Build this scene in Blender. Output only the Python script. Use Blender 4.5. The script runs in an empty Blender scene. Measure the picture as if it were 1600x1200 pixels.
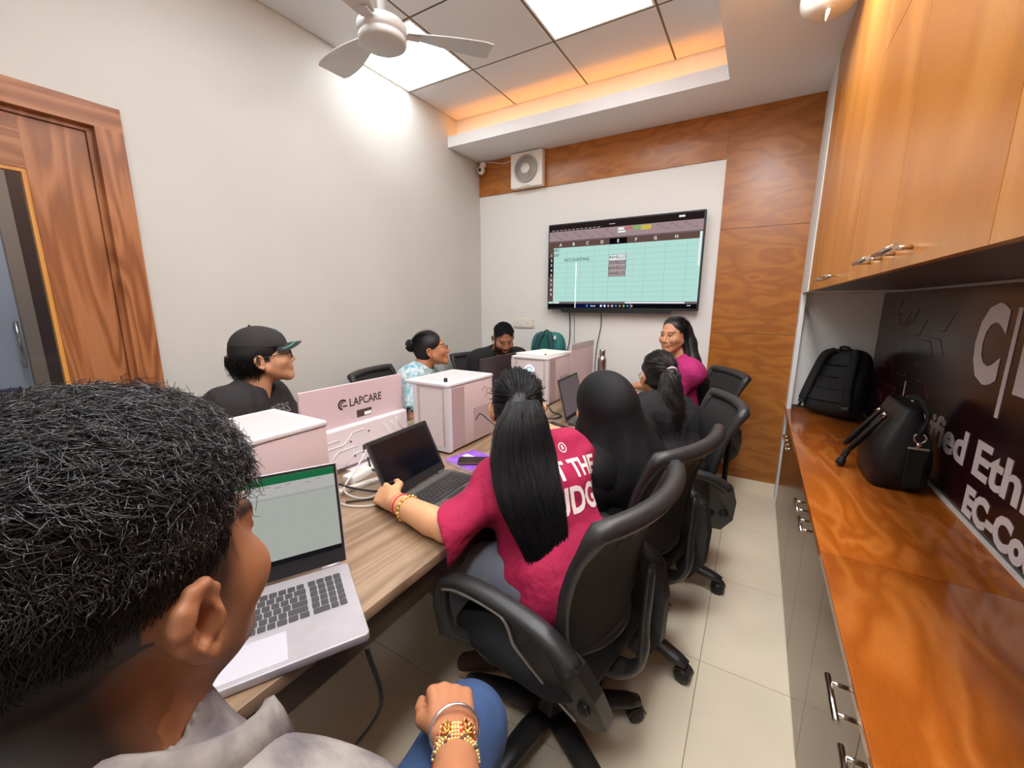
import bpy, math, random
import numpy as np
from mathutils import Vector, Matrix
from mathutils.bvhtree import BVHTree

scene = bpy.context.scene
C = scene.collection
R_ = random.Random(7)
NP = np.random.RandomState(11)
PI = math.pi

# ------------------------------------------------------------------ camera
cam_d = bpy.data.cameras.new('camera')
cam_d.sensor_fit = 'HORIZONTAL'
cam_d.sensor_width = 36.0
cam_d.lens = 638.61 / 1600 * 36.0
cam_d.clip_start = 0.02
cam = bpy.data.objects.new('camera', cam_d)
C.objects.link(cam)
_y, _p, _r = math.radians(30.7169), math.radians(-11.1588), math.radians(0.0987)
_f = Vector((-math.sin(_y) * math.cos(_p), math.cos(_y) * math.cos(_p), math.sin(_p)))
_rt = Vector((math.cos(_y), math.sin(_y), 0))
_u = _rt.cross(_f)
_rt2 = _rt * math.cos(_r) + _u * math.sin(_r)
_u2 = -_rt * math.sin(_r) + _u * math.cos(_r)
M = Matrix(((_rt2.x, _u2.x, -_f.x), (_rt2.y, _u2.y, -_f.y), (_rt2.z, _u2.z, -_f.z))).to_4x4()
M.translation = (2.422, -0.3725, 1.4039)
cam.matrix_world = M
scene.camera = cam

# ------------------------------------------------------------------ world / exposure
world = bpy.data.worlds.new('world')
scene.world = world
world.use_nodes = True
world.node_tree.nodes['Background'].inputs[0].default_value = (0.75, 0.8, 0.9, 1)
world.node_tree.nodes['Background'].inputs[1].default_value = 0.35
scene.view_settings.view_transform = 'Standard'
scene.view_settings.look = 'None'
scene.view_settings.gamma = 1.0
scene.view_settings.exposure = 0.55
scene.view_settings.use_curve_mapping = False
LED = 6.4          # strength of the ceiling LED panels
COVE = 11.0         # strength of the amber cove strip

# ------------------------------------------------------------------ materials
def srgb(r, g, b):
    def c(v):
        v /= 255.0
        return v / 12.92 if v <= 0.04045 else ((v + 0.055) / 1.055) ** 2.4
    return (c(r), c(g), c(b))

MATS = {}
def pmat(name, col, rough=0.5, metal=0.0, spec=0.5, noise=None, bump=None, emit=None, alpha=None, trans=None, sheen=None, coat=None):
    """col linear rgb; noise=(scale, amount[, col2]); bump=(scale,strength)"""
    m = bpy.data.materials.new(name)
    m.use_nodes = True
    nt = m.node_tree
    b = nt.nodes['Principled BSDF']
    b.inputs['Base Color'].default_value = (*col, 1)
    b.inputs['Roughness'].default_value = rough
    b.inputs['Metallic'].default_value = metal
    b.inputs['Specular IOR Level'].default_value = spec
    if emit:
        b.inputs['Emission Color'].default_value = (*emit[0], 1)
        b.inputs['Emission Strength'].default_value = emit[1]
    if trans:
        b.inputs['Transmission Weight'].default_value = trans
    if alpha is not None:
        b.inputs['Alpha'].default_value = alpha
    if sheen:
        b.inputs['Sheen Weight'].default_value = sheen
    if coat:
        b.inputs['Coat Weight'].default_value = coat
        b.inputs['Coat Roughness'].default_value = 0.12
    if noise or bump:
        tc = nt.nodes.new('ShaderNodeTexCoord')
    if noise:
        n = nt.nodes.new('ShaderNodeTexNoise')
        n.inputs['Scale'].default_value = noise[0]
        n.inputs['Detail'].default_value = 5
        nt.links.new(tc.outputs['Object'], n.inputs['Vector'])
        r = nt.nodes.new('ShaderNodeValToRGB')
        c2 = noise[2] if len(noise) > 2 else tuple(c * (1 - noise[1]) for c in col)
        r.color_ramp.elements[0].position = 0.35
        r.color_ramp.elements[1].position = 0.65
        r.color_ramp.elements[0].color = (*c2, 1)
        r.color_ramp.elements[1].color = (*col, 1)
        nt.links.new(n.outputs['Fac'], r.inputs['Fac'])
        nt.links.new(r.outputs['Color'], b.inputs['Base Color'])
    if bump:
        n2 = nt.nodes.new('ShaderNodeTexNoise')
        n2.inputs['Scale'].default_value = bump[0]
        n2.inputs['Detail'].default_value = 3
        nt.links.new(tc.outputs['Object'], n2.inputs['Vector'])
        bp = nt.nodes.new('ShaderNodeBump')
        bp.inputs['Strength'].default_value = bump[1]
        bp.inputs['Distance'].default_value = bump[2] if len(bump) > 2 else 0.004
        nt.links.new(n2.outputs['Fac'], bp.inputs['Height'])
        nt.links.new(bp.outputs['Normal'], b.inputs['Normal'])
    MATS[name] = m
    return m

def wood(name, stops, grain=(1, 1, 1), scale=3.0, dist=2.5, rough=0.35, fine=0.35, blotch=0.5, rot=(0, 0, 0), coat=None, finescale=60.0):
    """veneer: wavy cathedral figure stretched along the axis with the small grain value"""
    m = bpy.data.materials.new(name)
    m.use_nodes = True
    nt = m.node_tree
    L = nt.links.new
    b = nt.nodes['Principled BSDF']
    b.inputs['Roughness'].default_value = rough
    if coat:
        b.inputs['Coat Weight'].default_value = coat
        b.inputs['Coat Roughness'].default_value = 0.15
    tc = nt.nodes.new('ShaderNodeTexCoord')
    mp = nt.nodes.new('ShaderNodeMapping')
    mp.inputs['Rotation'].default_value = rot
    mp.inputs['Scale'].default_value = grain
    L(tc.outputs['Object'], mp.inputs['Vector'])
    n1 = nt.nodes.new('ShaderNodeTexNoise')          # figure
    n1.inputs['Scale'].default_value = scale
    n1.inputs['Detail'].default_value = 2.5
    n1.inputs['Distortion'].default_value = dist * 0.25
    L(mp.outputs['Vector'], n1.inputs['Vector'])
    mul = nt.nodes.new('ShaderNodeMath'); mul.operation = 'MULTIPLY'; mul.inputs[1].default_value = dist * 3.0
    L(n1.outputs['Fac'], mul.inputs[0])
    fr = nt.nodes.new('ShaderNodeMath'); fr.operation = 'SINE'
    mul2 = nt.nodes.new('ShaderNodeMath'); mul2.operation = 'MULTIPLY'; mul2.inputs[1].default_value = 6.283
    L(mul.outputs[0], mul2.inputs[0]); L(mul2.outputs[0], fr.inputs[0])
    mr = nt.nodes.new('ShaderNodeMapRange'); mr.inputs[1].default_value = -1; mr.inputs[2].default_value = 1
    L(fr.outputs[0], mr.inputs[0])
    mp2 = nt.nodes.new('ShaderNodeMapping')
    mp2.inputs['Rotation'].default_value = rot
    mp2.inputs['Scale'].default_value = tuple((g if g < 0.5 else g * 1.6) for g in grain)
    L(tc.outputs['Object'], mp2.inputs['Vector'])
    n2 = nt.nodes.new('ShaderNodeTexNoise')          # fine pores
    n2.inputs['Scale'].default_value = finescale
    n2.inputs['Detail'].default_value = 4
    L(mp2.outputs['Vector'], n2.inputs['Vector'])
    n3 = nt.nodes.new('ShaderNodeTexNoise')          # broad blotches
    n3.inputs['Scale'].default_value = scale * 0.6
    n3.inputs['Detail'].default_value = 2
    L(mp.outputs['Vector'], n3.inputs['Vector'])
    a = nt.nodes.new('ShaderNodeMix'); a.data_type = 'FLOAT'
    a.inputs[0].default_value = fine
    L(mr.outputs[0], a.inputs[2]); L(n2.outputs['Fac'], a.inputs[3])
    a2 = nt.nodes.new('ShaderNodeMix'); a2.data_type = 'FLOAT'
    a2.inputs[0].default_value = blotch
    L(a.outputs[0], a2.inputs[2]); L(n3.outputs['Fac'], a2.inputs[3])
    cr = nt.nodes.new('ShaderNodeValToRGB')
    els = cr.color_ramp.elements
    els[0].position, els[0].color = stops[0][0], (*stops[0][1], 1)
    els[1].position, els[1].color = stops[-1][0], (*stops[-1][1], 1)
    for p, c in stops[1:-1]:
        e = els.new(p); e.color = (*c, 1)
    L(a2.outputs[0], cr.inputs['Fac'])
    L(cr.outputs['Color'], b.inputs['Base Color'])
    MATS[name] = m
    return m

def attr_mat(name, rough=0.5, sss=0.0, bump=None, spec=0.5):
    m = bpy.data.materials.new(name)
    m.use_nodes = True
    nt = m.node_tree
    b = nt.nodes['Principled BSDF']
    b.inputs['Roughness'].default_value = rough
    b.inputs['Specular IOR Level'].default_value = spec
    a = nt.nodes.new('ShaderNodeAttribute'); a.attribute_name = 'Col'
    nt.links.new(a.outputs['Color'], b.inputs['Base Color'])
    if sss:
        b.inputs['Subsurface Weight'].default_value = sss
        b.inputs['Subsurface Radius'].default_value = (0.9, 0.35, 0.2)
        b.inputs['Subsurface Scale'].default_value = 0.006
    if bump:
        tc = nt.nodes.new('ShaderNodeTexCoord')
        n2 = nt.nodes.new('ShaderNodeTexNoise'); n2.inputs['Scale'].default_value = bump[0]
        nt.links.new(tc.outputs['Object'], n2.inputs['Vector'])
        bp = nt.nodes.new('ShaderNodeBump'); bp.inputs['Strength'].default_value = bump[1]; bp.inputs['Distance'].default_value = 0.002
        nt.links.new(n2.outputs['Fac'], bp.inputs['Height'])
        nt.links.new(bp.outputs['Normal'], b.inputs['Normal'])
    MATS[name] = m
    return m

def emis(name, col, s):
    m = bpy.data.materials.new(name)
    m.use_nodes = True
    nt = m.node_tree
    nt.nodes.remove(nt.nodes['Principled BSDF'])
    e = nt.nodes.new('ShaderNodeEmission')
    e.inputs[0].default_value = (*col, 1); e.inputs[1].default_value = s
    nt.links.new(e.outputs[0], nt.nodes['Material Output'].inputs[0])
    MATS[name] = m
    return m

# ------------------------------------------------------------------ objects
def place(name, me, mat=None, parent=None, loc=None, rot=None):
    o = bpy.data.objects.new(name, me)
    C.objects.link(o)
    if mat is not None and me is not None and len(me.materials) == 0:
        for mm in (mat if isinstance(mat, (list, tuple)) else [mat]):
            me.materials.append(MATS[mm] if isinstance(mm, str) else mm)
    if parent is not None:
        o.parent = parent
    if loc is not None:
        o.location = loc
    if rot is not None:
        o.rotation_euler = rot if isinstance(rot, (tuple, list)) else (0, 0, rot)
    return o

def tag(o, label, cat, group=None):
    o['label'] = label; o['category'] = cat
    if group: o['group'] = group
    return o

def thing(name, label, cat, loc=(0, 0, 0), rotz=0.0, group=None):
    o = bpy.data.objects.new(name, None)
    C.objects.link(o)
    o.empty_display_size = 0.1
    o.location = loc; o.rotation_euler = (0, 0, rotz)
    return tag(o, label, cat, group)

def struct(o):
    o['kind'] = 'structure'
    return o

def np_mesh(name, V, F, smooth=True, mats=None, midx=None, col=None):
    V = np.asarray(V, dtype=np.float32); F = np.asarray(F, dtype=np.int32)
    me = bpy.data.meshes.new(name)
    n, (m, k) = len(V), F.shape
    me.vertices.add(n); me.vertices.foreach_set('co', V.ravel())
    me.loops.add(m * k); me.loops.foreach_set('vertex_index', F.ravel())
    me.polygons.add(m); me.polygons.foreach_set('loop_start', np.arange(0, m * k, k, dtype=np.int32))
    if smooth:
        me.polygons.foreach_set('use_smooth', np.ones(m, dtype=bool))
    if midx is not None:
        me.polygons.foreach_set('material_index', np.asarray(midx, dtype=np.int32))
    me.update(calc_edges=True)
    if col is not None:
        ca = me.color_attributes.new('Col', 'FLOAT_COLOR', 'POINT')
        c4 = np.ones((n, 4), dtype=np.float32); c4[:, :3] = col
        ca.data.foreach_set('color', c4.ravel())
    return me

class MB:
    """collects shapes into one mesh"""
    def __init__(s):
        s.v = []; s.f = []; s.sm = []
    def add(s, vs, fs, smooth=False):
        o = len(s.v)
        s.v.extend([tuple(x) for x in vs])
        s.f.extend([tuple(i + o for i in f) for f in fs])
        s.sm.extend([smooth] * len(fs))
        return s
    def box(s, lo, hi, T=None):
        x0, y0, z0 = lo; x1, y1, z1 = hi
        vs = [(x0, y0, z0), (x1, y0, z0), (x1, y1, z0), (x0, y1, z0), (x0, y0, z1), (x1, y0, z1), (x1, y1, z1), (x0, y1, z1)]
        if T is not None: vs = [T @ Vector(v) for v in vs]
        return s.add(vs, [(0, 3, 2, 1), (4, 5, 6, 7), (0, 1, 5, 4), (1, 2, 6, 5), (2, 3, 7, 6), (3, 0, 4, 7)])
    def rbox(s, lo, hi, r, axis=2, n=4, T=None, e=None):
        """box with rounded corners in the plane across axis, and a small edge bevel e on the caps"""
        a = [0, 1, 2]; a.remove(axis)
        lo = list(lo); hi = list(hi)
        e = min(r, (hi[axis] - lo[axis]) / 2.2) * 0.5 if e is None else e
        def ring(inset, h):
            out = []
            x0, x1 = lo[a[0]] + inset, hi[a[0]] - inset
            y0, y1 = lo[a[1]] + inset, hi[a[1]] - inset
            rr = max(r - inset, 1e-4)
            for cx, cy, st in ((x1 - rr, y1 - rr, 0), (x0 + rr, y1 - rr, 1), (x0 + rr, y0 + rr, 2), (x1 - rr, y0 + rr, 3)):
                for i in range(n + 1):
                    t = (st + i / n) * PI / 2
                    p = [0, 0, 0]
                    p[a[0]] = cx + rr * math.cos(t); p[a[1]] = cy + rr * math.sin(t); p[axis] = h
                    out.append(p)
            return out
        rings = [ring(e, lo[axis]), ring(e * .3, lo[axis] + e * .3), ring(0, lo[axis] + e), ring(0, hi[axis] - e), ring(e * .3, hi[axis] - e * .3), ring(e, hi[axis])] if e > 0 else [ring(0, lo[axis]), ring(0, hi[axis])]
        m = len(rings[0])
        vs = [p for rg in rings for p in rg]
        if T is not None: vs = [T @ Vector(v) for v in vs]
        fs = []
        for k in range(len(rings) - 1):
            for i in range(m):
                j = (i + 1) % m
                fs.append((k * m + i, k * m + j, (k + 1) * m + j, (k + 1) * m + i))
        fl = axis == 1
        if fl: fs = [f[::-1] for f in fs]
        o = len(s.v)
        s.add(vs, fs, True)
        c0 = tuple(range(m))[::-1]; c1 = tuple(range((len(rings) - 1) * m, len(rings) * m))
        if fl: c0, c1 = c0[::-1], c1[::-1]
        s.f.append(tuple(i + o for i in c0)); s.f.append(tuple(i + o for i in c1)); s.sm += [False, False]
        return s
    def tube(s, pts, r, n=8, cap=True, closed=False, flat=None):
        """r: number or list; flat=(vector, factor) squashes the section along vector"""
        P = [Vector(p) for p in pts]; k = len(P)
        rs = r if isinstance(r, (list, tuple)) else [r] * k
        T = []
        for i in range(k):
            if closed: t = P[(i + 1) % k] - P[i - 1]
            else: t = P[min(i + 1, k - 1)] - P[max(i - 1, 0)]
            T.append(t.normalized())
        ref = Vector((0, 0, 1)) if abs(T[0].z) < 0.9 else Vector((1, 0, 0))
        nrm = (ref - T[0] * ref.dot(T[0])).normalized()
        vs = []
        for i in range(k):
            nrm = (nrm - T[i] * nrm.dot(T[i]))
            nrm = nrm.normalized() if nrm.length > 1e-6 else T[i].orthogonal().normalized()
            b = T[i].cross(nrm)
            for j in range(n):
                a = 2 * PI * j / n
                off = (nrm * math.cos(a) + b * math.sin(a)) * rs[i]
                if flat:
                    fv, ff = flat
                    fv = Vector(fv).normalized()
                    d = off.dot(fv); off = off + fv * d * (ff - 1)
                vs.append(P[i] + off)
        fs = []
        for i in range(k if closed else k - 1):
            i2 = (i + 1) % k
            for j in range(n):
                j2 = (j + 1) % n
                fs.append((i * n + j, i * n + j2, i2 * n + j2, i2 * n + j))
        o = len(s.v)
        s.add(vs, fs, True)
        if cap and not closed:
            s.f.append(tuple(o + j for j in range(n))[::-1]); s.f.append(tuple(o + (k - 1) * n + j for j in range(n))); s.sm += [False, False]
        return s
    def lathe(s, prof, n=24, T=None, cap=True):
        """prof: list of (r, z)"""
        vs = []
        for r, z in prof:
            for j in range(n):
                a = 2 * PI * j / n
                vs.append((r * math.cos(a), r * math.sin(a), z))
        if T is not None: vs = [T @ Vector(v) for v in vs]
        fs = []
        for i in range(len(prof) - 1):
            for j in range(n):
                j2 = (j + 1) % n
                fs.append((i * n + j, i * n + j2, (i + 1) * n + j2, (i + 1) * n + j))
        o = len(s.v)
        s.add(vs, fs, True)
        if cap:
            s.f.append(tuple(o + j for j in range(n))[::-1]); s.f.append(tuple(o + (len(prof) - 1) * n + j for j in range(n))); s.sm += [False, False]
        return s
    def ball(s, c, r, n=10, m=7):
        r = r if isinstance(r, (tuple, list)) else (r, r, r)
        vs = [(c[0], c[1], c[2] - r[2])]
        for i in range(1, m):
            t = PI * i / m
            for j in range(n):
                a = 2 * PI * j / n
                vs.append((c[0] + r[0] * math.sin(t) * math.cos(a), c[1] + r[1] * math.sin(t) * math.sin(a), c[2] - r[2] * math.cos(t)))
        vs.append((c[0], c[1], c[2] + r[2]))
        fs = [(0, 1 + (j + 1) % n, 1 + j) for j in range(n)]
        for i in range(m - 2):
            for j in range(n):
                j2 = (j + 1) % n
                fs.append((1 + i * n + j, 1 + i * n + j2, 1 + (i + 1) * n + j2, 1 + (i + 1) * n + j))
        e = len(vs) - 1
        fs += [(e, 1 + (m - 2) * n + j, 1 + (m - 2) * n + (j + 1) % n) for j in range(n)]
        return s.add(vs, fs, True)
    def prism(s, poly, lo, hi, axis=2, T=None):
        """extrude a 2-D polygon along axis"""
        a = [0, 1, 2]; a.remove(axis)
        k = len(poly)
        vs = []
        for h in (lo, hi):
            for p in poly:
                v = [0, 0, 0]; v[a[0]], v[a[1]], v[axis] = p[0], p[1], h
                vs.append(v)
        if T is not None: vs = [T @ Vector(v) for v in vs]
        fs = [tuple(range(k))[::-1], tuple(range(k, 2 * k))] + [(i, (i + 1) % k, k + (i + 1) % k, k + i) for i in range(k)]
        ar = sum(poly[i][0] * poly[(i + 1) % k][1] - poly[(i + 1) % k][0] * poly[i][1] for i in range(k))
        if (ar < 0) != (axis == 1): fs = [f[::-1] for f in fs]
        return s.add(vs, fs)
    def mesh(s, name='mesh'):
        me = bpy.data.meshes.new(name)
        me.from_pydata(s.v, [], s.f)
        me.polygons.foreach_set('use_smooth', s.sm)
        me.update()
        return me
    def build(s, name, mat, parent=None, loc=None, rot=None, world=False):
        if world and parent is not None:
            L = Vector(parent.location)
            s.v = [tuple(Vector(v) - L) for v in s.v]
        return place(name, s.mesh(name), mat, parent, loc, rot)

def T_(loc=(0, 0, 0), rx=0, ry=0, rz=0):
    return Matrix.Translation(loc) @ Matrix.Rotation(rz, 4, 'Z') @ Matrix.Rotation(ry, 4, 'Y') @ Matrix.Rotation(rx, 4, 'X')

def spline(pts, n=8):
    P = [np.array(p, float) for p in pts]
    P = [2 * P[0] - P[1]] + P + [2 * P[-1] - P[-2]]
    out = []
    for i in range(1, len(P) - 2):
        for j in range(n):
            t = j / n
            a, b, c, d = P[i - 1], P[i], P[i + 1], P[i + 2]
            out.append(tuple(0.5 * ((2 * b) + (-a + c) * t + (2 * a - 5 * b + 4 * c - d) * t * t + (-a + 3 * b - 3 * c + d) * t ** 3)))
    out.append(tuple(P[-2]))
    return out

def text_mesh(body, size, bold=0.0, extrude=0.0, align='LEFT', xs=1.0, spacing=1.0):
    cu = bpy.data.curves.new('txt', 'FONT')
    cu.body = body; cu.size = size; cu.offset = bold; cu.extrude = extrude
    cu.align_x = align; cu.align_y = 'CENTER'; cu.resolution_u = 3; cu.space_character = spacing
    o = bpy.data.objects.new('txt', cu)
    C.objects.link(o)
    bpy.context.view_layer.update()
    dg = bpy.context.evaluated_depsgraph_get()
    me = bpy.data.meshes.new_from_object(o.evaluated_get(dg))
    bpy.data.objects.remove(o); bpy.data.curves.remove(cu)
    if xs != 1.0:
        for v in me.vertices: v.co.x *= xs
    me.materials.clear()
    return me

def text(name, body, size, mat, parent, M4, bold=0.0, align='LEFT', extrude=0.0, xs=1.0, spacing=1.0):
    me = text_mesh(body, size, bold, extrude, align, xs, spacing)
    me.transform(M4)
    return place(name, me, mat, parent)

# ---- frames that turn text (x right, y up, z out) onto walls
def face_minus_y(x, y, z): return Matrix(((1, 0, 0, x), (0, 0, -1, y), (0, 1, 0, z), (0, 0, 0, 1)))
def face_minus_x(x, y, z): return Matrix(((0, 0, -1, x), (-1, 0, 0, y), (0, 1, 0, z), (0, 0, 0, 1)))
def face_plus_x(x, y, z): return Matrix(((0, 0, 1, x), (1, 0, 0, y), (0, 1, 0, z), (0, 0, 0, 1)))
def face_up(x, y, z, rz=0): return Matrix.Translation((x, y, z)) @ Matrix.Rotation(rz, 4, 'Z')
# ------------------------------------------------------------------ material library
pmat('wall_paint', srgb(208, 206, 200), 0.6, noise=(1.3, 0.05), bump=(60, 0.03))
pmat('wall_white', srgb(230, 228, 224), 0.55)
pmat('soffit_paint', srgb(243, 244, 246), 0.6)
pmat('ceil_tile', srgb(222, 221, 222), 0.75, bump=(220, 0.15))
pmat('tbar', srgb(96, 80, 52), 0.45, metal=0.4)
pmat('floor_tile', srgb(238, 222, 196), 0.18, noise=(2.2, 0.08), spec=0.5)
pmat('grout', srgb(120, 105, 88), 0.9)
wood('wood_back', [(0.15, srgb(148, 84, 28)), (0.45, srgb(164, 98, 35)), (0.62, srgb(171, 104, 40)), (0.9, srgb(183, 117, 50))], grain=(0.7, 1, 2.2), scale=3.2, dist=1.8, rough=0.30, fine=0.45, blotch=0.25, finescale=45)
wood('wood_cab', [(0.15, srgb(154, 90, 34)), (0.42, srgb(182, 114, 48)), (0.6, srgb(192, 125, 57)), (0.85, srgb(208, 145, 78))], grain=(1, 1.7, 0.6), scale=1.6, dist=1.1, rough=0.28, fine=0.45, blotch=0.5, rot=(0.9, 0, 0), finescale=45)
wood('wood_low', [(0.15, srgb(82, 52, 28)), (0.5, srgb(112, 76, 46)), (0.9, srgb(136, 96, 62))], grain=(1, 1, 0.25), scale=3.0, dist=1.0, rough=0.25, fine=0.5, blotch=0.4, finescale=50)
wood('wood_counter', [(0.15, srgb(146, 72, 20)), (0.45, srgb(163, 86, 28)), (0.62, srgb(170, 93, 33)), (0.9, srgb(184, 107, 45))], grain=(2.2, 0.6, 1), scale=3.0, dist=2.0, rough=0.16, fine=0.35, blotch=0.25, rot=(0, 0, 0.35), finescale=45)
wood('wood_door', [(0.1, srgb(124, 72, 40)), (0.45, srgb(156, 97, 58)), (0.65, srgb(168, 108, 68)), (0.95, srgb(184, 126, 86))], grain=(1, 3.2, 0.35), scale=2.4, dist=2.4, rough=0.35, fine=0.35, blotch=0.2, finescale=40)
wood('wood_door_h', [(0.1, srgb(124, 72, 40)), (0.45, srgb(156, 97, 58)), (0.65, srgb(168, 108, 68)), (0.95, srgb(184, 126, 86))], grain=(1, 0.35, 3.2), scale=2.4, dist=2.4, rough=0.35, fine=0.35, blotch=0.2, finescale=40)
wood('wood_bead', [(0.1, srgb(190, 120, 40)), (0.9, srgb(222, 160, 80))], grain=(1, 3, 0.3), scale=4, dist=1.5, rough=0.4)
wood('wood_table', [(0.1, srgb(110, 88, 66)), (0.45, srgb(142, 116, 92)), (0.65, srgb(154, 128, 103)), (0.95, srgb(170, 146, 120))], grain=(3.4, 0.35, 1), scale=2.6, dist=2.2, rough=0.38, fine=0.45, blotch=0.25, finescale=50)
pmat('table_edge', srgb(58, 42, 32), 0.45)
pmat('black_plastic', (0.012, 0.012, 0.013), 0.45, bump=(300, 0.1))
pmat('chair_plastic', srgb(46, 44, 44), 0.42, bump=(400, 0.12))
pmat('chair_mesh', srgb(38, 33, 33), 0.7, bump=(500, 0.5))
pmat('chair_seat', srgb(24, 23, 24), 0.85, bump=(500, 0.3))
pmat('chair_trim', srgb(150, 142, 134), 0.35, metal=0.5)
pmat('white_case', srgb(212, 208, 212), 0.4)
pmat('case_side', srgb(198, 178, 178), 0.4)
pmat('top_mesh', srgb(204, 198, 198), 0.6, noise=(200, 0.08), bump=(900, 0.4))
pmat('case_mesh', srgb(222, 212, 212), 0.65, noise=(120, 0.08), bump=(900, 0.3))
pmat('case_mesh2', srgb(180, 156, 158), 0.6, noise=(160, 0.08), bump=(900, 0.5))
pmat('monitor_back', srgb(206, 184, 188), 0.4)
pmat('monitor_low', srgb(226, 216, 220), 0.42)
pmat('dark_monitor', srgb(58, 46, 50), 0.4)
pmat('print_dark', srgb(52, 44, 52), 0.5)
pmat('sticker', srgb(70, 55, 52), 0.5)
pmat('white_paper', srgb(240, 236, 230), 0.6)
pmat('silver_laptop', srgb(184, 178, 182), 0.38, metal=0.35, noise=(18, 0.10))
pmat('touchpad', srgb(188, 184, 192), 0.3)
pmat('key_dark', srgb(66, 64, 66), 0.5)
pmat('key_black', srgb(52, 48, 48), 0.45)
pmat('think_body', srgb(80, 76, 74), 0.5)
pmat('screen_off', srgb(14, 16, 24), 0.12, spec=0.6)
pmat('chrome', srgb(205, 198, 186), 0.22, metal=1.0)
pmat('steel', srgb(190, 178, 166), 0.25, metal=1.0)
pmat('gold', srgb(226, 176, 92), 0.28, metal=1.0)
pmat('gold_pale', srgb(236, 212, 140), 0.35, metal=0.6)
pmat('red_thread', srgb(200, 30, 34), 0.6)
pmat('white_plastic', srgb(236, 230, 222), 0.4)
pmat('ivory_plastic', srgb(222, 214, 200), 0.45)
pmat('fan_white', srgb(206, 204, 202), 0.5)
pmat('grille_grey', srgb(176, 170, 165), 0.5)
pmat('glass', (0.02, 0.03, 0.03), 0.02, alpha=0.12, spec=0.8)
pmat('cable_black', (0.01, 0.01, 0.01), 0.5)
pmat('cable_white', srgb(225, 220, 215), 0.5)
pmat('leather_black', srgb(24, 22, 24), 0.42, bump=(350, 0.35))
pmat('nylon_black', srgb(28, 27, 29), 0.75, bump=(600, 0.4))
pmat('nylon_strap', srgb(20, 20, 21), 0.8, bump=(900, 0.4))
pmat('teal_fabric', srgb(38, 112, 108), 0.7, bump=(400, 0.4))
pmat('teal_strap', srgb(26, 70, 70), 0.7)
pmat('purple_cover', srgb(122, 62, 190), 0.35, noise=(22, 0.0, srgb(170, 110, 225)))
pmat('phone_brown', srgb(84, 56, 50), 0.3)
pmat('phone_black', srgb(22, 20, 22), 0.2)
pmat('pink_cloth', srgb(166, 16, 68), 0.85, noise=(9, 0.12), bump=(26, 0.75, 0.012))
pmat('pink_cloth2', srgb(178, 36, 106), 0.85, noise=(9, 0.12), bump=(26, 0.75, 0.012))
pmat('shirt_print', srgb(238, 222, 216), 0.8)
pmat('black_cloth', srgb(24, 23, 25), 0.9, bump=(26, 0.75, 0.012))
pmat('charcoal_cloth', srgb(42, 38, 40), 0.9, bump=(26, 0.75, 0.012))
pmat('hijab_cloth', srgb(11, 10, 12), 0.7, bump=(500, 0.15), spec=0.3)
pmat('kurti_cloth', srgb(224, 226, 224), 0.85, noise=(30, 0.0, srgb(90, 168, 186)))
pmat('fg_shirt', srgb(156, 149, 142), 0.85, noise=(16, 0.0, srgb(86, 78, 84)), bump=(30, 0.6, 0.008))
pmat('denim', srgb(62, 88, 132), 0.85, noise=(16, 0.25), bump=(900, 0.5))
pmat('grey_jeans', srgb(112, 116, 128), 0.85, noise=(10, 0.2), bump=(900, 0.4))
pmat('dark_trousers', srgb(30, 30, 36), 0.85)
pmat('shoe_brown', srgb(84, 64, 60), 0.8)
pmat('shoe_sole', srgb(206, 182, 150), 0.7)
pmat('cap_cloth', srgb(46, 43, 43), 0.85, bump=(600, 0.3))
pmat('cap_trim', srgb(70, 190, 175), 0.6)
pmat('cap_logo', srgb(220, 222, 206), 0.6)
pmat('hair_black', (0.006, 0.005, 0.006), 0.40, spec=0.38)
pmat('hair_fg', (0.016, 0.015, 0.016), 0.30, spec=0.8)
pmat('hair_base', (0.007, 0.006, 0.007), 0.5, spec=0.45)
pmat('hair_brown', (0.020, 0.013, 0.011), 0.40, spec=0.5)
pmat('glasses_black', (0.01, 0.01, 0.012), 0.3)
pmat('hair_clip', srgb(200, 198, 190), 0.25, metal=0.7)
pmat('scrunchie', srgb(206, 170, 190), 0.6)
pmat('kara_steel', srgb(224, 216, 218), 0.2, metal=0.9)
attr_mat('skin', 0.48, sss=0.12, bump=(500, 0.05))
emis('led_panel', (0.92, 0.97, 1.0), LED)
emis('cove_led', (1.0, 0.33, 0.03), COVE)
# poster
pmat('poster_dark', srgb(34, 24, 26), 0.22, noise=(1.6, 0.0, srgb(52, 12, 24)))
pmat('poster_line', srgb(120, 40, 66), 0.4)
pmat('poster_white', srgb(236, 226, 230), 0.4)
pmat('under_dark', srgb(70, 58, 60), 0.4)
# ------------------------------------------------------------------ room shell
W, D, YB = 3.09, 3.094, -1.6
HC, HS = 2.955, 2.708
DY0, DY1, DZ = -0.62, 0.425, 2.20          # door opening incl. frame

fl = struct(MB().box((-0.0, YB, -0.06), (W, D, -0.004)).build('floor', 'grout'))
xs = [2.359 - 0.6 * k for k in range(5)][::-1] + [2.959, 3.559]
ys = [1.811 + 0.6 * k for k in range(-6, 4)]
tile_me = {}
for i in range(len(xs) - 1):
    for j in range(len(ys) - 1):
        x0, x1 = max(xs[i], 0), min(xs[i + 1], W)
        y0, y1 = max(ys[j], YB), min(ys[j + 1], D)
        if x1 - x0 < 0.02 or y1 - y0 < 0.02: continue
        g = 0.0012
        key = (round(x1 - x0, 3), round(y1 - y0, 3))
        if key not in tile_me:
            w2, h2 = key[0] / 2 - g, key[1] / 2 - g
            tile_me[key] = MB().box((-w2, -h2, -0.008), (w2, h2, 0)).mesh('tile')
        place('tile', tile_me[key], 'floor_tile', fl, ((x0 + x1) / 2, (y0 + y1) / 2, 0))

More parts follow.
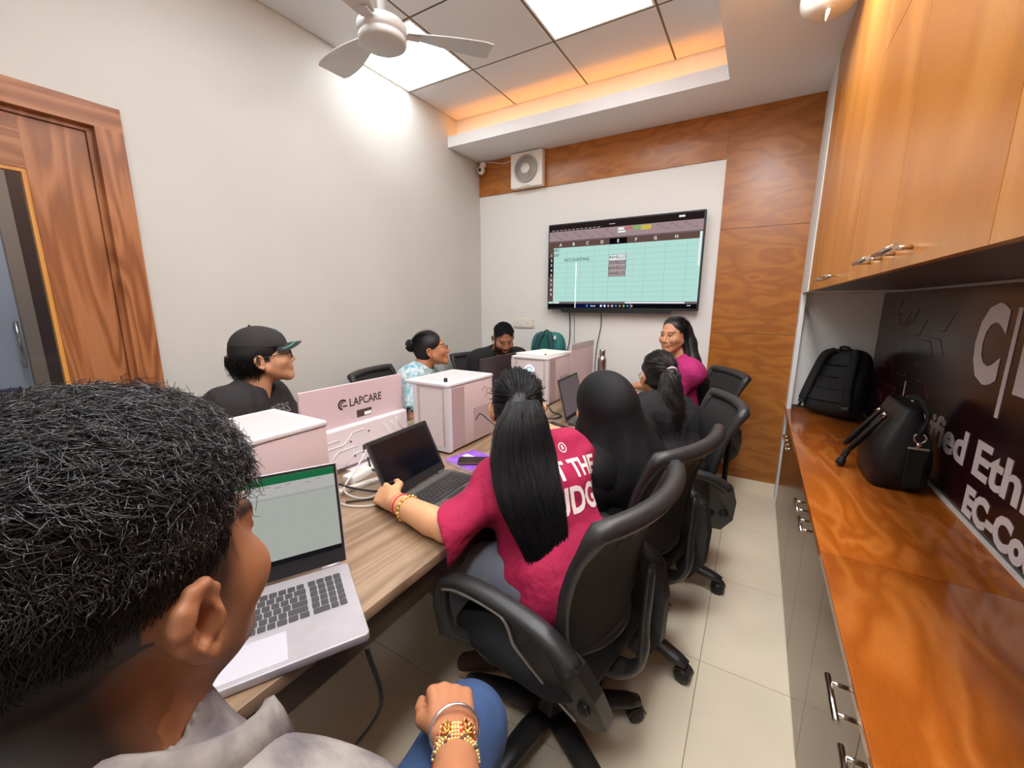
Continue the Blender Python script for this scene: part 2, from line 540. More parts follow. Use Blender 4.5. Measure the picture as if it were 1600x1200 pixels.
wl = MB()
wl.box((-0.12, DY1, 0), (0, D + 0.1, 3.05)).box((-0.12, YB - 0.1, 0), (0, DY0, 3.05)).box((-0.12, DY0, DZ), (0, DY1, 3.05))
struct(wl.build('wall_left', 'wall_paint'))
wb = struct(MB().box((-0.12, D, 0), (W + 0.1, D + 0.1, 3.05)).build('wall_back', 'wall_white'))
WF = D - 0.010
for (x0, x1, z0, z1) in ((0.002, 2.1185, 2.405, HS - 0.001), (2.1215, 2.66, 0.082, 1.1885), (2.1215, 2.66, 1.1915, 1.9285), (2.1215, 2.66, 1.9315, HS - 0.001)):
    MB().box((x0, WF, z0), (x1, D + 0.001, z1)).build('wood_panel', 'wood_back', wb)
struct(MB().box((2.1, D - 0.013, 0), (2.66, D, 0.081)).build('baseboard_back', 'floor_tile'))
struct(MB().box((W, YB - 0.1, 0), (W + 0.1, D + 0.1, 3.05)).build('wall_right', 'wall_white'))
struct(MB().box((-0.12, YB - 0.1, 0), (W + 0.1, YB, 3.05)).build('wall_front', 'wall_paint'))

# suspended ceiling with lay-in tiles
ce = struct(MB().box((-0.1, YB, 3.0), (W, D, 3.05)).build('ceiling', 'soffit_paint'))
cx = [0.0, 0.595, 1.195, 1.795, 2.136]
cy = [2.1826 - 0.6 * k for k in range(0, 7)][::-1] + [2.756]
cy[0] = YB
LEDS = {(0, 5), (2, 5), (1, 3), (2, 3), (2, 1)}  # panels away from the cove row are unseen, added for fill light
for i in range(4):
    for j in range(len(cy) - 1):
        x0, x1, y0, y1 = cx[i], cx[i + 1], cy[j], cy[j + 1]
        g = 0.0065
        if (i, j) in LEDS:
            t = thing('led_panel_light', {(0, 5): 'square white LED ceiling panel beside the left wall, partly behind the fan', (2, 5): 'square white LED ceiling panel nearest the amber cove, cut by the top of the picture',
                      (1, 3): 'square white LED ceiling panel added out of view as fill, above the near computer tower', (1, 1): 'square white LED ceiling panel above the near end of the table', (2, 3): 'square white LED ceiling panel added out of view as fill, above the laptop with a dark screen', (0, 1): 'square white LED ceiling panel by the left wall above the door', (2, 1): 'square white LED ceiling panel added out of view as fill, right behind the camera'}[(i, j)], 'ceiling light', ((x0 + x1) / 2, (y0 + y1) / 2, HC), group='ceiling LED panels')
            w2, h2 = (x1 - x0) / 2 - g, (y1 - y0) / 2 - g
            fr = MB()
            for (a, b, c, d) in ((-w2, -h2, w2, -h2 + .012), (-w2, h2 - .012, w2, h2), (-w2, -h2 + .012, -w2 + .012, h2 - .012), (w2 - .012, -h2 + .012, w2, h2 - .012)):
                fr.box((a, b, 0.0), (c, d, 0.014))
            fr.build('frame', 'white_plastic', t)
            MB().box((-w2 + .012, -h2 + .012, 0.003), (w2 - .012, h2 - .012, 0.012)).build('diffuser', 'led_panel', t)
        else:
            MB().box((x0 + g, y0 + g, HC + 0.001), (x1 - g, y1 - g, HC + 0.014)).build('ceiling_tile', 'ceil_tile', ce)
for x in cx[1:4]:
    MB().box((x - 0.0062, YB, HC + 0.0035), (x + 0.0062, 2.756, HC + 0.03)).build('ceiling_bar', 'tbar', ce)
for y in cy[1:-1]:
    MB().box((0, y - 0.0062, HC + 0.003), (2.136, y + 0.0062, HC + 0.029)).build('ceiling_bar', 'tbar', ce)

sf = MB()
sf.box((0, 2.626, HS), (W, D, HS + 0.014)).box((0, 2.626, HS + 0.014), (2.136, 2.64, HS + 0.085)).box((0, 2.756, HS + 0.014), (W, D, 3.02))
struct(sf.build('trim_1', 'soffit_paint'))
struct(MB().box((2.136, YB, HS), (W, 2.626, 3.02)).box((2.136, 2.626, HS + 0.014), (W, 2.756, 3.02)).build('trim_2', 'soffit_paint'))
st = MB().box((0.02, 2.672, HS + 0.02), (2.11, 2.684, HS + 0.026)).build('cove_light_strip', 'cove_led')
tag(st, 'amber LED strip hidden in the ceiling cove along the back wall', 'light strip')

emis('down_led', (0.95, 0.975, 1.0), 60.0)
for k, (y, lab) in enumerate(((1.60, 'farthest square LED downlight in the right soffit, above the handbag'), (0.75, 'square LED downlight in the right soffit above the worktop joint'), (-0.10, 'square LED downlight in the right soffit right above the camera'), (-0.90, 'square LED downlight in the right soffit behind the camera'))):
    t = thing('soffit_downlight', lab, 'ceiling light', (2.38, y, HS), group='downlights in the right soffit')
    MB().rbox((-0.14, -0.14, -0.012), (0.14, 0.14, 0.0), 0.01, e=0.002).build('frame', 'white_plastic', t)
    MB().box((-0.125, -0.125, -0.0135), (0.125, 0.125, -0.012)).build('diffuser', 'down_led', t)

# ------------------------------------------------------------------ glazed wooden door in the left wall
d1 = bpy.data.objects.new('door_1', None); C.objects.link(d1); struct(d1)
d1.location = (0, -0.1, 0)
def dpart(name, boxes, m):
    mb = MB()
    for lo, hi in boxes: mb.box(lo, hi)
    return mb.build(name, m, d1, world=True)
fw = 0.09
dpart('frame_side', [((-0.14, DY1 - fw, 0), (0.022, DY1, DZ - fw + 0.0))], 'wood_door')
dpart('frame_side', [((-0.14, DY0, 0), (0.022, DY0 + fw, DZ - fw))], 'wood_door')
dpart('frame_top', [((-0.14, DY0, DZ - fw), (0.022, DY1, DZ))], 'wood_door_h')
dpart('frame_stop', [((-0.10, DY1 - fw - 0.018, 0), (-0.012, DY1 - fw, DZ - fw)), ((-0.10, DY0 + fw, 0), (-0.012, DY0 + fw + 0.018, DZ - fw)), ((-0.10, DY0 + fw + .018, DZ - fw - 0.018), (-0.012, DY1 - fw - .018, DZ - fw))], 'wood_door')
ly0, ly1, lz = DY0 + fw + 0.02, DY1 - fw - 0.02, DZ - fw - 0.02
sw = 0.185
dpart('stile', [((-0.065, ly1 - sw, 0.01), (-0.025, ly1, lz))], 'wood_door')
dpart('stile', [((-0.065, ly0, 0.01), (-0.025, ly0 + sw, lz))], 'wood_door')
dpart('top_rail', [((-0.0645, ly0 + sw, lz - sw), (-0.0255, ly1 - sw, lz))], 'wood_door_h')
dpart('bottom_rail', [((-0.0645, ly0 + sw, 0.01), (-0.0255, ly1 - sw, 0.26))], 'wood_door_h')
b = 0.014
dpart('glazing_bead', [((-0.06, ly1 - sw - b, 0.26), (-0.03, ly1 - sw, lz - sw)), ((-0.06, ly0 + sw, 0.26), (-0.03, ly0 + sw + b, lz - sw)), ((-0.06, ly0 + sw + b, lz - sw - b), (-0.03, ly1 - sw - b, lz - sw)), ((-0.06, ly0 + sw + b, 0.26), (-0.03, ly1 - sw - b, 0.26 + b))], 'wood_bead')
dpart('pane', [((-0.048, ly0 + sw + b, 0.26 + b), (-0.042, ly1 - sw - b, lz - sw - b))], 'glass')

# corridor behind the door
pmat('corr_floor', srgb(196, 186, 176), 0.3)
pmat('corr_wall', srgb(206, 212, 226), 0.6)
pmat('corr_door', srgb(84, 62, 56), 0.45)
pmat('corr_beige', srgb(176, 154, 138), 0.6)
struct(MB().box((-2.3, -1.8, -0.06), (-0.12, 1.6, 0.0)).build('floor_corridor', 'corr_floor'))
struct(MB().box((-2.4, -1.8, 0), (-2.3, 1.6, 2.8)).build('wall_corridor', 'corr_wall'))
struct(MB().box((-2.3, 1.6, 0), (-0.12, 1.7, 2.8)).box((-2.3, -1.9, 0), (-.12, -1.8, 2.8)).build('wall_corridor_ends', 'corr_wall'))
struct(MB().box((-2.4, -1.9, 2.8), (-0.12, 1.7, 2.85)).build('ceiling_corridor', 'soffit_paint'))
d2 = bpy.data.objects.new('door_2', None); C.objects.link(d2); struct(d2)
MB().box((-2.30, 0.395, 0), (-2.22, 0.47, 2.5)).build('frame_side', 'corr_beige', d2)
MB().box((-2.30, 0.47, 0), (-2.24, 0.57, 2.5)).build('frame_side', 'corr_door', d2)
MB().box((-2.30, -0.35, 0.02), (-2.27, 0.394, 2.5)).build('leaf', 'corr_wall', d2)
hb = MB().tube([(-2.20, 0.36, 0.93), (-2.20, 0.36, 1.27)], 0.012).tube([(-2.27, .36, .97), (-2.2, .36, .97)], .01).tube([(-2.27, .36, 1.23), (-2.2, .36, 1.23)], .01)
hb.build('pull_handle', 'chrome', d2)
cl = thing('led_panel_light', 'corridor ceiling light beyond the glazed door', 'ceiling light', (-1.2, 0.2, 2.79))
MB().box((-0.3, -0.3, -0.01), (0.3, 0.3, 0.0)).build('diffuser', emis('corr_led', (0.92, 0.96, 1.0), 9.0), cl)
MB().box((-0.32, -0.32, -0.004), (0.32, 0.32, 0.008)).build('frame', 'white_plastic', cl)
# ------------------------------------------------------------------ storage wall on the right
XF = 2.66
# white end panel between the wood-clad wall and the cabinets
struct(MB().box((2.655, 2.965, 0), (2.68, 3.082, 1.4745)).build('trim_3', 'wall_white'))
struct(MB().box((2.681, 3.045, 0.712), (W, 3.082, 1.4745)).build('trim_4', 'wall_white'))

def handle(parent, x, y0, y1, z, out=0.03, r=0.0055):
    mb = MB().tube([(x - out, y0, z), (x - out, y1, z)], r, 8)
    for y in (y0 + 0.02, y1 - 0.02):
        mb.tube([(x, y, z), (x - out, y, z)], r * 0.75, 6)
    return mb.build('handle', 'chrome', parent, world=True)

# base units, two doors each; carcass behind, shared worktop is its own thing
lowb = [2.875, 2.40, 1.92, 1.43, 0.96, 0.48, 0.0, -0.48, -0.96, -1.44]
pairs = [(2.875, 2.40, 1.92), (1.92, 1.43, 0.96), (0.96, 0.48, 0.0), (0.0, -0.48, -0.96)]
lowlab = ['brown base cabinet at the far end, under the black backpack', 'brown base cabinet with two bar handles under the black handbag', 'nearest brown base cabinet with two bar handles beside the worktop joint', 'brown base cabinet beside the camera, below the picture edge']
for (y1, ym, y0), lab in zip(pairs, lowlab):
    t = thing('base_cabinet', lab, 'cabinet', (2.86, (y0 + y1) / 2, 0), group='base cabinets along the right wall')
    MB().box((XF + 0.022, y0 + 0.002, 0.06), (W - 0.01, y1 - 0.002, 0.664)).build('body', 'wood_low', t, world=True)
    MB().box((XF + 0.04, y0 + 0.002, 0.0), (W - 0.01, y1 - 0.002, 0.06)).build('plinth', 'wood_low', t, world=True)
    for a, b_, hy in ((y0, ym, ym - 0.145), (ym, y1, ym + 0.025)):
        dr = MB().box((XF, a + 0.002, 0.012), (XF + 0.019, b_ - 0.002, 0.655)).build('door', 'wood_low', t, world=True)
        h = MB().tube([(XF - .03, hy, 0.612), (XF - .03, hy + 0.12, 0.612)], 0.006, 8)
        for yy in (hy + .02, hy + .10): h.tube([(XF, yy, 0.612), (XF - .03, yy, 0.612)], 0.0045, 6)
        L = Vector(t.location); h.v = [tuple(Vector(v) - L) for v in h.v]
        h.build('handle', 'chrome', dr)
wt = thing('worktop', 'glossy orange-brown wooden worktop along the right wall', 'worktop', (2.87, 1.0, 0.665))
MB().rbox((XF - 0.012, 1.0225, 0.665), (W - 0.006, 3.04, 0.692), 0.004, axis=1, e=0.001).build('board', 'wood_counter', wt, world=True)
MB().rbox((XF - 0.012, -0.96, 0.665), (W - 0.006, 1.0205, 0.692), 0.004, axis=1, e=0.001).build('board', 'wood_counter', wt, world=True)
MB().box((W - 0.016, -0.96, 0.6925), (W - 0.006, 3.04, 0.702)).build('back_strip', 'white_plastic', wt, world=True)

# wall units above the niche
ups = [(2.96, 2.36, 1.88, False), (1.88, 1.36, 1.36, False)]
UZ = 1.475
def upper(y1, ym, y0, tiers, lab):
    t = thing('wall_cabinet', lab, 'cabinet', (2.87, (y0 + y1) / 2, UZ), group='wall cabinets over the niche')
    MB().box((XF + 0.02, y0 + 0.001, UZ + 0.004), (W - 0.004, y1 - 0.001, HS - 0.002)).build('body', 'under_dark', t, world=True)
    L = Vector(t.location)
    for a, b_ in ((y0, ym), (ym, y1)):
        if b_ - a < 0.01: continue
        for k, (z0, z1) in enumerate(tiers):
            dr = MB().box((XF, a + 0.0015, z0 + .0015), (XF + 0.0185, b_ - 0.0015, z1 - .0015)).build('door', 'wood_cab', t, world=True)
            if k == 0 and ym < y1:
                hy = ym - 0.20 if a == y0 else ym + 0.03
                h = MB().tube([(XF - .03, hy, UZ + .035), (XF - .03, hy + 0.17, UZ + .035)], 0.006, 8)
                for yy in (hy + .025, hy + .145): h.tube([(XF, yy, UZ + .035), (XF - .03, yy, UZ + .035)], 0.0045, 6)
                h.v = [tuple(Vector(v) - L) for v in h.v]
                h.build('handle', 'chrome', dr)
full = [(UZ, 2.70)]
two = [(UZ, 2.112), (2.112, 2.70)]
upper(2.63, 2.63, 2.31, full, 'tall narrow wooden wall cabinet at the far end next to the white strip')
struct(MB().box((XF - 0.004, 2.634, UZ), (W, 3.082, HS)).build('trim_5', 'wall_white'))
upper(2.31, 1.83, 1.36, full, 'wooden wall cabinet with full-height doors above the black backpack')
upper(1.36, 0.885, 0.39, two, 'wooden wall cabinet with a row of small doors above, over the handbag')
upper(0.39, -0.09, -0.57, two, 'wooden wall cabinet nearest the camera at the right picture edge')

# ------------------------------------------------------------------ poster on the niche wall
PX = W - 0.006
ps = thing('wall_poster', 'dark glossy poster with large white letters on the niche wall', 'poster', (PX, 1.4, 0.70))
MB().box((PX, -0.95, 0.703), (W - 0.001, 3.044, UZ)).build('print_panel', 'poster_dark', ps, world=True)
MB().box((PX - 0.004, -0.95, UZ - 0.006), (PX, 3.044, UZ)).build('edge_strip', 'grille_grey', ps, world=True)
def ptext(body, size, y, z, bold, xs=1.0, spacing=1.0):
    me = text_mesh(body, size, bold, 0.0006, 'LEFT', xs, spacing)
    me.transform(face_minus_x(PX - 0.0012, y, z))
    me.transform(Matrix.Translation(-Vector(ps.location)))
    return place('lettering', me, 'poster_white', ps)
def pfit(body, size, y0, y1, z, bold):
    me = text_mesh(body, size, bold, 0.0006, 'LEFT')
    xs_ = [v.co.x for v in me.vertices]; k = (y0 - y1) / (max(xs_) - min(xs_)); x0 = min(xs_)
    for v in me.vertices: v.co.x = (v.co.x - x0) * k
    me.transform(face_minus_x(PX - 0.0012, y0, z)); me.transform(Matrix.Translation(-Vector(ps.location)))
    return place('lettering', me, 'poster_white', ps)
ptext('C', 0.335, 1.68, 1.262, 0.016, xs=0.80)
MB().box((PX - 0.002, 1.425, 1.06), (PX - 0.0005, 1.447, 1.395)).build('lettering', 'poster_white', ps, world=True)
ptext('EH', 0.335, 1.385, 1.262, 0.016, xs=0.80)
pfit('Certified', 0.160, 2.315, 1.575, 0.905, 0.0045)
pfit('Ethical', 0.160, 1.505, 0.925, 0.905, 0.0045)
pfit('Hacker', 0.160, 0.85, 0.29, 0.905, 0.0045)
pfit('EC-Council', 0.124, 1.512, 0.885, 0.757, 0.0065)
MB().box((PX - 0.002, 2.335, 0.95), (PX - 0.0005, 2.341, 1.03)).build('lettering', 'poster_white', ps, world=True)
cl_ = MB(); rr = random.Random(3)
for k in range(26):
    y = rr.uniform(2.05, 2.95); z = rr.uniform(0.85, 1.36); l1 = rr.uniform(0.06, 0.22); l2 = rr.uniform(-.08, .08)
    p = [(y, z), (y - l1, z), (y - l1 - abs(l2), z + l2)]
    for (a, b_) in zip(p, p[1:]):
        cl_.tube([(PX - 0.0006, a[0], a[1]), (PX - 0.0006, b_[0], b_[1])], 0.0012, 4)
    cl_.ball((PX - 0.0004, p[-1][0], p[-1][1]), (0.0006, 0.006, 0.006), 8, 4)
cl_.build('circuit_pattern', 'poster_line', ps, world=True)
# ------------------------------------------------------------------ things on the back wall
# television
X0, X1, Z0, Z1, YT = 0.780, 2.030, 1.350, 2.070, 3.008
tv = thing('television', 'large flat television showing a spreadsheet on the back wall', 'television', ((X0 + X1) / 2, 3.03, Z0))
MB().rbox((X0, YT + 0.004, Z0), (X1, 3.045, Z1), 0.008, axis=1, e=0.003).build('housing', 'black_plastic', tv, world=True)
MB().box((1.1, 3.045, 1.5), (1.75, D - 0.001, 1.95)).build('wall_mount', 'black_plastic', tv, world=True)
MB().prism([(X0 + 0.12, Z0), (X1 - 0.18, Z0), (X1 - 0.21, Z0 - 0.024), (X0 + 0.15, Z0 - 0.024)], 3.015, 3.042, axis=1).build('speaker_bar', 'black_plastic', tv, world=True)
bz = 0.012
SX0, SX1, SZ0, SZ1 = X0 + bz, X1 - bz, Z0 + bz + 0.006, Z1 - bz
SWd, SHt = SX1 - SX0, SZ1 - SZ0
E_ = 0.8
def scr(nm, col, s=E_):
    if nm not in MATS: emis(nm, srgb(*col), s * 0.66)
    return nm
scr('s_teal', (186, 230, 220), 0.95); scr('s_brown', (112, 84, 78)); scr('s_dark', (44, 34, 36)); scr('s_rib', (182, 156, 160)); scr('s_black', (14, 14, 18)); scr('s_navy', (18, 22, 70))
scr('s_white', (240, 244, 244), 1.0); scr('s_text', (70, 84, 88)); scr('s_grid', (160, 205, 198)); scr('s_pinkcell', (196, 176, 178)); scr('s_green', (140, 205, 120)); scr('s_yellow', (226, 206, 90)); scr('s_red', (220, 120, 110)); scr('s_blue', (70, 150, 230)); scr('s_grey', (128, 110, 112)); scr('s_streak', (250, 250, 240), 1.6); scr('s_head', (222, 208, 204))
def sp(u, v, lay=1): return (SX0 + u * SWd, YT - 0.0004 * lay, SZ1 - v * SHt)
SP = MB
def rect(name, m, u0, v0, u1, v1, lay=1):
    a = sp(u0, v1, lay); c = sp(u1, v0, lay)
    mb = MB().add([(a[0], a[1], a[2]), (c[0], a[1], a[2]), (c[0], a[1], c[2]), (a[0], a[1], c[2])], [(0, 1, 2, 3)])
    return mb.build(name, m, scrn, world=False)
scrn = MB().add([(SX0 - 0, YT, SZ0), (SX1, YT, SZ0), (SX1, YT, SZ1), (SX0, YT, SZ1)], [(0, 1, 2, 3)]).build('screen', 's_teal', tv, world=True)
# screen children use tv-local coordinates
_L = Vector(tv.location)
def rect(name, m, rs, lay=1):
    mb = MB()
    for (u0, v0, u1, v1) in rs:
        a = Vector(sp(u0, v1, lay)) - _L; c = Vector(sp(u1, v0, lay)) - _L
        mb.add([(a[0], a[1], a[2]), (c[0], a[1], a[2]), (c[0], a[1], c[2]), (a[0], a[1], c[2])], [(0, 1, 2, 3)])
    return mb.build(name, m, scrn)
def stext(body, size, u, v, m='s_text', bold=0.0004, align='CENTER', lay=4):
    me = text_mesh(body, size, bold, 0, align)
    p = Vector(sp(u, v, lay)) - _L
    me.transform(face_minus_y(*p))
    return place('screen_text', me, m, scrn)
rect('title_bar', 's_dark', [(0, 0, 1, 0.075)])
rect('ribbon', 's_rib', [(0, 0.075, 1, 0.185)])
rect('formula_bar', 's_grey', [(0, 0.185, 1, 0.2)])
rect('column_header', 's_brown', [(0, 0.2, 0.985, 0.268)])
rect('row_header', 's_brown', [(0, 0.268, 0.036, 0.925)])
rect('row_header', 's_dark', [(0, 0.385, 0.036, 0.615)], 2)
rect('column_header', 's_black', [(0.438, 0.2, 0.553, 0.268)], 2)
rect('gridline', 's_grid', [(0.036, 0.268 + 0.0605 * k, 0.97, 0.2705 + 0.0605 * k) for k in range(1, 11)] + [(u, 0.268, u + 0.0016, 0.925) for u in (0.135, 0.235, 0.335, 0.438, 0.553, 0.67, 0.795, 0.92)])
rect('scroll_bar', 's_grey', [(0.036, 0.925, 1, 0.95)])
for r_ in ((0.56, 0.93, 0.93, 0.945), (0.985, 0.2, 0.995, 0.55), (0.04, 0.928, 0.085, 0.947)): rect('scroll_bar', 's_white', [r_], 2)
rect('task_bar', 's_black', [(0, 0.95, 1, 1.0)])
rect('task_bar', 's_navy', [(0.2, 0.95, 0.46, 1.0)], 2)
for k, c in enumerate(('s_blue', 's_white', 's_white', 's_pinkcell', 's_head', 's_blue', 's_red', 's_green', 's_blue', 's_rib')):
    u = 0.29 if k == 0 else 0.365 + 0.026 * k
    rect('task_icon', c, [(u, 0.963, u + 0.013, 0.988)], 3)
stext('Search', 0.016, 0.34, 0.976, 's_white')
stext('21:05', 0.012, 0.955, 0.968, 's_white')
for r_ in ((0.49, 0.09, 0.53, 0.115), (0.49, 0.125, 0.54, 0.145), (0.86, 0.02, 0.895, 0.04)): rect('ribbon_button', 's_white', [r_], 2)
rect('ribbon_button', 's_red', [(0.535, 0.09, 0.585, 0.115)], 2)
rect('ribbon_button', 's_green', [(0.585, 0.085, 0.635, 0.118)], 2)
rect('ribbon_button', 's_yellow', [(0.637, 0.085, 0.7, 0.135)], 2)
rg = random.Random(5)
rect('ribbon_icons', 's_grey', [(u, v, u + rg.uniform(0.008, 0.03), v + 0.006) for u, v in [(0.02 + 0.019 * k, 0.095 + 0.022 * (k % 4)) for k in range(24)]] + [(u, v, u + 0.02, v + 0.006) for u, v in [(0.73 + 0.027 * k, 0.095 + 0.022 * (k % 3)) for k in range(9)]], 2)
rect('ribbon_icons', 's_head', [(0.02 + 0.03 * k, 0.058, 0.04 + 0.03 * k, 0.064) for k in range(12)] + [(0.43, 0.036, 0.47, 0.043)], 2)
for k, ch in enumerate('ABCDEFGH'):
    stext(ch, 0.034, (0.088, 0.185, 0.285, 0.387, 0.495, 0.61, 0.73, 0.855)[k], 0.235, 's_white', 0.0006)
for k in range(9):
    stext(str(k + 1), 0.03, 0.019, 0.355 + 0.0605 * k, 's_white', 0.0006)
stext('ABC', 0.030, 0.058, 0.297); stext('DEF', 0.030, 0.056, 0.357)
stext('ACCOUNTING', 0.034, 0.21, 0.42)
rect('cell', 's_white', [(0.44, 0.385, 0.552, 0.445)], 2)
rect('cell', 's_pinkcell', [(0.44, 0.447, 0.552, 0.632)], 2)
rect('cell_border', 's_text', [(0.438, 0.382, 0.4405, 0.634), (0.551, 0.382, 0.5535, 0.634), (0.438, 0.382, 0.5535, 0.386), (0.438, 0.631, 0.5535, 0.635)], 3)
for k, s_ in enumerate(('45HELLO', '55HELLO', '563HELLO', '56HELLO')):
    stext(s_, 0.033, 0.496, 0.416 + 0.0605 * k)
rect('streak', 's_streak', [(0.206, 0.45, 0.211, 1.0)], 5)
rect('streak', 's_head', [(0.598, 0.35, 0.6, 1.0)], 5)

# exhaust fan
ef = thing('exhaust_fan', 'square white exhaust fan with a round grille high on the back wall', 'exhaust fan', (0.545, 3.04, 2.41))
MB().rbox((0.388, 3.02, 2.412), (0.702, WF - .001, 2.700), 0.01, axis=1, e=0.006).build('housing', 'white_plastic', ef, world=True)
def disc_y(mb, x, z, r0, r1, y0, y1, n=32):
    T = Matrix.Translation((x, y1, z)) @ Matrix.Rotation(PI / 2, 4, 'X')
    mb.lathe([(r1, 0), (r1, y1 - y0), (r0, y1 - y0)] if r0 < 1e-4 else [(r0, 0), (r1, 0), (r1, y1 - y0), (r0, y1 - y0), (r0, 0)], n, T, cap=r0 < 1e-4)
    return mb
disc_y(MB(), 0.545, 2.560, 0.098, 0.112, 3.004, 3.022).build('grille_rim', 'grille_grey', ef, world=True)
disc_y(MB(), 0.545, 2.560, 0.0, 0.098, 3.017, 3.021).build('grille_back', 'ivory_plastic', ef, world=True)
for k in range(4):
    disc_y(MB(), 0.545, 2.560, 0.05 + 0.013 * k, 0.054 + 0.013 * k, 3.008, 3.014).build('grille_ring', 'grille_grey', ef, world=True)
for k in range(12):
    a = 2 * PI * k / 12
    MB().tube([(0.545 + 0.04 * math.cos(a), 3.012, 2.56 + 0.04 * math.sin(a)), (0.545 + 0.1 * math.cos(a), 3.012, 2.56 + 0.1 * math.sin(a))], 0.002, 5).build('spoke', 'grille_grey', ef, world=True)
disc_y(MB(), 0.545, 2.560, 0.0, 0.043, 3.0, 3.012).build('hub_cap', 'white_plastic', ef, world=True)
MB().box((0.505, 3.012, 2.420), (0.585, 3.02, 2.428)).build('lower_tab', 'ivory_plastic', ef, world=True)

# security camera
cc = thing('security_camera', 'small white security camera in the upper corner of the back wall', 'security camera', (0.057, 3.06, 2.60))
MB().rbox((0.03, 3.045, 2.650), (0.088, WF - .001, 2.695), 0.012, axis=1).build('mount', 'white_plastic', cc, world=True)
MB().ball((0.059, 3.035, 2.622), 0.036, 20, 14).build('head', 'white_plastic', cc, world=True)
MB().ball((0.063, 3.008, 2.620), (0.017, 0.014, 0.017), 14, 8).build('lens', 'black_plastic', cc, world=True)
tag(MB().tube(spline([(0.01, 2.70, 2.704), (0.02, 2.95, 2.703), (0.06, 3.06, 2.702), (0.15, 3.074, 2.688), (0.28, 3.074, 2.66), (0.386, 3.06, 2.665)], 8), 0.004, 6).build('camera_cable', 'cable_white'), 'thin white cable running from the soffit past the security camera to the exhaust fan', 'cable')

# switchboard
sb = thing('switchboard', 'ivory switchboard with two sockets on the back wall', 'switchboard', (0.5, D, 1.18))
MB().rbox((0.392, D - 0.014, 1.176), (0.602, D - 0.0005, 1.258), 0.006, axis=1, e=0.003).build('plate', 'ivory_plastic', sb, world=True)
for x in (0.425, 0.535):
    MB().rbox((x - 0.022, D - 0.017, 1.190), (x + 0.03, D - 0.013, 1.245), 0.004, axis=1, e=0.001).build('socket', 'white_plastic', sb, world=True)
    pn = MB()
    for dx, dz in ((-0.006, 0.225 - 0.215), (0.012, 0.01), (0.003, 0.024)):
        disc_y(pn, x + dx, 1.205 + dz, 0, 0.0035, D - 0.0178, D - 0.0168, 8)
    pn.build('socket_holes', 'print_dark', sb, world=True)
for x in (0.475, 0.498, 0.585):
    MB().box((x - 0.008, D - 0.018, 1.195), (x + 0.008, D - 0.014, 1.240)).build('rocker', 'white_plastic', sb, world=True)

for (pts, r, lab) in (
    ([(0.975, 3.06, 1.35), (0.975, 3.084, 1.2), (0.97, 3.084, 1.05), (0.93, 3.07, 0.92), (0.86, 3.03, 0.78)], 0.0045, 'black cable curving down from the left of the television'),
    ([(1.018, 3.06, 1.35), (1.016, 3.085, 1.2), (1.018, 3.085, 1.0), (1.02, 3.08, 0.78)], 0.0022, 'thin grey cable hanging straight down below the television'),
    ([(1.262, 3.06, 1.35), (1.262, 3.084, 1.22), (1.235, 3.084, 1.05), (1.225, 3.08, 0.9), (1.225, 3.07, 0.76)], 0.0038, 'black cable hanging down beside the steel bottle')):
    tag(MB().tube(spline(pts, 8), r, 6).build('television_cable', 'cable_black'), lab, 'cable')

# ------------------------------------------------------------------ ceiling fan
cf = thing('ceiling_fan', 'pale ceiling fan with three blades in front of the left LED panel', 'ceiling fan', (0.80, 1.18, 2.575))
MB().lathe([(0.0, 0.0), (0.098, 0.001), (0.106, 0.006), (0.108, 0.014), (0.108, 0.026), (0.104, 0.03), (0.104, 0.036), (0.112, 0.04), (0.112, 0.075), (0.10, 0.088), (0.05, 0.10), (0.0, 0.102)], 36, cap=False).build('motor_hub', 'fan_white', cf)
MB().lathe([(0.018, 0.10), (0.018, 0.30), (0.05, 0.335), (0.055, 0.378)], 16).build('down_rod', 'fan_white', cf)
for k, a in enumerate((0.85, 0.85 + 2.094, 0.85 + 4.189)):
    mb = MB()
    n = 10; vs = []
    for i in range(n + 1):
        t = i / n; r = 0.115 + 0.40 * t
        w = 0.03 + 0.05 * math.sin(min(1, t * 1.25) * PI / 2) * (1 if t < 0.93 else 0.8)
        tl = 0.22 * (1 - t * .6)
        for sgn in (-1, 1):
            for dz in (0.0, 0.005):
                vs.append((r, sgn * w, 0.06 + sgn * w * tl + dz))
    fs = []
    for i in range(n):
        q = i * 4
        fs += [(q, q + 2, q + 6, q + 4)[::-1], (q + 1, q + 5, q + 7, q + 3)[::-1], (q, q + 4, q + 5, q + 1)[::-1], (q + 2, q + 3, q + 7, q + 6)[::-1]]
    fs += [(0, 1, 3, 2)[::-1], (4 * n, 4 * n + 2, 4 * n + 3, 4 * n + 1)[::-1]]
    mb.add(vs, fs, False).box((0.095, -0.022, 0.052), (0.17, 0.022, 0.058))
    mb.build('blade', 'fan_white', cf, rot=a)

# small fan under the right soffit, its lower edge just in view
wf = thing('ceiling_fan', 'cream fan fixed under the right soffit, cut by the top of the picture', 'ceiling fan', (2.545, 1.97, 2.55))
MB().lathe([(0.0, 0.03), (0.05, 0.03), (0.085, 0.045), (0.102, 0.07), (0.105, 0.10), (0.09, 0.125), (0.05, 0.135), (0.03, 0.157)], 32, cap=False).build('housing', 'ivory_plastic', wf)
MB().tube([(0.0, -0.02, 0.04), (-0.005, -0.05, 0.005), (-0.01, -0.07, -0.03)], [0.012, 0.007, 0.002], 8).build('pull_knob', 'ivory_plastic', wf)
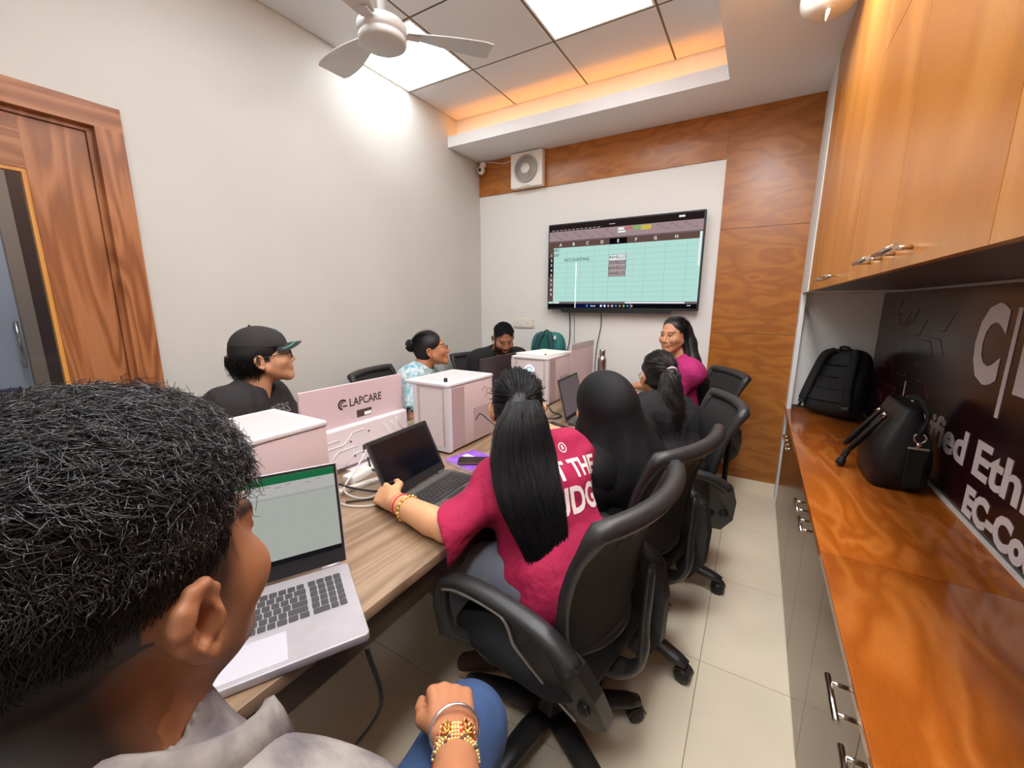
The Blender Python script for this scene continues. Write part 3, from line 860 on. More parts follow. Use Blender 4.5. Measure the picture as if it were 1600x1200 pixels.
# ------------------------------------------------------------------ conference table
TZ = 0.745
TX0, TX1, TY0, TY1 = 0.76, 1.75, -0.75, 2.93
tb = thing('conference_table', 'long grey-brown wood-grain conference table down the middle of the room', 'table', (1.255, 1.1, 0))
for a, b_ in ((TY0, 1.0895), (1.0905, TY1)):
    MB().rbox((TX0, a, TZ - 0.028), (TX1, b_, TZ), 0.004, axis=2, e=0.002).build('tabletop', 'wood_table', tb, world=True)
for x in (TX0 + 0.012, TX1 - 0.03):
    MB().box((x, TY0 + 0.03, TZ - 0.10), (x + 0.018, TY1 - 0.03, TZ - 0.0285)).build('apron', 'table_edge', tb, world=True)
for y in (TY0 + 0.08, 1.07, TY1 - 0.1):
    for x in (TX0 + 0.17, TX1 - 0.21):
        MB().box((x, y, 0), (x + 0.04, y + 0.06, TZ - 0.0285)).build('leg', 'table_edge', tb, world=True)
    MB().box((TX0 + 0.21, y + .01, TZ - 0.09), (TX1 - 0.21, y + 0.05, TZ - 0.03)).build('cross_rail', 'table_edge', tb, world=True)
MB().box((1.22, TY0 + 0.16, 0.30), (1.24, 1.065, TZ - 0.03)).build('modesty_panel', 'table_edge', tb, world=True)
MB().box((1.22, 1.14, 0.30), (1.24, TY1 - 0.12, TZ - 0.03)).build('modesty_panel', 'table_edge', tb, world=True)

# ------------------------------------------------------------------ office chairs
def chair_meshes():
    P = {}
    # star leg with caster
    leg = MB().tube([(0.0, 0.03, 0.105), (0, 0.10, 0.108), (0, 0.20, 0.098), (0, 0.275, 0.082), (0, 0.312, 0.074)], [0.036, 0.038, 0.034, 0.031, 0.022], 10, flat=((0, 0, 1), 0.62))
    P['leg'] = leg.mesh('leg')
    cs = MB()
    for s in (-1, 1):
        T = Matrix.Translation((s * 0.006, 0.30, 0.0285)) @ Matrix.Rotation(s * PI / 2, 4, 'Y')
        cs.lathe([(0.0, 0.0), (0.0275, 0.0), (0.0285, 0.006), (0.026, 0.016), (0.012, 0.019), (0.0, 0.019)], 16, T, cap=False)
    cs.tube([(0, 0.29, 0.03), (0, 0.292, 0.075)], 0.007, 8)
    P['caster'] = cs.mesh('caster')
    hd = MB()
    prof = []
    for i in range(9):
        a = PI * (0.05 + 0.9 * i / 8)
        prof.append((0.30 + 0.033 * math.cos(a), 0.031 + 0.033 * math.sin(a)))
    inner = [(0.30 + 0.0295 * math.cos(PI * (0.05 + 0.9 * i / 8)), 0.031 + 0.0295 * math.sin(PI * (0.05 + 0.9 * i / 8))) for i in range(8, -1, -1)]
    hd.prism([(p[0], p[1]) for p in prof + inner], -0.024, 0.024, axis=0)
    P['caster_hood'] = hd.mesh('caster_hood')
    P['hub'] = MB().lathe([(0.0, 0.075), (0.042, 0.08), (0.048, 0.10), (0.045, 0.125), (0.034, 0.135), (0.030, 0.24), (0.024, 0.245), (0.024, 0.39)], 20).mesh('hub')
    P['mechanism'] = MB().rbox((-0.09, -0.16, 0.385), (0.09, 0.10, 0.425), 0.02).mesh('mechanism')
    # seat cushion: domed grid
    n = 14; vs = []; fs = []
    def se(t): return math.copysign(abs(math.cos(t)) ** 0.45, math.cos(t)), math.copysign(abs(math.sin(t)) ** 0.45, math.sin(t))
    rings = [(0.0, 0.515), (0.4, 0.514), (0.75, 0.507), (0.93, 0.493), (1.0, 0.468), (1.0, 0.45), (0.95, 0.432), (0.6, 0.426), (0.0, 0.425)]
    m = 32
    for r, z in rings:
        for j in range(m):
            cx_, sy_ = se(2 * PI * j / m)
            yy = sy_ * 0.235 * r
            vs.append((cx_ * 0.245 * r, yy + 0.01, z - (0.02 * max(0, yy / .235) ** 3 if z > .46 else 0)))
    for i in range(len(rings) - 1):
        for j in range(m):
            j2 = (j + 1) % m
            fs.append((i * m + j, (i + 1) * m + j, (i + 1) * m + j2, i * m + j2))
    P['seat'] = MB().add(vs, fs, True).mesh('seat')
    # backrest
    def bk(u, v):
        z = 0.535 + 0.405 * v
        hw = 0.185 + 0.042 * math.sin(min(1, v * 1.15) * PI / 2)
        if v < 0.12: hw -= 0.045 * (1 - v / 0.12) ** 2
        y = -0.215 - 0.085 * v + 0.03 * math.sin(v * PI) - 0.045 * max(0, v - .72) ** 1.3 + 0.045 * u * u
        return Vector((u * hw, y, z))
    nu, nv = 18, 26
    vs = []; fs = []
    for s, off in ((0, 0.004), (1, -0.004)):
        for j in range(nv + 1):
            for i in range(nu + 1):
                p = bk(-1 + 2 * i / nu, j / nv); vs.append((p.x, p.y + off, p.z))
    def slot(i, j): return 19 <= j <= 23 and j % 2 == 1 and 5 <= i <= 12 and i % 3 != 1
    N = (nu + 1) * (nv + 1)
    for j in range(nv):
        for i in range(nu):
            q = j * (nu + 1) + i
            fs.append((q, q + nu + 1, q + nu + 2, q + 1)); q += N
            fs.append((q, q + 1, q + nu + 2, q + nu + 1))
    global CH_BK
    CH_BK = bk
    P['slot'] = MB().rbox((-0.014, -0.0008, -0.0025), (0.014, 0.0008, 0.0025), 0.002, axis=1, e=0.0002, n=2).mesh('lit_slot_strip')  # solid pale strips; light through the slots is put into their colour
    P['back_mesh'] = MB().add(vs, fs, True).mesh('back_mesh')
    ol = [bk(-1, j / 20) for j in range(21)] + [bk(-1 + 2 * i / 14, 1) for i in range(1, 14)] + [bk(1, 1 - j / 20) for j in range(21)] + [bk(1 - 2 * i / 14, 0) for i in range(1, 14)]
    rad = [0.016 + 0.009 * max(0, (p.z - 0.86) / 0.08) for p in ol]
    P['back_frame'] = MB().tube(ol, rad, 8, closed=True).mesh('back_frame')
    P['spine'] = MB().tube(spline([(0, -0.10, 0.405), (0, -0.22, 0.41), (0, -0.285, 0.47), (0, -0.29, 0.60), (0, -0.295, 0.76)], 6), [0.03] * 8 + [0.026] * 8 + [0.022] * 8 + [0.016], 10, flat=((0, 1, 0), 0.45)).mesh('spine')
    for s, nm in ((-1, 'a'), (1, 'b')):
        def X(y, z, d=0.0):       # arms splay outwards to the front and tuck in under the seat
            x = 0.262 + 0.10 * (y + 0.05)
            if z < 0.60: x -= (0.60 - z) * 0.42
            return s * (x + d)
        pad = [(X(y, max(z, .60)), y, z) for (_, y, z) in spline([(0, -0.225, 0.60), (0, -0.14, 0.652), (0, 0.0, 0.678), (0, 0.11, 0.676), (0, 0.175, 0.64), (0, 0.185, 0.575)], 6)] + [tuple(q) for q in spline([(X(.17, .60), 0.165, 0.50), (s * 0.22, 0.12, 0.44), (s * 0.15, 0.06, 0.410)], 6)]
        P['arm' + nm] = MB().tube(pad, [0.031 - 0.010 * i / len(pad) for i in range(len(pad))], 10, flat=((0, 0.35, 1), 0.62)).mesh('armrest')
        pl = [(-0.245, 0.615), (-0.14, 0.668), (-0.06, 0.658), (-0.085, 0.58), (-0.135, 0.47), (-0.195, 0.365), (-0.245, 0.355), (-0.285, 0.42), (-0.275, 0.53)]
        pm = MB().prism(pl, -0.020, 0.020, axis=0)
        pm.v = [(X(y, z) + x, y, z) for (x, y, z) in pm.v]
        P['plate' + nm] = pm.mesh('arm_plate')
        P['trim' + nm] = MB().tube([(X(y, z, 0.0225 + 0.0 * x), y, z) for (x, y, z) in spline([(0, 0.155, 0.645), (0, 0.10, 0.662), (0, 0.0, 0.664), (0, -0.055, 0.650), (0, -0.085, 0.58), (0, -0.135, 0.47), (0, -0.195, 0.367)], 6)], 0.0045, 6).mesh('trim')
        T = Matrix.Translation((X(-.235, .46, .018), -0.235, 0.46)) @ Matrix.Rotation(s * PI / 2, 4, 'Y')
        P['knob' + nm] = MB().lathe([(0.018, 0), (0.018, 0.006), (0.014, 0.009), (0.0, 0.009)], 14, T, cap=False).mesh('knob')
        P['brace' + nm] = MB().tube([(X(-.22, .40), -0.22, 0.40), (s * 0.10, -0.15, 0.405), (0, -0.1, 0.405)], 0.018, 8, flat=((0, 0, 1), 0.6)).mesh('brace')
    return P
CH = chair_meshes()
def chair(loc, rz, label, spin=0.0, dz=0.0):
    t = thing('office_chair', label, 'chair', (loc[0], loc[1], 0), rz, 'black office chairs around the table')
    place('hub', CH['hub'], 'black_plastic', t)
    for k in range(5):
        lg = place('leg', CH['leg'], 'chair_plastic', t, (0, 0, 0), spin + 2 * PI * k / 5)
        place('caster', CH['caster'], 'black_plastic', lg)
        place('caster_hood', CH['caster_hood'], 'chair_plastic', lg)
    z = (0, 0, dz)
    place('mechanism', CH['mechanism'], 'black_plastic', t, z)
    place('seat', CH['seat'], 'chair_seat', t, z)
    b = place('backrest', CH['back_mesh'], 'chair_mesh', t, z)
    place('back_frame', CH['back_frame'], 'chair_plastic', b)
    place('spine', CH['spine'], 'chair_plastic', t, z)
    for u_ in (-0.5, -0.22, 0.22, 0.5):
        for v_ in (0.80, 0.87):
            q_ = CH_BK(u_, v_); place('lit_slot_strip', CH['slot'], 'chair_trim', b, (q_.x, q_.y - 0.0046, q_.z))
    for nm in 'ab':
        a = place('armrest', CH['arm' + nm], 'chair_plastic', t, z)
        place('arm_plate', CH['plate' + nm], 'chair_plastic', a)
        place('trim', CH['trim' + nm], 'chair_trim', a)
        place('knob', CH['knob' + nm], 'black_plastic', a)
        place('brace', CH['brace' + nm], 'chair_plastic', a)
    return t
dg = math.radians
chair((1.965, 0.645), dg(80), 'nearest black office chair, under the person in the pink shirt with lettering', spin=dg(15))
chair((2.02, 1.15), dg(73), 'black office chair under the person in the black headscarf', spin=dg(40))
chair((2.085, 1.715), dg(110), 'black office chair under the person in black with the wavy ponytail', spin=dg(10))
chair((2.06, 2.62), dg(120), 'black office chair in front of the wood-panelled wall, under the person in pink', spin=dg(30))
chair((0.50, 0.50), dg(-60), 'black office chair under the person in the black cap', spin=dg(20))
chair((0.42, 1.60), dg(-75), 'black office chair under the person with the hair bun', spin=dg(50))
chair((0.44, 2.58), dg(-112), 'black office chair under the bearded person in black', spin=dg(25))
chair((2.0, -0.34), dg(50), 'black office chair under the nearest person in the pale shirt', spin=dg(45))

cc_ = chair((-1.18, -0.11), dg(90), 'blue-backed office chair beyond the glazed door')
cc_['group'] = 'corridor chairs'
pmat('blue_fabric', srgb(46, 48, 104), 0.8)
for ch_ in list(cc_.children):
    if ch_.name.startswith('backrest'):
        ch_.data = ch_.data.copy(); ch_.data.materials.clear(); ch_.data.materials.append(MATS['blue_fabric'])
        f_ = ch_.children[0]; f_.data = f_.data.copy(); f_.data.materials.clear(); f_.data.materials.append(MATS['blue_fabric'])

# ------------------------------------------------------------------ desktop computers in white cases
emis('ring_blue', (0.35, 0.62, 1.0), 2.2)
emis('ring_pink', (0.75, 0.45, 1.0), 1.6)
def tower(x0, x1, y0, y1, label, overhang=0.0, rgb=False):
    z0, z1 = TZ + 0.012, 1.062
    t = thing('computer_tower', label, 'computer', ((x0 + x1) / 2, (y0 + y1) / 2, TZ), group='white computer towers in a row on the table')
    bx0 = x0 + overhang
    MB().rbox((bx0 + .004, y0 + 0.006, z0), (x1 - 0.004, y1, z1 - 0.016), 0.004, axis=2, e=0.001).build('case_body', 'case_side', t, world=True)
    MB().rbox((x0, y0, z1 - 0.016), (x1, y1 + .002, z1), 0.006, axis=2, e=0.004).build('top_panel', 'white_case', t, world=True)
    tf = MB().box((x0 + 0.03, y0 + 0.06, z1), (x1 - 0.035, y1 - 0.03, z1 + 0.0012)).build('top_filter', 'top_mesh', t, world=True)
    # front frame posts and front mesh (towards the near end of the table)
    for a in (bx0, x1 - 0.022):
        MB().box((a, y0, z0), (a + 0.022, y0 + 0.024, z1 - 0.0165)).build('front_post', 'white_case', t, world=True)
    MB().box((bx0 + 0.0222, y0 + 0.001, z0), (x1 - 0.0222, y0 + 0.0055, z0 + 0.018)).build('front_sill', 'white_case', t, world=True)
    MB().box((bx0 + 0.04, y0 + 0.0015, z0 + 0.02), (x1 - 0.036, y0 + 0.0055, z1 - 0.03)).build('front_mesh', 'case_mesh', t, world=True)
    MB().box((x1 - 0.004, y0 + 0.028, z0 + 0.01), (x1 - 0.0015, y0 + 0.115, z1 - 0.024)).build('side_mesh', 'case_mesh2', t, world=True)
    MB().box((x1 - 0.004, y0 + 0.19, z0 + 0.02), (x1 - 0.0022, y1 - 0.02, z0 + 0.16)).build('side_vent', 'case_mesh2', t, world=True)
    for fx in (bx0 + 0.03, x1 - 0.05):
        for fy in (y0 + 0.03, y1 - 0.05):
            MB().box((fx, fy, TZ), (fx + 0.03, fy + 0.03, z0)).build('foot', 'black_plastic', t, world=True)
    if rgb:
        for zc, m in ((z1 - 0.085, 'ring_blue'), (z1 - 0.215, 'ring_pink')):
            fn = disc_y(MB(), (bx0 + x1) / 2, zc, 0.026, 0.034, y0 - 0.0005, y0 + 0.0015, 28).build('fan_ring', m, t, world=True)
            disc_y(MB(), (bx0 + x1) / 2, zc, 0.0, 0.012, y0 - 0.0002, y0 + 0.0015, 16).build('fan_hub', 'ring_blue', t, world=True)
    elif overhang:
        MB().tube([(x1 - 0.0015, y0 + 0.255, z1 - 0.07), (x1 - 0.0015, y0 + 0.27, z1 - 0.05), (x1 - 0.0015, y0 + 0.295, z1 - 0.06), (x1 - 0.0015, y0 + 0.30, z1 - 0.09), (x1 - 0.0015, y0 + 0.275, z1 - 0.105)], 0.0015, 5).build('emblem', 'case_mesh2', t, world=True)
    return t
tower(1.075, 1.352, 0.0, 0.352, 'white computer tower nearest the camera, beside the silver laptop')
tower(1.06, 1.315, 0.955, 1.305, 'white computer tower with mesh front between the branded monitor and the pink shirt', overhang=0.05)
tower(1.03, 1.305, 1.96, 2.32, 'far white computer tower with glowing blue fans', rgb=True)
for (x, y, lab) in ((1.262, 1.005, 'tiny black wireless dongle on top of the middle computer tower'), (1.25, 2.03, 'tiny black wireless dongle on top of the far computer tower')):
    u = thing('usb_dongle', lab, 'usb dongle', (x, y, 1.062))
    MB().rbox((-0.007, -0.006, 0), (0.007, 0.006, 0.016), 0.002).build('shell', 'black_plastic', u)
    MB().box((-0.0035, -0.004, 0.016), (0.0035, 0.004, 0.019)).build('tip', 'steel', u)

# ------------------------------------------------------------------ monitors
def monitor(x, y0, y1, z1, label, mat_up, mat_low, z0=TZ + 0.02, low=True, step=0.16, stand=True):
    t = thing('monitor', label, 'monitor', (x, (y0 + y1) / 2, TZ))
    MB().rbox((x - 0.012, y0, z0), (x, y1, z1), 0.004, axis=0, e=0.002).build('back_panel', mat_up, t, world=True)
    MB().box((x - 0.0135, y0 + 0.006, z0 + 0.012), (x - 0.0122, y1 - 0.006, z1 - 0.006)).build('screen', 'screen_off', t, world=True)
    if low:
        MB().rbox((x - 0.001, y0 + 0.002, z0), (x + 0.028, y1 - 0.002, z1 - step), 0.012, axis=0, e=0.008).build('rear_housing', mat_low, t, world=True)
    MB().box((x - 0.06, (y0 + y1) / 2 - 0.09, TZ), (x + 0.06, (y0 + y1) / 2 + 0.09, TZ + 0.008)).build('stand_foot', mat_low, t, world=True)
    MB().box((x - 0.012, (y0 + y1) / 2 - 0.025, TZ + 0.008), (x + 0.006, (y0 + y1) / 2 + 0.025, z0 + 0.03)).build('stand_post', mat_low, t, world=True)
    return t
MX = 1.055
m1 = monitor(MX, 0.452, 0.945, 1.090, 'monitor with a lettered pale pink back in front of the capped person', 'monitor_back', 'monitor_low')
def onmon(me, y, z, nm, m, dx=0.0008):
    me.transform(face_plus_x(MX + dx, y, z)); me.transform(Matrix.Translation(-Vector(m1.location)))
    return place(nm, me, m, m1)
onmon(text_mesh('LAPCARE', 0.046, 0.0007, 0, 'LEFT', 0.86), 0.657, 1.012, 'lettering', 'print_dark')
lg = MB()
T = Matrix.Translation((MX + 0.0004, 0.627, 1.012)) @ Matrix.Rotation(PI / 2, 4, 'Y')
for a0, a1, r0, r1 in ((0.6, 4.6, 0.014, 0.022), (0.9, 4.2, 0.006, 0.011)):
    pts_o = [(math.cos(a0 + (a1 - a0) * i / 14) * r1, math.sin(a0 + (a1 - a0) * i / 14) * r1) for i in range(15)]
    pts_i = [(math.cos(a0 + (a1 - a0) * i / 14) * r0, math.sin(a0 + (a1 - a0) * i / 14) * r0) for i in range(15)]
    for i in range(14):
        q = [pts_o[i], pts_o[i + 1], pts_i[i + 1], pts_i[i]]
        lg.add([(MX + 0.0008, 0.627 + p[0], 1.012 + p[1]) for p in q], [(0, 1, 2, 3)])
lg.add([(MX + .0008, .627, 1.002), (MX + .0008, .647, 1.002), (MX + .0008, .647, 1.008), (MX + .0008, .627, 1.008)], [(0, 1, 2, 3)])
lg.build('logo', 'print_dark', m1, world=True)
sk = MB().box((MX, 0.69, 0.945), (MX + 0.0008, 0.765, 0.975)).build('sticker', 'sticker', m1, world=True)
MB().box((MX + 0.0008, 0.727, 0.948), (MX + 0.0013, 0.763, 0.962)).build('sticker_patch', 'white_paper', sk, world=False)
for o in [sk.children[0]]:
    o.data.transform(Matrix.Translation(-Vector(m1.location)))
rl = MB(); rr = random.Random(9)
LX = MX + 0.0285
for pts in ([(0.47, 0.79), (0.53, 0.86), (0.60, 0.86), (0.64, 0.90), (0.70, 0.90)], [(0.47, 0.81), (0.52, 0.885), (0.58, 0.885)], [(0.50, 0.775), (0.57, 0.84), (0.66, 0.84)], [(0.92, 0.79), (0.87, 0.85), (0.84, 0.90)], [(0.93, 0.82), (0.89, 0.87), (0.87, 0.91)], [(0.90, 0.775), (0.84, 0.83), (0.80, 0.90)], [(0.6, .775), (.64, .81), (.72, .81)]):
    rl.tube([(LX, a, b_) for a, b_ in pts], 0.0022, 5)
rl.build('relief_lines', 'monitor_low', m1, world=True)
for y, z in ((0.63, 0.865), (0.72, 0.885), (0.645, 0.80), (0.745, 0.81)):
    T = Matrix.Translation((LX - 0.002, y, z)) @ Matrix.Rotation(PI / 2, 4, 'Y')
    MB().lathe([(0.004, 0), (0.004, 0.003)], 10, T).build('screw', 'print_dark', m1, world=True)
MB().box((LX - .001, 0.685, 0.80), (LX + 0.001, 0.70, 0.835)).build('cable_port', 'print_dark', m1, world=True)
m2 = monitor(0.955, 1.715, 2.27, 1.058, 'dark monitor seen from behind in front of the bearded person', 'dark_monitor', 'dark_monitor', low=False)
m3 = monitor(1.30, 2.345, 2.81, 1.118, 'pale pink monitor seen from behind beside the far computer tower', 'monitor_back', 'monitor_back', low=False)
MB().box((1.3001, 2.35, 1.075), (1.3012, 2.808, 1.116)).build('top_band', 'grille_grey', m3, world=True)

# ------------------------------------------------------------------ laptops
def keys(parent, rows, x0, x1, y0, y1, z, mat, gap=0.15, seed=1):
    """rows: list of lists of key widths, back row first; returns shared key meshes as parts"""
    ny = len(rows); ph = (y1 - y0) / ny
    cache = {}
    for r, ws in enumerate(rows):
        tot = sum(abs(w) for w in ws); u = (x1 - x0) / tot; x = x0
        for w in ws:
            ww = abs(w) * u
            if w > 0:
                key = round(ww, 4)
                if key not in cache:
                    kw, kh = ww / 2 - u * gap / 2, ph / 2 - u * gap / 2
                    cache[key] = MB().rbox((-kw, -kh, 0), (kw, kh, 0.0016), 0.002, e=0.0006, n=2).mesh('key')
                place('key', cache[key], mat, parent, (x + ww / 2, y1 - ph * (r + 0.5), z))
            x += ww
def laptop(name, label, loc, rz, w, d, L, tilt, body, keymat, rows, kbox, th=0.019, screen='screen_off', bez=0.012, chin=0.022, pad=None, bezel_mat='black_plastic', lid='think_body'):
    t = thing(name, label, 'laptop', (loc[0], loc[1], TZ), rz)
    b = MB().rbox((-w / 2, -d, 0.002), (w / 2, 0.0, th), 0.010, axis=2, e=0.002).build('base', body, t)
    for fx in (-w / 2 + 0.03, w / 2 - 0.03):
        for fy in (-d + 0.02, -0.03):
            MB().box((fx - 0.01, fy - 0.005, 0), (fx + 0.01, fy + 0.005, 0.003)).build('rubber_foot', 'black_plastic', t)
    kb = MB().box((kbox[0] - .003, kbox[2] - .003, th - 0.0002), (kbox[1] + .003, kbox[3] + .003, th + 0.0003)).build('keyboard', body if keymat == 'key_dark' else 'black_plastic', t)
    keys(kb, rows, kbox[0], kbox[1], kbox[2], kbox[3], th + 0.0003, keymat)
    if pad:
        MB().rbox((pad[0], pad[2], th), (pad[1], pad[3], th + 0.0005), 0.003, e=0).build('touchpad', 'touchpad' if body == 'silver_laptop' else 'black_plastic', t)
    H = Matrix.Translation((0, 0.004, th - 0.004)) @ Matrix.Rotation(-(PI / 2 - math.radians(tilt)), 4, 'X')
    def lp(nm, mb, m, par):
        me = mb.mesh(nm); me.transform(H); return place(nm, me, m, par)
    ld = lp('lid', MB().rbox((-w / 2, 0.0, 0.006), (w / 2, 0.006, L), 0.008, axis=1, e=0.002), lid, t)
    lp('bezel', MB().box((-w / 2 + 0.002, -0.0008, 0.008), (w / 2 - 0.002, 0.0004, L - 0.002)), bezel_mat, ld)
    sc_ = lp('screen', MB().box((-w / 2 + bez, -0.0016, 0.008 + chin), (w / 2 - bez, -0.0008, L - bez)), screen, ld)
    for s in (-1, 1):
        lp('hinge', MB().tube([(s * w * 0.40 - 0.02, 0.002, 0.003), (s * w * 0.40 + 0.02, 0.002, 0.003)], 0.006, 8), body, t)
    return t, ld, sc_, H
R1 = [[1] * 14 + [-.3] + [1, 1, 1, 1], [1] * 13 + [1.5, -.3, 1, 1, 1, 1], [1.5] + [1] * 13 + [-.3, 1, 1, 1, 1], [1.8] + [1] * 11 + [1.9, -.3, 1, 1, 1, 1], [2.2] + [1] * 10 + [2.3, -.3, 1, 1, 1, 1], [1.2, 1, 1, 1, 5, 1, 1, 1.2, 1.2, 1.2, -.3, 2, 1, 1]]
emis('lap_page', srgb(196, 200, 192), 0.46); emis('lap_green', srgb(34, 112, 70), 0.55); emis('lap_rib', srgb(206, 204, 200), 0.48); emis('lap_orange', srgb(224, 160, 130), 0.5); emis('lap_bar', srgb(22, 22, 26), 0.7); emis('lap_grey', srgb(150, 150, 150), 0.6)
W1, L1 = 0.375, 0.256
l1, ld1, sc1, H1 = laptop('laptop', 'silver laptop with a blank spreadsheet open, nearest the camera', (1.505, 0.045), dg(61.5), W1, 0.262, L1, 78, 'silver_laptop', 'key_dark', R1, (-0.165, 0.165, -0.155, -0.035), screen='lap_page', bez=0.008, chin=0.034, pad=(-0.10, 0.045, -0.250, -0.172), lid='silver_laptop')
def lscr(nm, m, rs, lay):
    sw_, sh_ = W1 - 0.016, L1 - 0.008 - 0.042
    mb = MB()
    for (u0, v0, u1, v1) in rs:
        x0, x1 = -sw_ / 2 + u0 * sw_, -sw_ / 2 + u1 * sw_
        z0, z1 = L1 - 0.008 - v1 * sh_, L1 - 0.008 - v0 * sh_
        y = -0.0016 - 0.0003 * lay
        mb.add([(x0, y, z0), (x1, y, z0), (x1, y, z1), (x0, y, z1)], [(0, 1, 2, 3)])
    me = mb.mesh(nm); me.transform(H1); return place(nm, me, m, sc1)
lscr('title_bar', 'lap_green', [(0, 0, 1, 0.085)], 1)
lscr('ribbon', 'lap_rib', [(0, 0.085, 1, 0.22)], 1)
lscr('formula_bar', 'lap_grey', [(0, 0.24, 1, 0.247)], 1)
lscr('ribbon_button', 'lap_orange', [(0.30, 0.10, 0.47, 0.135)], 2)
lscr('ribbon_button', 'lap_orange', [(0.32, 0.15, 0.42, 0.175)], 2)
for k in range(9):
    u = (0.04, 0.12, 0.2, 0.52, 0.58, 0.64, 0.7, 0.82, 0.88)[k]
    lscr('ribbon_icon', 'lap_grey', [(u, 0.105 + .02 * (k % 2), u + 0.035, 0.115 + .02 * (k % 2))], 2)
lscr('task_bar', 'lap_bar', [(0, 0.945, 1, 1.0)], 1)
for k in range(9):
    lscr('task_icon', 'lap_rib', [(0.05 + 0.05 * k, 0.965, 0.065 + 0.05 * k, 0.985)], 2)
R2 = [[1] * 16, [1] * 13 + [2], [1.5] + [1] * 12 + [1.5], [1.8] + [1] * 11 + [2.2], [2.3] + [1] * 10 + [2.7], [1, 1, 1, 1, 5, 1, 1, 1, 1, 1, 1]]
l2, ld2, sc2, H2 = laptop('laptop', 'open black laptop with a dark screen in front of the pink lettered shirt', (1.437, 0.645), dg(93.8), 0.312, 0.215, 0.212, 64, 'think_body', 'key_black', R2, (-0.140, 0.140, -0.135, -0.035), bez=0.014, chin=0.03, pad=(-0.05, 0.05, -0.205, -0.145))
# bright edge of the lid and small badge
me = MB().box((-0.150, 0.0062, 0.209), (0.150, 0.0075, 0.2125)).mesh('lid_edge'); me.transform(H2); place('lid_edge', me, 'chrome', ld2)
me = MB().box((-0.140, -0.0012, 0.015), (-0.115, -0.0009, 0.018)).mesh('badge'); me.transform(H2); place('badge', me, 'chrome', ld2)
emis('lap3_screen', srgb(120, 106, 108), 0.45)
l3, ld3, sc3, H3 = laptop('laptop', 'black laptop half hidden behind the headscarf', (1.573, 1.80), dg(92), 0.31, 0.20, 0.24, 75.5, 'think_body', 'key_black', R2, (-0.140, 0.140, -0.13, -0.035), screen='lap3_screen', bez=0.012, chin=0.02, pad=(-0.05, 0.05, -0.19, -0.14))

# ------------------------------------------------------------------ small things on the table
nb = thing('notebook', 'purple notebook lying beside the black laptop, under the brown phone', 'notebook', (1.46, 0.94, TZ), dg(-12))
MB().box((-0.10, -0.075, 0.001), (0.10, 0.08, 0.011)).build('pages', 'white_paper', nb)
MB().box((-0.102, -0.077, 0.011), (0.102, 0.082, 0.0125)).build('cover', 'purple_cover', nb)
MB().box((-0.102, -0.077, 0.0), (0.102, 0.082, 0.001)).build('cover', 'purple_cover', nb)
MB().box((-0.08, 0.0, 0.0125), (-0.03, 0.03, 0.0128)).build('title_label', 'white_paper', nb)
pmat('label_blue', srgb(70, 80, 200), 0.4)
MB().lathe([(0.0, 0.0125), (0.02, 0.0125), (0.02, 0.0128), (0, .0128)], 16, T_((-0.055, -0.02, 0)), cap=False).build('blue_dot', 'label_blue', nb)
ph = thing('smartphone', 'brown-backed phone lying on the purple notebook', 'phone', (1.475, 0.93, TZ + 0.0128), dg(-60))
MB().rbox((-0.037, -0.075, 0), (0.037, 0.075, 0.009), 0.01, e=0.002).build('body', 'phone_brown', ph)
MB().rbox((-0.034, -0.072, 0.009), (0.034, 0.072, 0.0094), 0.008, e=0).build('glass', 'phone_black', ph)
ph2 = thing('smartphone', 'black phone lying flat in front of the headscarf', 'phone', (1.555, 1.565, TZ), dg(-115))
MB().rbox((-0.038, -0.082, 0), (0.038, 0.082, 0.014), 0.01, e=0.003).build('body', 'phone_black', ph2)
MB().rbox((-0.035, -0.079, 0.014), (0.035, 0.079, 0.0144), 0.008, e=0).build('glass', 'screen_off', ph2)
pp = MB().box((-0.105, -0.148, 0), (0.105, 0.148, 0.0025)).build('paper_sheets', 'white_paper', None, (1.60, 1.40, TZ), dg(8))
tag(pp, 'white paper sheets on the table beside the pink shoulder', 'paper')
pp = MB().box((-0.12, -0.16, 0), (0.12, 0.16, 0.010)).build('paper_stack', 'white_paper', None, (1.17, 2.17, 1.0635), dg(-10))
tag(pp, 'white paper stack lying on top of the far computer tower', 'paper')

# power strips and cable tangle
ps1 = thing('power_strip', 'white power strip lying in front of the branded monitor', 'power strip', (1.155, 0.68, TZ), dg(8))
MB().rbox((-0.025, -0.15, 0), (0.025, 0.13, 0.03), 0.008).build('body', 'white_plastic', ps1)
for k in range(3):
    MB().rbox((-0.016, -0.11 + 0.075 * k, 0.03), (0.016, -0.07 + 0.075 * k, 0.0315), 0.004, e=0).build('socket', 'ivory_plastic', ps1)
MB().box((-0.012, -0.005, 0.0315), (0.012, 0.025, 0.06)).build('plug', 'black_plastic', ps1)
ps2 = thing('power_strip', 'slim white cable channel lying between the two near laptops', 'cable channel', (1.24, 0.56, TZ), dg(-14))
MB().rbox((-0.012, -0.15, 0), (0.012, 0.12, 0.014), 0.004).build('body', 'white_plastic', ps2)
MB().rbox((-0.006, -0.13, 0.014), (0.006, 0.10, 0.0155), 0.003, e=0).build('cover', 'ivory_plastic', ps2)
def cable(pts, r, m, lab, nm='cable'):
    tag(MB().tube(spline(pts, 8), r, 6).build(nm, m), lab, 'cable')
z = TZ + 0.006
cable([(1.12, 0.42, 0.86), (1.18, 0.45, 0.80), (1.25, 0.50, z + .01), (1.36, 0.56, z), (1.40, 0.66, z)], 0.0042, 'cable_black', 'thick black cable dropping diagonally to the table by the near computer tower')
cable([(1.14, 0.66, 0.80), (1.19, 0.64, z + .015), (1.24, 0.68, z + 0.012), (1.20, 0.78, z), (1.24, 0.88, z)], 0.004, 'cable_black', 'black cable plugged into the white power strip')
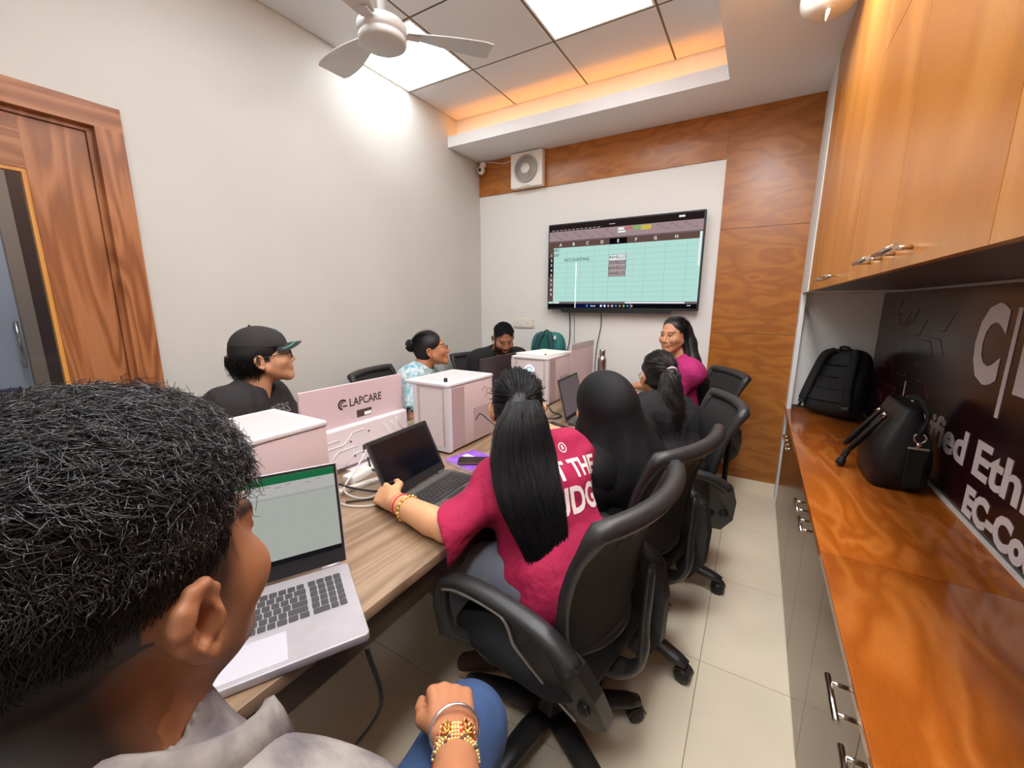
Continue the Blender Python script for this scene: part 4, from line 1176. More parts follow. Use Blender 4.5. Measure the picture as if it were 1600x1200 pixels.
cable([(1.30, 0.43, z), (1.36, 0.50, z), (1.40, 0.58, z), (1.385, 0.66, z)], 0.0035, 'cable_black', 'black cable lying flat next to the hand on the laptop')
cable([(1.10, 0.78, 0.84), (1.13, 0.74, 0.84), (1.16, 0.78, 0.83), (1.22, 0.86, 0.79), (1.28, 0.88, z)], 0.003, 'cable_black', 'black cable looping behind the black laptop lid')
cable([(1.10, 0.70, 0.82), (1.14, 0.67, 0.85), (1.18, 0.58, 0.80), (1.24, 0.47, z + .012), (1.34, 0.49, z), (1.33, 0.62, z + .012), (1.29, 0.74, z)], 0.003, 'cable_white', 'white cable looping out of the branded monitor')
cable([(1.22, 0.42, z), (1.33, 0.42, z), (1.40, 0.48, z), (1.37, 0.60, z)], 0.0026, 'cable_white', 'thin white cable lying in a loop by the near laptop lid')
cable([(1.33, 1.93, z), (1.40, 1.84, z), (1.47, 1.80, z), (1.47, 1.72, z), (1.40, 1.70, z), (1.36, 1.78, z), (1.33, 1.90, z)], 0.004, 'cable_black', 'black cable coiled at the foot of the far computer tower')
cable([(1.40, 1.35, z), (1.41, 1.28, z), (1.46, 1.24, z + .02), (1.45, 1.16, z + .08), (1.41, 1.12, z + .13), (1.38, 1.10, z + .16), (1.34, 1.12, z + .12)], 0.0025, 'cable_black', 'thin black cable standing in a loop by the middle computer tower')
cable([(1.79, 0.10, 0.70), (1.77, 0.14, 0.5), (1.62, 0.15, 0.25), (1.48, 0.22, 0.02), (1.36, 0.20, 0.006), (1.2, 0.10, 0.006)], 0.005, 'cable_black', 'black charger cable hanging from the near laptop to the floor')

bt = thing('water_bottle', 'brushed steel water bottle standing at the far end of the table', 'bottle', (1.36, 2.86, TZ))
MB().lathe([(0.0, 0.0), (0.034, 0.0), (0.036, 0.004), (0.036, 0.205), (0.033, 0.222), (0.022, 0.236), (0.020, 0.243)], 24).build('body', 'steel', bt)
MB().lathe([(0.024, 0.243), (0.025, 0.246), (0.025, 0.285), (0.022, 0.292), (0.0, 0.293)], 20, cap=False).build('cap', 'chrome', bt)
ms = thing('computer_mouse', 'white computer mouse under the hand near the steel bottle', 'mouse', (1.60, 2.77, TZ), dg(80))
vs = MB().ball((0, 0, 0.012), (0.03, 0.055, 0.022), 16, 10)
vs.v = [(x, y, max(z_, 0.001)) for x, y, z_ in vs.v]
vs.build('body', 'white_plastic', ms)
MB().tube([(0, 0.02, 0.032), (0, 0.035, 0.029)], 0.004, 8).build('wheel', 'black_plastic', ms)

# ------------------------------------------------------------------ bags
def slab(mb, w, h, t, T, nx=12, nz=16, top=0.35, bulge=0.25, taper=0.0):
    """rounded bag body: superellipse outline, bulging front and back"""
    vs = []; fs = []
    m = 40
    def outline(a):
        c, s = math.cos(a), math.sin(a)
        p = 0.5 if s > 0 else 0.28
        return math.copysign(abs(c) ** p, c), math.copysign(abs(s) ** p, s)
    levels = [(-0.5, 0.0), (-0.5, 0.6), (-0.46, 0.85), (-0.36, 0.96), (-0.2, 1.0), (0.0, 1.01), (0.2, 1.0), (0.36, 0.96), (0.46, 0.85), (0.5, 0.6), (0.5, 0.0)]
    for (ty, sc) in levels:
        for j in range(m):
            cx_, sz_ = outline(2 * PI * j / m)
            k = 1 - taper * (sz_ + 1) / 2
            vs.append(T @ Vector((cx_ * w / 2 * sc * k, ty * t * (1 - 0.35 * max(0, sz_)), h / 2 + sz_ * h / 2 * (sc if sc > 0.5 else sc))))
    for i in range(len(levels) - 1):
        for j in range(m):
            j2 = (j + 1) % m
            fs.append((i * m + j, i * m + j2, (i + 1) * m + j2, (i + 1) * m + j))
    mb.add(vs, fs, True); return mb

# backpack leaning in the corner of the niche; local frame: x across, y away from the viewer, z up the pack
bp_ = thing('backpack', 'black backpack leaning in the far corner of the niche', 'backpack', (2.875, 2.84, 0.710))
rx = Vector((0.765, -0.60, 0.0)).normalized(); up = Vector((0.17, 0.26, 0.95)); up = (up - rx * up.dot(rx) * 0.35).normalized(); rx = (rx - up * rx.dot(up)).normalized(); ny = up.cross(rx).normalized()
TB = Matrix(((rx.x, ny.x, up.x), (rx.y, ny.y, up.y), (rx.z, ny.z, up.z))).to_4x4()
slab(MB(), 0.325, 0.43, 0.15, TB, taper=0.20).build('body', 'nylon_black', bp_)
for z0_ in (0.07, 0.15, 0.23, 0.31):
    mb = MB().rbox((-0.13 + z0_ * 0.09, -0.088 + z0_ * 0.07, z0_), (0.13 - z0_ * 0.09, -0.06, z0_ + 0.072), 0.012, axis=1, T=TB)
    mb.build('back_pad', 'nylon_black', bp_)
for s in (-1, 1):
    pts = [(s * 0.06, -0.06, 0.40), (s * 0.085, -0.10, 0.36), (s * 0.10, -0.112, 0.25), (s * 0.115, -0.112, 0.14), (s * 0.13, -0.10, 0.06)]
    mb = MB().tube([tuple(TB @ Vector(p)) for p in spline(pts, 6)], 0.026, 8, flat=(ny, 0.3))
    mb.build('shoulder_strap', 'nylon_strap', bp_)
    MB().box((s * 0.13 - 0.018, -0.105, 0.035), (s * 0.13 + 0.018, -0.09, 0.065), TB).build('strap_buckle', 'black_plastic', bp_)
    MB().tube([tuple(TB @ Vector(p)) for p in ((s * 0.13, -0.095, 0.04), (s * 0.15, -0.075, 0.014))], 0.012, 6, flat=(ny, 0.3)).build('strap_web', 'nylon_strap', bp_)
MB().tube([tuple(TB @ Vector(p)) for p in spline([(-0.03, -0.05, 0.405), (-0.02, -0.07, 0.425), (0.02, -0.07, 0.425), (0.03, -0.05, 0.405)], 5)], 0.008, 6).build('top_loop', 'nylon_strap', bp_)

# handbag
hb_ = thing('handbag', 'black leather tote handbag with a clipped shoulder strap on the worktop', 'handbag', (2.95, 1.80, 0.6925))
vs = []; fs = []
prof = [(0.0, 0.055, 0.10), (0.0, 0.078, 0.132), (0.02, 0.088, 0.146), (0.09, 0.094, 0.160), (0.16, 0.088, 0.162), (0.22, 0.068, 0.156), (0.27, 0.046, 0.150), (0.31, 0.030, 0.148), (0.325, 0.022, 0.146), (0.318, 0.012, 0.138)]
m = 36
for (z_, hx, hy) in prof:
    for j in range(m):
        a = 2 * PI * j / m
        c, s = math.cos(a), math.sin(a)
        k = 0.38
        vs.append((math.copysign(abs(c) ** k, c) * hx + z_ * 0.06, math.copysign(abs(s) ** k, s) * hy + z_ * 0.12, z_))
for i in range(len(prof) - 1):
    for j in range(m):
        j2 = (j + 1) % m
        fs.append((i * m + j, i * m + j2, (i + 1) * m + j2, (i + 1) * m + j))
fs += [tuple(range(m))[::-1], tuple(range((len(prof) - 1) * m, len(prof) * m))]
MB().add(vs, fs, True).build('body', 'leather_black', hb_)
for yo in (-0.03, 0.06):
    MB().tube(spline([(-0.045, yo, 0.27), (-0.075, yo + 0.005, 0.22), (-0.125, yo + 0.02, 0.13), (-0.135, yo + 0.03, 0.10), (-0.10, yo + 0.05, 0.14), (-0.06, yo + 0.06, 0.22)], 6), 0.0085, 8).build('carry_handle', 'leather_black', hb_)
    MB().tube([(-0.04, yo, 0.283), (-0.055, yo + .002, 0.262)], 0.010, 8).build('handle_ferrule', 'chrome', hb_)
MB().tube(spline([(-0.12, 0.055, 0.10), (-0.135, 0.06, 0.06), (-0.15, 0.06, 0.01)], 5), [0.007] * 3 + [0.012] * 5 + [0.018] * 2 + [0.018], 8).build('tassel', 'leather_black', hb_)
yE = -0.152
MB().rbox((0.005, yE - 0.016, 0.03), (0.055, yE - 0.008, 0.185), 0.006, axis=1).build('strap_tab', 'nylon_strap', hb_)
MB().box((0.0, yE - 0.020, 0.182), (0.06, yE - 0.012, 0.190)).build('strap_slide', 'chrome', hb_)
MB().tube([(0.03, yE - 0.016, 0.19), (0.03, yE - 0.016, 0.207)], 0.008, 8).build('clip', 'chrome', hb_)
MB().tube([(0.03 + 0.017 * math.cos(a), yE - 0.014, 0.225 + 0.018 * math.sin(a)) for a in [2 * PI * k / 14 + PI / 2 + .45 for k in range(13)]], 0.0032, 6).build('d_ring', 'chrome', hb_)
MB().tube(spline([(0.03, yE - .008, 0.24), (0.05, yE + 0.02, 0.30), (0.06, 0.0, 0.335), (0.05, 0.10, 0.33), (0.04, 0.16, 0.26)], 6), 0.013, 8, flat=((1, 0, 0), 0.5)).build('shoulder_strap', 'nylon_strap', hb_)

# teal rucksack standing at the far end of the table
tbk = thing('backpack', 'teal backpack standing behind the far computer tower', 'backpack', (0.90, 2.80, TZ + 0.002))
slab(MB(), 0.30, 0.42, 0.16, Matrix.Rotation(dg(-4), 4, 'Z')).build('body', 'teal_fabric', tbk)
for s in (-1, 1):
    MB().tube(spline([(s * 0.03, -0.05, 0.41), (s * 0.05, -0.085, 0.37), (s * 0.075, -0.10, 0.25), (s * 0.09, -0.095, 0.10)], 6), 0.024, 8, flat=((0, 1, 0), 0.35)).build('shoulder_strap', 'teal_strap', tbk)
MB().tube(spline([(-0.03, -0.03, 0.415), (0, -0.04, 0.435), (0.03, -0.03, 0.415)], 5), 0.007, 6).build('top_loop', 'teal_strap', tbk)
MB().box((0.085, -0.075, 0.365), (0.10, -0.065, 0.395)).build('white_tag', 'white_paper', tbk)
# ------------------------------------------------------------------ implicit-surface modelling (people, hair masses, cloth)
def A(*v): return np.array(v, dtype=np.float64)
def nz(v):
    v = np.asarray(v, float); return v / (np.linalg.norm(v) + 1e-12)

class Sdf:
    def __init__(s): s.p = []
    def cap(s, a, b, ra, rb=None, k=0.02, op='u', cut=None, hollow=None, flat=None):
        """tapered capsule; cut=(point, normal) keeps the side the normal points away from; flat=(dir, factor) squashes about the axis"""
        s.p.append(('cap', np.asarray(a, float), np.asarray(b, float), ra, ra if rb is None else rb, k, op, cut, hollow, flat)); return s
    def ell(s, c, r, R=None, k=0.02, op='u', cut=None):
        s.p.append(('ell', np.asarray(c, float), np.asarray(r, float), np.eye(3) if R is None else np.asarray(R, float), k, op, cut)); return s
    def chain(s, pts, rs, k=0.01, op='u'):
        for a, b, ra, rb in zip(pts, pts[1:], rs, rs[1:]): s.cap(a, b, ra, rb, k, op)
        return s
    def plane(s, pt, n):
        """remove everything on the side n points to"""
        s.p.append(('pl', np.asarray(pt, float), nz(n))); return s
    def bounds(s):
        lo, hi = A(9, 9, 9), A(-9, -9, -9)
        for q in s.p:
            if q[0] == 'cap' and q[6] == 'u':
                r = max(q[3], q[4]); lo = np.minimum(lo, np.minimum(q[1], q[2]) - r); hi = np.maximum(hi, np.maximum(q[1], q[2]) + r)
            elif q[0] == 'ell' and q[5] == 'u':
                ext = np.abs(q[3]) @ q[2]; lo = np.minimum(lo, q[1] - ext); hi = np.maximum(hi, q[1] + ext)
        return lo, hi
    def mesh(s, h, disp=None, clip=None):
        lo, hi = s.bounds()
        if clip is not None:
            lo = np.maximum(lo, clip[0]); hi = np.minimum(hi, clip[1])
        lo = lo - 4 * h; hi = hi + 4 * h
        n = np.ceil((hi - lo) / h).astype(int) + 1
        ax = [(lo[i] + h * np.arange(n[i])).astype(np.float32) for i in range(3)]
        Dg = np.full(n, 1.0, dtype=np.float32)
        def blk(blo, bhi):
            sl = []
            for i in range(3):
                a = max(0, int(math.floor((blo[i] - lo[i]) / h))); b = min(n[i], int(math.ceil((bhi[i] - lo[i]) / h)) + 1)
                if b <= a: return None, None
                sl.append(slice(a, b))
            X = (ax[0][sl[0]][:, None, None], ax[1][sl[1]][None, :, None], ax[2][sl[2]][None, None, :])
            return tuple(sl), X
        for q in s.p:
            if q[0] == 'cap':
                _, a, b, ra, rb, k, op, cut, hollow, flat = q
                r = max(ra, rb) + k + 3 * h
                sl, X = blk(np.minimum(a, b) - r, np.maximum(a, b) + r)
                if sl is None: continue
                d0 = [X[i] - np.float32(a[i]) for i in range(3)]
                ba = b - a; L2 = float(ba @ ba) + 1e-12
                t = np.clip((d0[0] * ba[0] + d0[1] * ba[1] + d0[2] * ba[2]) / L2, 0, 1)
                e = [d0[i] - t * np.float32(ba[i]) for i in range(3)]
                if flat is not None:
                    fv = nz(flat[0]); dd = e[0] * fv[0] + e[1] * fv[1] + e[2] * fv[2]
                    e = [e[i] + dd * np.float32(fv[i] * (1 / flat[1] - 1)) for i in range(3)]
                d = np.sqrt(e[0] ** 2 + e[1] ** 2 + e[2] ** 2) - (ra + (rb - ra) * t)
                if hollow is not None: d = np.maximum(d, -(d + hollow))
                if cut is not None:
                    cn = nz(cut[1]); d = np.maximum(d, (X[0] - cut[0][0]) * cn[0] + (X[1] - cut[0][1]) * cn[1] + (X[2] - cut[0][2]) * cn[2])
            elif q[0] == 'ell':
                _, c, rr, Rm, k, op, cut = q
                ext = np.abs(Rm) @ rr + k + 3 * h
                sl, X = blk(c - ext, c + ext)
                if sl is None: continue
                w = [X[i] - np.float32(c[i]) for i in range(3)]
                l = [w[0] * Rm[0, j] + w[1] * Rm[1, j] + w[2] * Rm[2, j] for j in range(3)]
                k0 = np.sqrt(sum((l[j] / rr[j]) ** 2 for j in range(3)))
                k1 = np.sqrt(sum((l[j] / rr[j] ** 2) ** 2 for j in range(3))) + 1e-9
                d = k0 * (k0 - 1) / k1
                if cut is not None:
                    cn = nz(cut[1]); d = np.maximum(d, (X[0] - cut[0][0]) * cn[0] + (X[1] - cut[0][1]) * cn[1] + (X[2] - cut[0][2]) * cn[2])
            else:
                _, pt, nn = q
                X = (ax[0][:, None, None], ax[1][None, :, None], ax[2][None, None, :])
                Dg = np.maximum(Dg, ((X[0] - pt[0]) * nn[0] + (X[1] - pt[1]) * nn[1] + (X[2] - pt[2]) * nn[2]).astype(np.float32))
                continue
            d = d.astype(np.float32)
            cur = Dg[sl]
            if op == 'u':
                if k > 0:
                    hh = np.maximum(k - np.abs(cur - d), 0) / k
                    Dg[sl] = np.minimum(cur, d) - hh * hh * k * 0.25
                else: Dg[sl] = np.minimum(cur, d)
            else:
                nd = -d
                if k > 0:
                    hh = np.maximum(k - np.abs(cur - nd), 0) / k
                    Dg[sl] = np.maximum(cur, nd) + hh * hh * k * 0.25
                else: Dg[sl] = np.maximum(cur, nd)
        if disp is not None:
            X = (ax[0][:, None, None], ax[1][None, :, None], ax[2][None, None, :])
            near = np.abs(Dg) < 0.03
            Dg = np.where(near, Dg + disp(X).astype(np.float32), Dg)
        return surf_nets(Dg, lo, h)

def surf_nets(Dg, lo, h):
    ins = Dg < 0
    nx, ny, nz_ = Dg.shape
    cnt = np.zeros((nx - 1, ny - 1, nz_ - 1), dtype=np.int8)
    for dx in (0, 1):
        for dy in (0, 1):
            for dz in (0, 1):
                cnt += ins[dx:nx - 1 + dx, dy:ny - 1 + dy, dz:nz_ - 1 + dz]
    act = (cnt > 0) & (cnt < 8)
    I, J, K = np.nonzero(act)
    cid = np.full(act.shape, -1, dtype=np.int32); cid[I, J, K] = np.arange(len(I))
    cor = [(dx, dy, dz) for dx in (0, 1) for dy in (0, 1) for dz in (0, 1)]
    val = {c: Dg[I + c[0], J + c[1], K + c[2]] for c in cor}
    pos = np.zeros((len(I), 3)); num = np.zeros(len(I))
    for c in cor:
        for axn in range(3):
            if c[axn] == 0:
                c2 = list(c); c2[axn] = 1; c2 = tuple(c2)
                v0, v1 = val[c], val[c2]
                mk = (v0 < 0) != (v1 < 0)
                t = np.where(mk, v0 / np.where(mk, v0 - v1, 1), 0)
                p = np.tile(np.array(c, float), (len(I), 1)); p[:, axn] = t
                pos += np.where(mk[:, None], p, 0); num += mk
    pos /= np.maximum(num, 1)[:, None]
    V = lo + h * (np.stack([I, J, K], 1) + pos)
    F = []
    for axn in range(3):
        a1, a2 = (axn + 1) % 3, (axn + 2) % 3
        s0 = [slice(None)] * 3; s1 = [slice(None)] * 3
        s0[axn] = slice(0, -1); s1[axn] = slice(1, None)
        i0 = ins[tuple(s0)]; i1 = ins[tuple(s1)]
        E = np.stack(np.nonzero(i0 != i1), 1)
        ok = (E[:, a1] > 0) & (E[:, a2] > 0) & (E[:, a1] < Dg.shape[a1] - 1) & (E[:, a2] < Dg.shape[a2] - 1)
        E = E[ok]
        if len(E) == 0: continue
        q = []
        for (d1, d2) in ((-1, -1), (0, -1), (0, 0), (-1, 0)):
            e = E.copy(); e[:, a1] += d1; e[:, a2] += d2
            q.append(cid[e[:, 0], e[:, 1], e[:, 2]])
        q = np.stack(q, 1)
        fl = i0[E[:, 0], E[:, 1], E[:, 2]]
        q = np.where(fl[:, None], q, q[:, ::-1])
        F.append(q)
    return V, np.concatenate(F)

def normals(V, F):
    n = np.zeros_like(V)
    fn = np.cross(V[F[:, 2]] - V[F[:, 0]], V[F[:, 3]] - V[F[:, 1]])
    for j in range(4): np.add.at(n, F[:, j], fn)
    return n / (np.linalg.norm(n, axis=1, keepdims=True) + 1e-12)

def smooth(V, F, it=2, lam=0.5):
    for _ in range(it):
        acc = np.zeros_like(V); c = np.zeros(len(V))
        for j in range(4):
            a, b = F[:, j], F[:, (j + 1) % 4]
            np.add.at(acc, a, V[b]); np.add.at(acc, b, V[a]); np.add.at(c, a, 1); np.add.at(c, b, 1)
        V = V + lam * (acc / np.maximum(c, 1)[:, None] - V)
    return V

def wrinkles(seed, amp, scale, n=5, stretch=(1, 1, 1)):
    r = np.random.RandomState(seed)
    ks = [(nz(r.randn(3)) * np.array(stretch) * scale * r.uniform(0.6, 1.7), r.uniform(0, 6.28), r.uniform(0.5, 1)) for _ in range(n)]
    def f(X):
        d = 0
        for i, (k, ph, a) in enumerate(ks):
            w = k[0] * X[0] + k[1] * X[1] + k[2] * X[2] + ph
            k2 = ks[(i + 1) % n][0]
            w = w + 1.1 * np.sin(0.6 * (k2[0] * X[0] + k2[1] * X[1] + k2[2] * X[2]))
            d = d + a * np.sin(w)
        return d * amp / math.sqrt(n)
    return f

def sdf_part(name, S, h, mat, parent, disp=None, sm=1, col=None, clip=None):
    V, F = S.mesh(h, disp, clip)
    if sm: V = smooth(V, F, sm)
    cc = col(V) if callable(col) else col
    me = np_mesh(name, V - np.array(parent.location), F, True, col=cc)
    return place(name, me, mat, parent), V, F

def strands(P, r0, r1, sides=3, seed=0):
    """P (N,S,3) polylines -> tapered tubes, one vertex/face array"""
    P = np.asarray(P, float); N, Sg, _ = P.shape
    T = np.gradient(P, axis=1); T /= (np.linalg.norm(T, axis=2, keepdims=True) + 1e-12)
    rs = np.random.RandomState(seed)
    ref = rs.randn(N, 1, 3)
    n = ref - T * np.sum(ref * T, 2, keepdims=True); n /= (np.linalg.norm(n, axis=2, keepdims=True) + 1e-12)
    b = np.cross(T, n)
    rad = np.linspace(r0, r1, Sg)[None, :, None, None] if np.isscalar(r0) else (r0[:, None] + (r1 - r0)[:, None] * np.linspace(0, 1, Sg)[None])[:, :, None, None]
    ang = 2 * PI * np.arange(sides) / sides
    V = P[:, :, None, :] + rad * (n[:, :, None, :] * np.cos(ang)[None, None, :, None] + b[:, :, None, :] * np.sin(ang)[None, None, :, None])
    idx = np.arange(N * Sg * sides).reshape(N, Sg, sides)
    a = idx[:, :-1, :]; c = idx[:, 1:, :]
    F = np.stack([a, np.roll(a, -1, 2), np.roll(c, -1, 2), c], -1).reshape(-1, 4)
    return V.reshape(-1, 3), F

def hair_part(name, P, r0, r1, mat, parent, sides=3, seed=0):
    V, F = strands(P, r0, r1, sides, seed)
    o = place(name, np_mesh(name, V - np.array(parent.location), F, True), mat, parent)
    o['kind'] = 'stuff'
    return o
# ------------------------------------------------------------------ people
def frame(fwd, up=(0, 0, 1)):
    """columns: right, forward, up"""
    f = nz(fwd); r = nz(np.cross(f, np.asarray(up, float))); u = np.cross(r, f)
    return np.stack([r, f, u], 1)

def head_prims(S, o, Rm, sc=1.0, ears=True, detail=False, chin=1.0, nose=1.0, ear_out=1.0, ear_y=-0.010, ear_base=0.0):
    """o: point between the ears at eye height; Rm: columns right/forward/up"""
    L = lambda x, y, z: o + Rm @ (A(x, y, z) * sc)
    e = lambda c, r, k=0.02, op='u', Rl=None: S.ell(L(*c), A(*r) * sc, Rm if Rl is None else Rm @ Rl, k * sc, op)
    c = lambda a, b, ra, rb=None, k=0.02, op='u': S.cap(L(*a), L(*b), ra * sc, (ra if rb is None else rb) * sc, k * sc, op)
    e((0, -0.012, 0.035), (0.0755, 0.098, 0.088))
    e((0, 0.030, -0.030), (0.062, 0.066, 0.080), 0.035)
    for s in (-1, 1):
        c((s * 0.058, 0.008, -0.045), (s * 0.018, 0.078, -0.098 * chin), 0.016, 0.014, 0.035)
        e((s * 0.042, 0.062, -0.024), (0.026, 0.030, 0.024), 0.03)
    e((0, 0.084, -0.096 * chin), (0.020, 0.016, 0.016), 0.025)
    c((-0.034, 0.083, 0.024), (0.034, 0.083, 0.024), 0.0125, None, 0.015)
    for s in (-1, 1):
        e((s * 0.031, 0.103, 0.003), (0.017, 0.015, 0.011), 0.012, 's')
        e((s * 0.031, 0.0805, 0.003), (0.0125, 0.0125, 0.0125), 0.003)
        c((s * 0.019, 0.0905, 0.0105), (s * 0.043, 0.086, 0.010), 0.0035, None, 0.004)
        c((s * 0.020, 0.0895, -0.006), (s * 0.042, 0.085, -0.005), 0.003, None, 0.005)
    c((0, 0.094, 0.012), (0, 0.115 * (0.5 + nose / 2), -0.028), 0.0075, 0.0115, 0.012)
    for s in (-1, 1): e((s * 0.0125, 0.104, -0.032), (0.0085, 0.010, 0.008), 0.007)
    e((0, 0.094, -0.055), (0.026, 0.012, 0.020), 0.02)
    c((-0.019, 0.1015, -0.0575), (0.019, 0.1015, -0.0575), 0.005, None, 0.006)
    c((-0.016, 0.1015, -0.068), (0.016, 0.1015, -0.068), 0.0058, None, 0.006)
    c((-0.022, 0.110, -0.0625), (0.022, 0.110, -0.0625), 0.0022, None, 0.004, 's')
    if ears:
        for s in (-1, 1):
            eo = ear_out
            P = lambda u, v, w: (s * (0.074 + ear_base + w * eo), ear_y + u * 0.88, -0.010 + v * 0.88)
            # helix: a bent rim standing off the skull, behind a shallow bowl
            c(P(-0.004, 0.0, -0.004), P(-0.008, 0.0, 0.008), 0.017, 0.014, 0.012)
            rim = [P(0.010, 0.006, 0.004), P(0.010, 0.022, 0.008), P(0.002, 0.032, 0.012), P(-0.010, 0.033, 0.017), P(-0.020, 0.024, 0.021), P(-0.023, 0.010, 0.021), P(-0.019, -0.006, 0.017), P(-0.011, -0.020, 0.012), P(-0.002, -0.027, 0.008), P(0.005, -0.022, 0.005)]
            S.chain([L(*p) for p in rim], [x * sc for x in (0.0035, 0.0042, 0.0046, 0.0048, 0.0048, 0.0046, 0.0046, 0.0055, 0.0068, 0.006)], 0.004 * sc)
            c(P(-0.012, 0.012, 0.006), P(-0.012, -0.004, 0.006), 0.013, 0.011, 0.008)
            S.ell(L(*P(-0.007, 0.004, 0.020 if eo > 0.5 else 0.010 / eo)), A(0.012, 0.0105, 0.016) * sc, Rm, 0.004 * sc, 's')
            c(P(-0.016, 0.018, 0.016), P(-0.013, -0.004, 0.013), 0.0035, None, 0.005)
            c(P(0.006, 0.0, 0.006), P(0.004, -0.007, 0.009), 0.0045, None, 0.005)
    return L

def face_color(o, Rm, sc, skin, hair_fn=None, lip=None, brow=True, beard=0.0, beardcol=(0.012, 0.009, 0.008), eyes=True):
    skin = np.array(skin); lip = np.array(lip if lip is not None else skin * A(0.85, 0.55, 0.55))
    def f(V):
        p = (V - o) @ Rm / sc
        x, y, z = p[:, 0], p[:, 1], p[:, 2]; ax_ = np.abs(x)
        col = np.tile(skin, (len(V), 1))
        def mix(mask, c):
            m = np.clip(mask, 0, 1)[:, None]; col[:] = col * (1 - m) + np.array(c) * m
        # warm cheeks / ears
        if beard > 0:
            jaw = np.clip((-0.030 - z - 0.30 * np.maximum(0, 0.05 - np.abs(y - 0.05))) / 0.02, 0, 1) * np.clip((y - 0.0) / 0.02, 0, 1) * np.clip((z + 0.125) / 0.012, 0, 1)
            side = np.clip((ax_ - 0.052) / 0.01, 0, 1) * np.clip((0.0 - z) / 0.02, 0, 1) * np.clip((y - 0.012) / 0.01, 0, 1) * np.clip((0.05 - y) / 0.012, 0, 1)
            mous = np.exp(-((z + 0.046) / 0.008) ** 2) * np.clip((0.03 - ax_) / 0.006, 0, 1) * (y > 0.085)
            mix(np.maximum(np.maximum(jaw * np.clip((ax_ + (-(z) - 0.06) * 1.2 - 0.012) / 0.015, 0, 1), side), mous) * beard, beardcol)
        m = np.exp(-((z + 0.0628) / 0.0075) ** 4) * np.clip((0.026 - ax_) / 0.004, 0, 1) * (y > 0.092)
        mix(m * 0.8, lip)
        if brow:
            bz = 0.0255 + 0.10 * np.minimum(ax_ - 0.03, 0) * 0 + 0.006 * np.sin(np.clip((ax_ - 0.01) / 0.045, 0, 1) * PI)
            m = np.exp(-((z - bz) / 0.0042) ** 4) * np.clip((ax_ - 0.010) / 0.004, 0, 1) * np.clip((0.056 - ax_) / 0.006, 0, 1) * (y > 0.05)
            mix(m * 0.9, (0.012, 0.009, 0.008))
        if eyes:
            for s in (-1, 1):
                d = p - A(s * 0.031, 0.0805, 0.003); rr = np.linalg.norm(d, axis=1)
                ball = (rr < 0.01345) & (y > 0.088) & (np.abs(z - 0.003) < 0.0058 - 0.25 * np.abs(ax_ - 0.031) * 0.6)
                col[ball] = (0.62, 0.58, 0.55)
                ir = ball & (np.hypot(x - s * 0.031, z - 0.003) < 0.0058)
                col[ir] = (0.014, 0.008, 0.006)
                lash = (rr < 0.020) & (y > 0.084) & (np.abs(z - (0.0095 - 12 * (ax_ - 0.031) ** 2)) < 0.0018)
                col[lash] = col[lash] * 0.25
        if hair_fn is not None:
            hm = hair_fn(x, y, z) * np.clip((0.0805 - ax_) / 0.004, 0, 1); mix(hm, (0.008, 0.007, 0.007))
        return col
    return f

def hairline(x, y, z, front=0.062, low=-0.05):
    """scalp mask in head space: above the forehead, behind the ears, down to the nape"""
    top = np.clip((z - (0.078 + 0.25 * (y - 0.06))) / 0.012, 0, 1) * np.clip(((front + 0.02) - y) / 0.02, 0, 1) 
    top = np.maximum(top, np.clip((z - 0.084) / 0.012, 0, 1) * (y < 0.085))
    back = np.clip((0.002 - y) / 0.012, 0, 1) * np.clip((z - (low - 0.2 * np.minimum(0, y + 0.02))) / 0.02, 0, 1)
    side = np.clip((z - 0.012) / 0.012, 0, 1) * np.clip((0.045 - y) / 0.012, 0, 1)
    return np.maximum(np.maximum(top, back), side)

def ik(a, c, l1, l2, pole):
    a, c = np.asarray(a, float), np.asarray(c, float)
    d = c - a; L = np.linalg.norm(d); L = min(L, (l1 + l2) * 0.999); dn = nz(d)
    x = (l1 * l1 - l2 * l2 + L * L) / (2 * L); hgt = math.sqrt(max(l1 * l1 - x * x, 0))
    p = np.asarray(pole, float); p = nz(p - dn * (p @ dn))
    return a + dn * x + p * hgt

